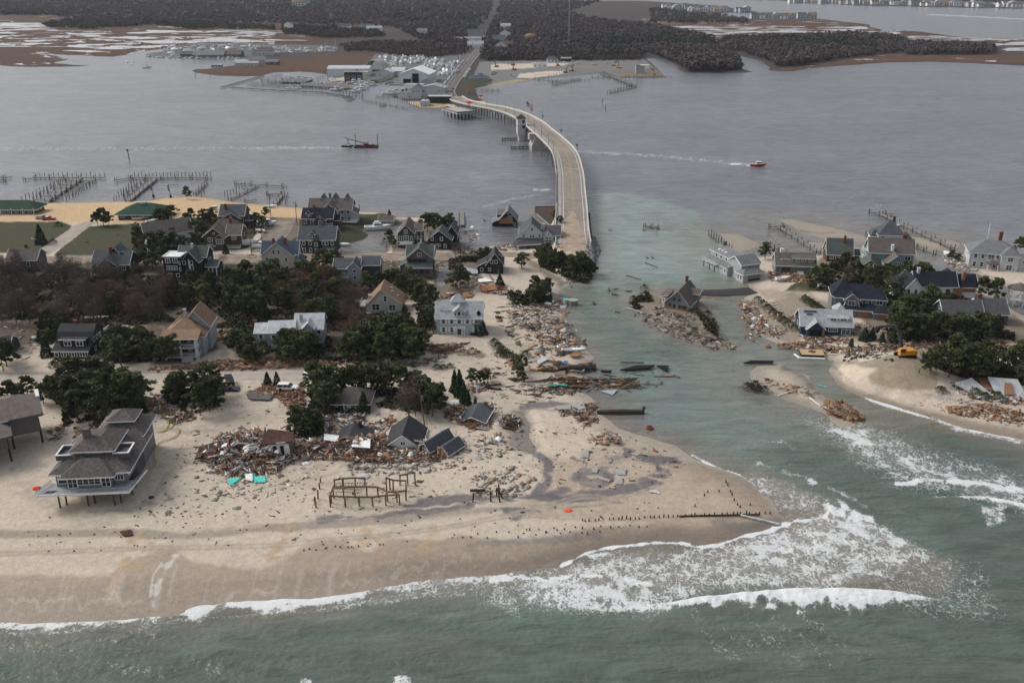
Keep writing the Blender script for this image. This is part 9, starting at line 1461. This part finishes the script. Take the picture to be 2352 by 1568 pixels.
h, b = B_('small pale pavilion with blue-grey hip roof in the park', 'K', (1000,290), 13, 9, 3, 'white', 'bluer', 'hip', 3, wf=3, name='pavilion', cat='pavilion'); h.done(); h, b = B_('white arched boat hoist frame beside the park pavilion', 'K', (1105,288), 12, 5, 3.5, 'black', 'pale', 'flat', 1.2, name='hoist', cat='hoist'); h.done(); h, b = B_('blue roofed kiosk near the parking lot', 'K', (425,435), 20, 9, 2.4, 'lgray', 'bluer', 'hip', 2.2, wf=4, name='kiosk'); h.done(); h, b = B_('white trailer on the sandy lot', 'K', (900,330), 16, 5, 4, 'white', 'pale', 'flat', .2, name='trailer', cat='trailer', wf=3); h.done(); h, b = B_('grey machine shed among debris on the far quay corner', 'K', (1685,380), 9, 7, 7, 'lgray', 'gray', 'shr', 2, name='shed', cat='shed'); h.done(); h, b = B_('white cabin right of the grey machine shed on the far quay', 'K', (1725,345), 9, 6, 4, 'white', 'white', 'flat', .2, name='shed', cat='shed'); h.done()
for (lb, x, y, W_, H_, rt, wl, rf) in [('tall white gabled house at the edge of the far woods','755,52',0,14,11,'gy','white','gray'),('white house with dark roof deep in the far woods','1235,52',0,22,8,'gx','white','dgray'),('blue roofed long house in the far woods','1425,38',0,26,5,'gx','lgray','bluer'),('white house below the blue roofed one','1490,62',0,26,6,'gx','white','lgray'),('white two-storey house left of the mainland road','1900,105',0,16,9,'gx','pale','gray'),('low white roadside building left of the mainland road','2290,145',0,40,6,'flat','white','pale')]:
 a_, c_ = map(float, x.split(',')); h, b = B_(lb, 'J', (a_, c_), W_, 12, H_, wl, rf, rt, 4 if rt != 'flat' else .3, wf=3, rows=1 if H_ < 8 else 2, name='house', cat='house'); h.done()
for (lb, x, y, W_, H_, rt, wl, rf) in [('white gabled house right of the mainland road, nearest','598',208,16,7,'gy','white','gray'),('red-roofed wing house beside the nearest roadside house','640',190,16,6,'gx','white','rust'),('blue grey house further up the mainland road','585',150,18,8,'gx','ltblue','slate'),('white steep gabled house up the mainland road','628',118,16,10,'gy','white','gray'),('white house farthest up on the right of the road','632',45,18,8,'gx','white','lgray'),('white house on the roadside left, halfway up','395',182,22,5,'gx','white','lgray'),('grey house on the roadside left, higher up','388',110,20,10,'gx','lgray','slate')]:
 h, b = B_(lb, 'K', (float(x), y), W_, 12, H_, wl, rf, rt, 4, wf=3, rows=1, name='house', cat='house'); h.done()
p = at(*T('K',825,125)); e_ = empty('dome_building', p, 0, 'tan dome roofed building in the far woods', 'building'); mb = MB(); n = 12; mb.loft([[(12*f*math.cos(2*PI*k/n),9*f*math.sin(2*PI*k/n),z) for k in range(n)] for z, f in ((0,1),(4,.98),(8,.75),(10.5,.35))]); mb.build('dome', M('tan','rough'), e_); MB().box(12,30,-4,4,0,5).build('wing', M('white'), e_)
p = at(1306,88); rm = empty('radio_mast', p, 0, 'tall thin lattice radio mast rising above the far woods', 'radio mast'); mb = MB()
for k in range(3):
 an = 2*PI*k/3; mb.beam((1.3*math.cos(an),1.3*math.sin(an),0),(.9*math.cos(an),.9*math.sin(an),85),.35,.35)
mb.build('lattice_leg', M('lgray'), rm); mb = MB()
for k in range(20):
 for j in range(3): a0 = 2*PI*j/3; a1 = 2*PI*(j+1)/3; mb.beam((1.2*math.cos(a0),1.2*math.sin(a0),k*4.2),(1.1*math.cos(a1),1.1*math.sin(a1),k*4.2+4.2),.16,.16)
mb.build('bracing', M('lgray'), rm)
def farhouse(wall, roof, W_=16, D_=12, H_=7, rt='gx'):
 h = House('x', Vector((0,0,-60)), 0, wall, roof); b = h.block(-W_/2, W_/2, 0, D_, H_, rt, 4, .4); h.wins(b, 'f', r4(-W_/2, W_/2, 3), 1, 1.8, 1.8, frame='charcoal'); h.wins(b, 'f', r4(-W_/2, W_/2, 3), 4.2, 1.8, 1.6, frame='charcoal'); r = h.done(); KIDS[r.name] = list(r.children); return r
FH = [farhouse('white','gray'), farhouse('pale','lgray',14,12,8,'gy'), farhouse('ltblue','slate'), farhouse('cream','tan',18), farhouse('white','brn',20,12,6)]
def town(pts, lb, grp, s0=.9, s1=1.4):
 for (x, y) in pts: r = place(trng.choice(FH), USED, at(x, y), trng.uniform(-.3,.3), lb, grp, trng.uniform(s0, s1))
town([(1530+8.2*k+trng.uniform(-3,3), trng.choice([16,20,24])+k*.35) for k in range(14)], 'white house in the packed hamlet on the upper lagoon, left of the open water', 'houses in the upper hamlet', .8, 1.2)
town([(1640+k*9+trng.uniform(-2,2), 27+trng.uniform(0,2)) for k in range(4)]+[(1698+k*9, 28+trng.uniform(0,2)) for k in range(3)], 'large pale house on the small lagoon island', 'houses on the lagoon island', 1, 1.4)
town([(1735,44),(1750,43),(1768,44),(1782,44),(1797,44),(1810,43),(1822,42),(1842,43),(1855,43),(1866,42)], 'waterfront house in the row above the marsh', 'houses above the marsh', .9, 1.3)
town([(1820+k*8.2+trng.uniform(-3,3), 6.5+k*.16+trng.uniform(0,1.5)) for k in range(68)], 'tiny pale house along the farthest shore', 'houses along the farthest shore', .9, 1.5); town([(620+trng.uniform(0,90), 16+trng.uniform(-3,4)) for k in range(3)], 'long white roof far back in the woods', 'white roofs in the far woods', 1.5, 2)
wood('far_shore_trees', [([(1700,-2),(1950,8),(2352,14),(2900,24),(2900,4),(2352,0),(1700,-12)], 1.0)], 900, 7, 11, (BR, EV), 31, dens=7)
for r_ in [MBT, CRU, SKF, SAL, WRB, VN]+FH:
 if r_.name not in USED:
  for c_ in list(r_.children):
   for g_ in list(c_.children): bpy.data.objects.remove(g_)
   bpy.data.objects.remove(c_)
  bpy.data.objects.remove(r_)
# ---------------------------------------------------------------- haze
hz = MB(); hz.box(-7000, 9000, -400, 18500, -8, 130); ho = hz.build('haze', bpy.data.materials.new('haze')); hm = ho.data.materials[0]; hm.use_nodes = True; t = hm.node_tree
for n_ in list(t.nodes):
 if n_.type == 'BSDF_PRINCIPLED': t.nodes.remove(n_)
pv = t.nodes.new('ShaderNodeVolumePrincipled'); pv.inputs['Color'].default_value = (.82,.86,.97,1); pv.inputs['Density'].default_value = .00004; pv.inputs['Anisotropy'].default_value = .1
out = [n_ for n_ in t.nodes if n_.type == 'OUTPUT_MATERIAL'][0]; t.links.new(pv.outputs[0], out.inputs['Volume']); tag(ho, kind='stuff')
# ---------------------------------------------------------------- tidy: bases at the things, labels that tell repeats apart
bpy.context.view_layer.update()
tops = [o for o in COL.objects if o.parent is None and 'label' in o.keys()]
def allv(o):
 r = []
 for c in [o]+list(o.children):
  if c.type == 'MESH' and len(c.data.vertices): v = c.data.vertices; r += [c.matrix_world @ v[0].co, c.matrix_world @ v[len(v)//2].co, c.matrix_world @ v[-1].co]
 return r
pos = {}
for o in tops:
 if o.location.length < 1e-4:
  vs = allv(o); c = Vector((sum(v.x for v in vs)/len(vs), sum(v.y for v in vs)/len(vs), min(v.z for v in vs)))
  if o.type == 'EMPTY':
   o.location = c
   for ch in o.children: ch.location = ch.location-c
  elif o.data.users == 1: o.data.transform(Matrix.Translation(-c)); o.location = c
  pos[o.name] = c
 else: pos[o.name] = o.location.copy()
by = {}
for o in tops: by.setdefault(o['label'], []).append(o)
ORD = ['leftmost one', 'second from the left', 'third from the left', 'third from the right', 'second from the right', 'rightmost one']
for lb, L_ in by.items():
 n = len(L_)
 if n < 2 or len(lb.split()) > 13: continue
 Q = {o.name: proj(*pos[o.name]) for o in L_}
 xs = [q[0] for q in Q.values()]; ys = [q[1] for q in Q.values()]; wide = max(xs)-min(xs) > (max(ys)-min(ys))*.7
 if n <= 6:
  S_ = sorted(L_, key=lambda o: Q[o.name][0] if wide else -Q[o.name][1])
  names = (['left one', 'right one'] if wide else ['nearer one', 'farther one']) if n == 2 else ([ORD[i] for i in ([0]+list(range(1, n-1))+[5])] if wide else ['nearest one', 'second nearest', 'third nearest', 'fourth nearest', 'fifth nearest'][:n-1]+['farthest one'])
  if wide and n > 2: names = [ORD[0]]+[ORD[1], ORD[2], ORD[3], ORD[4]][:0]+{3: ['middle one'], 4: [ORD[1], ORD[4]], 5: [ORD[1], 'middle one', ORD[4]], 6: [ORD[1], ORD[2], ORD[3], ORD[4]]}[n]+[ORD[5]]
  for o, s_ in zip(S_, names): o['label'] = lb+', '+s_
 else:
  S_ = sorted(L_, key=lambda o: Q[o.name][0]); k = 3 if n < 24 else 4; names = ['left', 'middle', 'right'] if k == 3 else ['far left', 'centre left', 'centre right', 'far right']
  for i in range(k):
   G4 = S_[i*n//k:(i+1)*n//k]; G4.sort(key=lambda o: Q[o.name][1]); m = len(G4)
   for j, o in enumerate(G4):
    o['label'] = lb+', '+('rear ' if j < m/2 else 'front ')+names[i] if m >= 4 else lb+', '+names[i]+' part'
 for o in L_:
  if 'group' not in o.keys(): o['group'] = lb
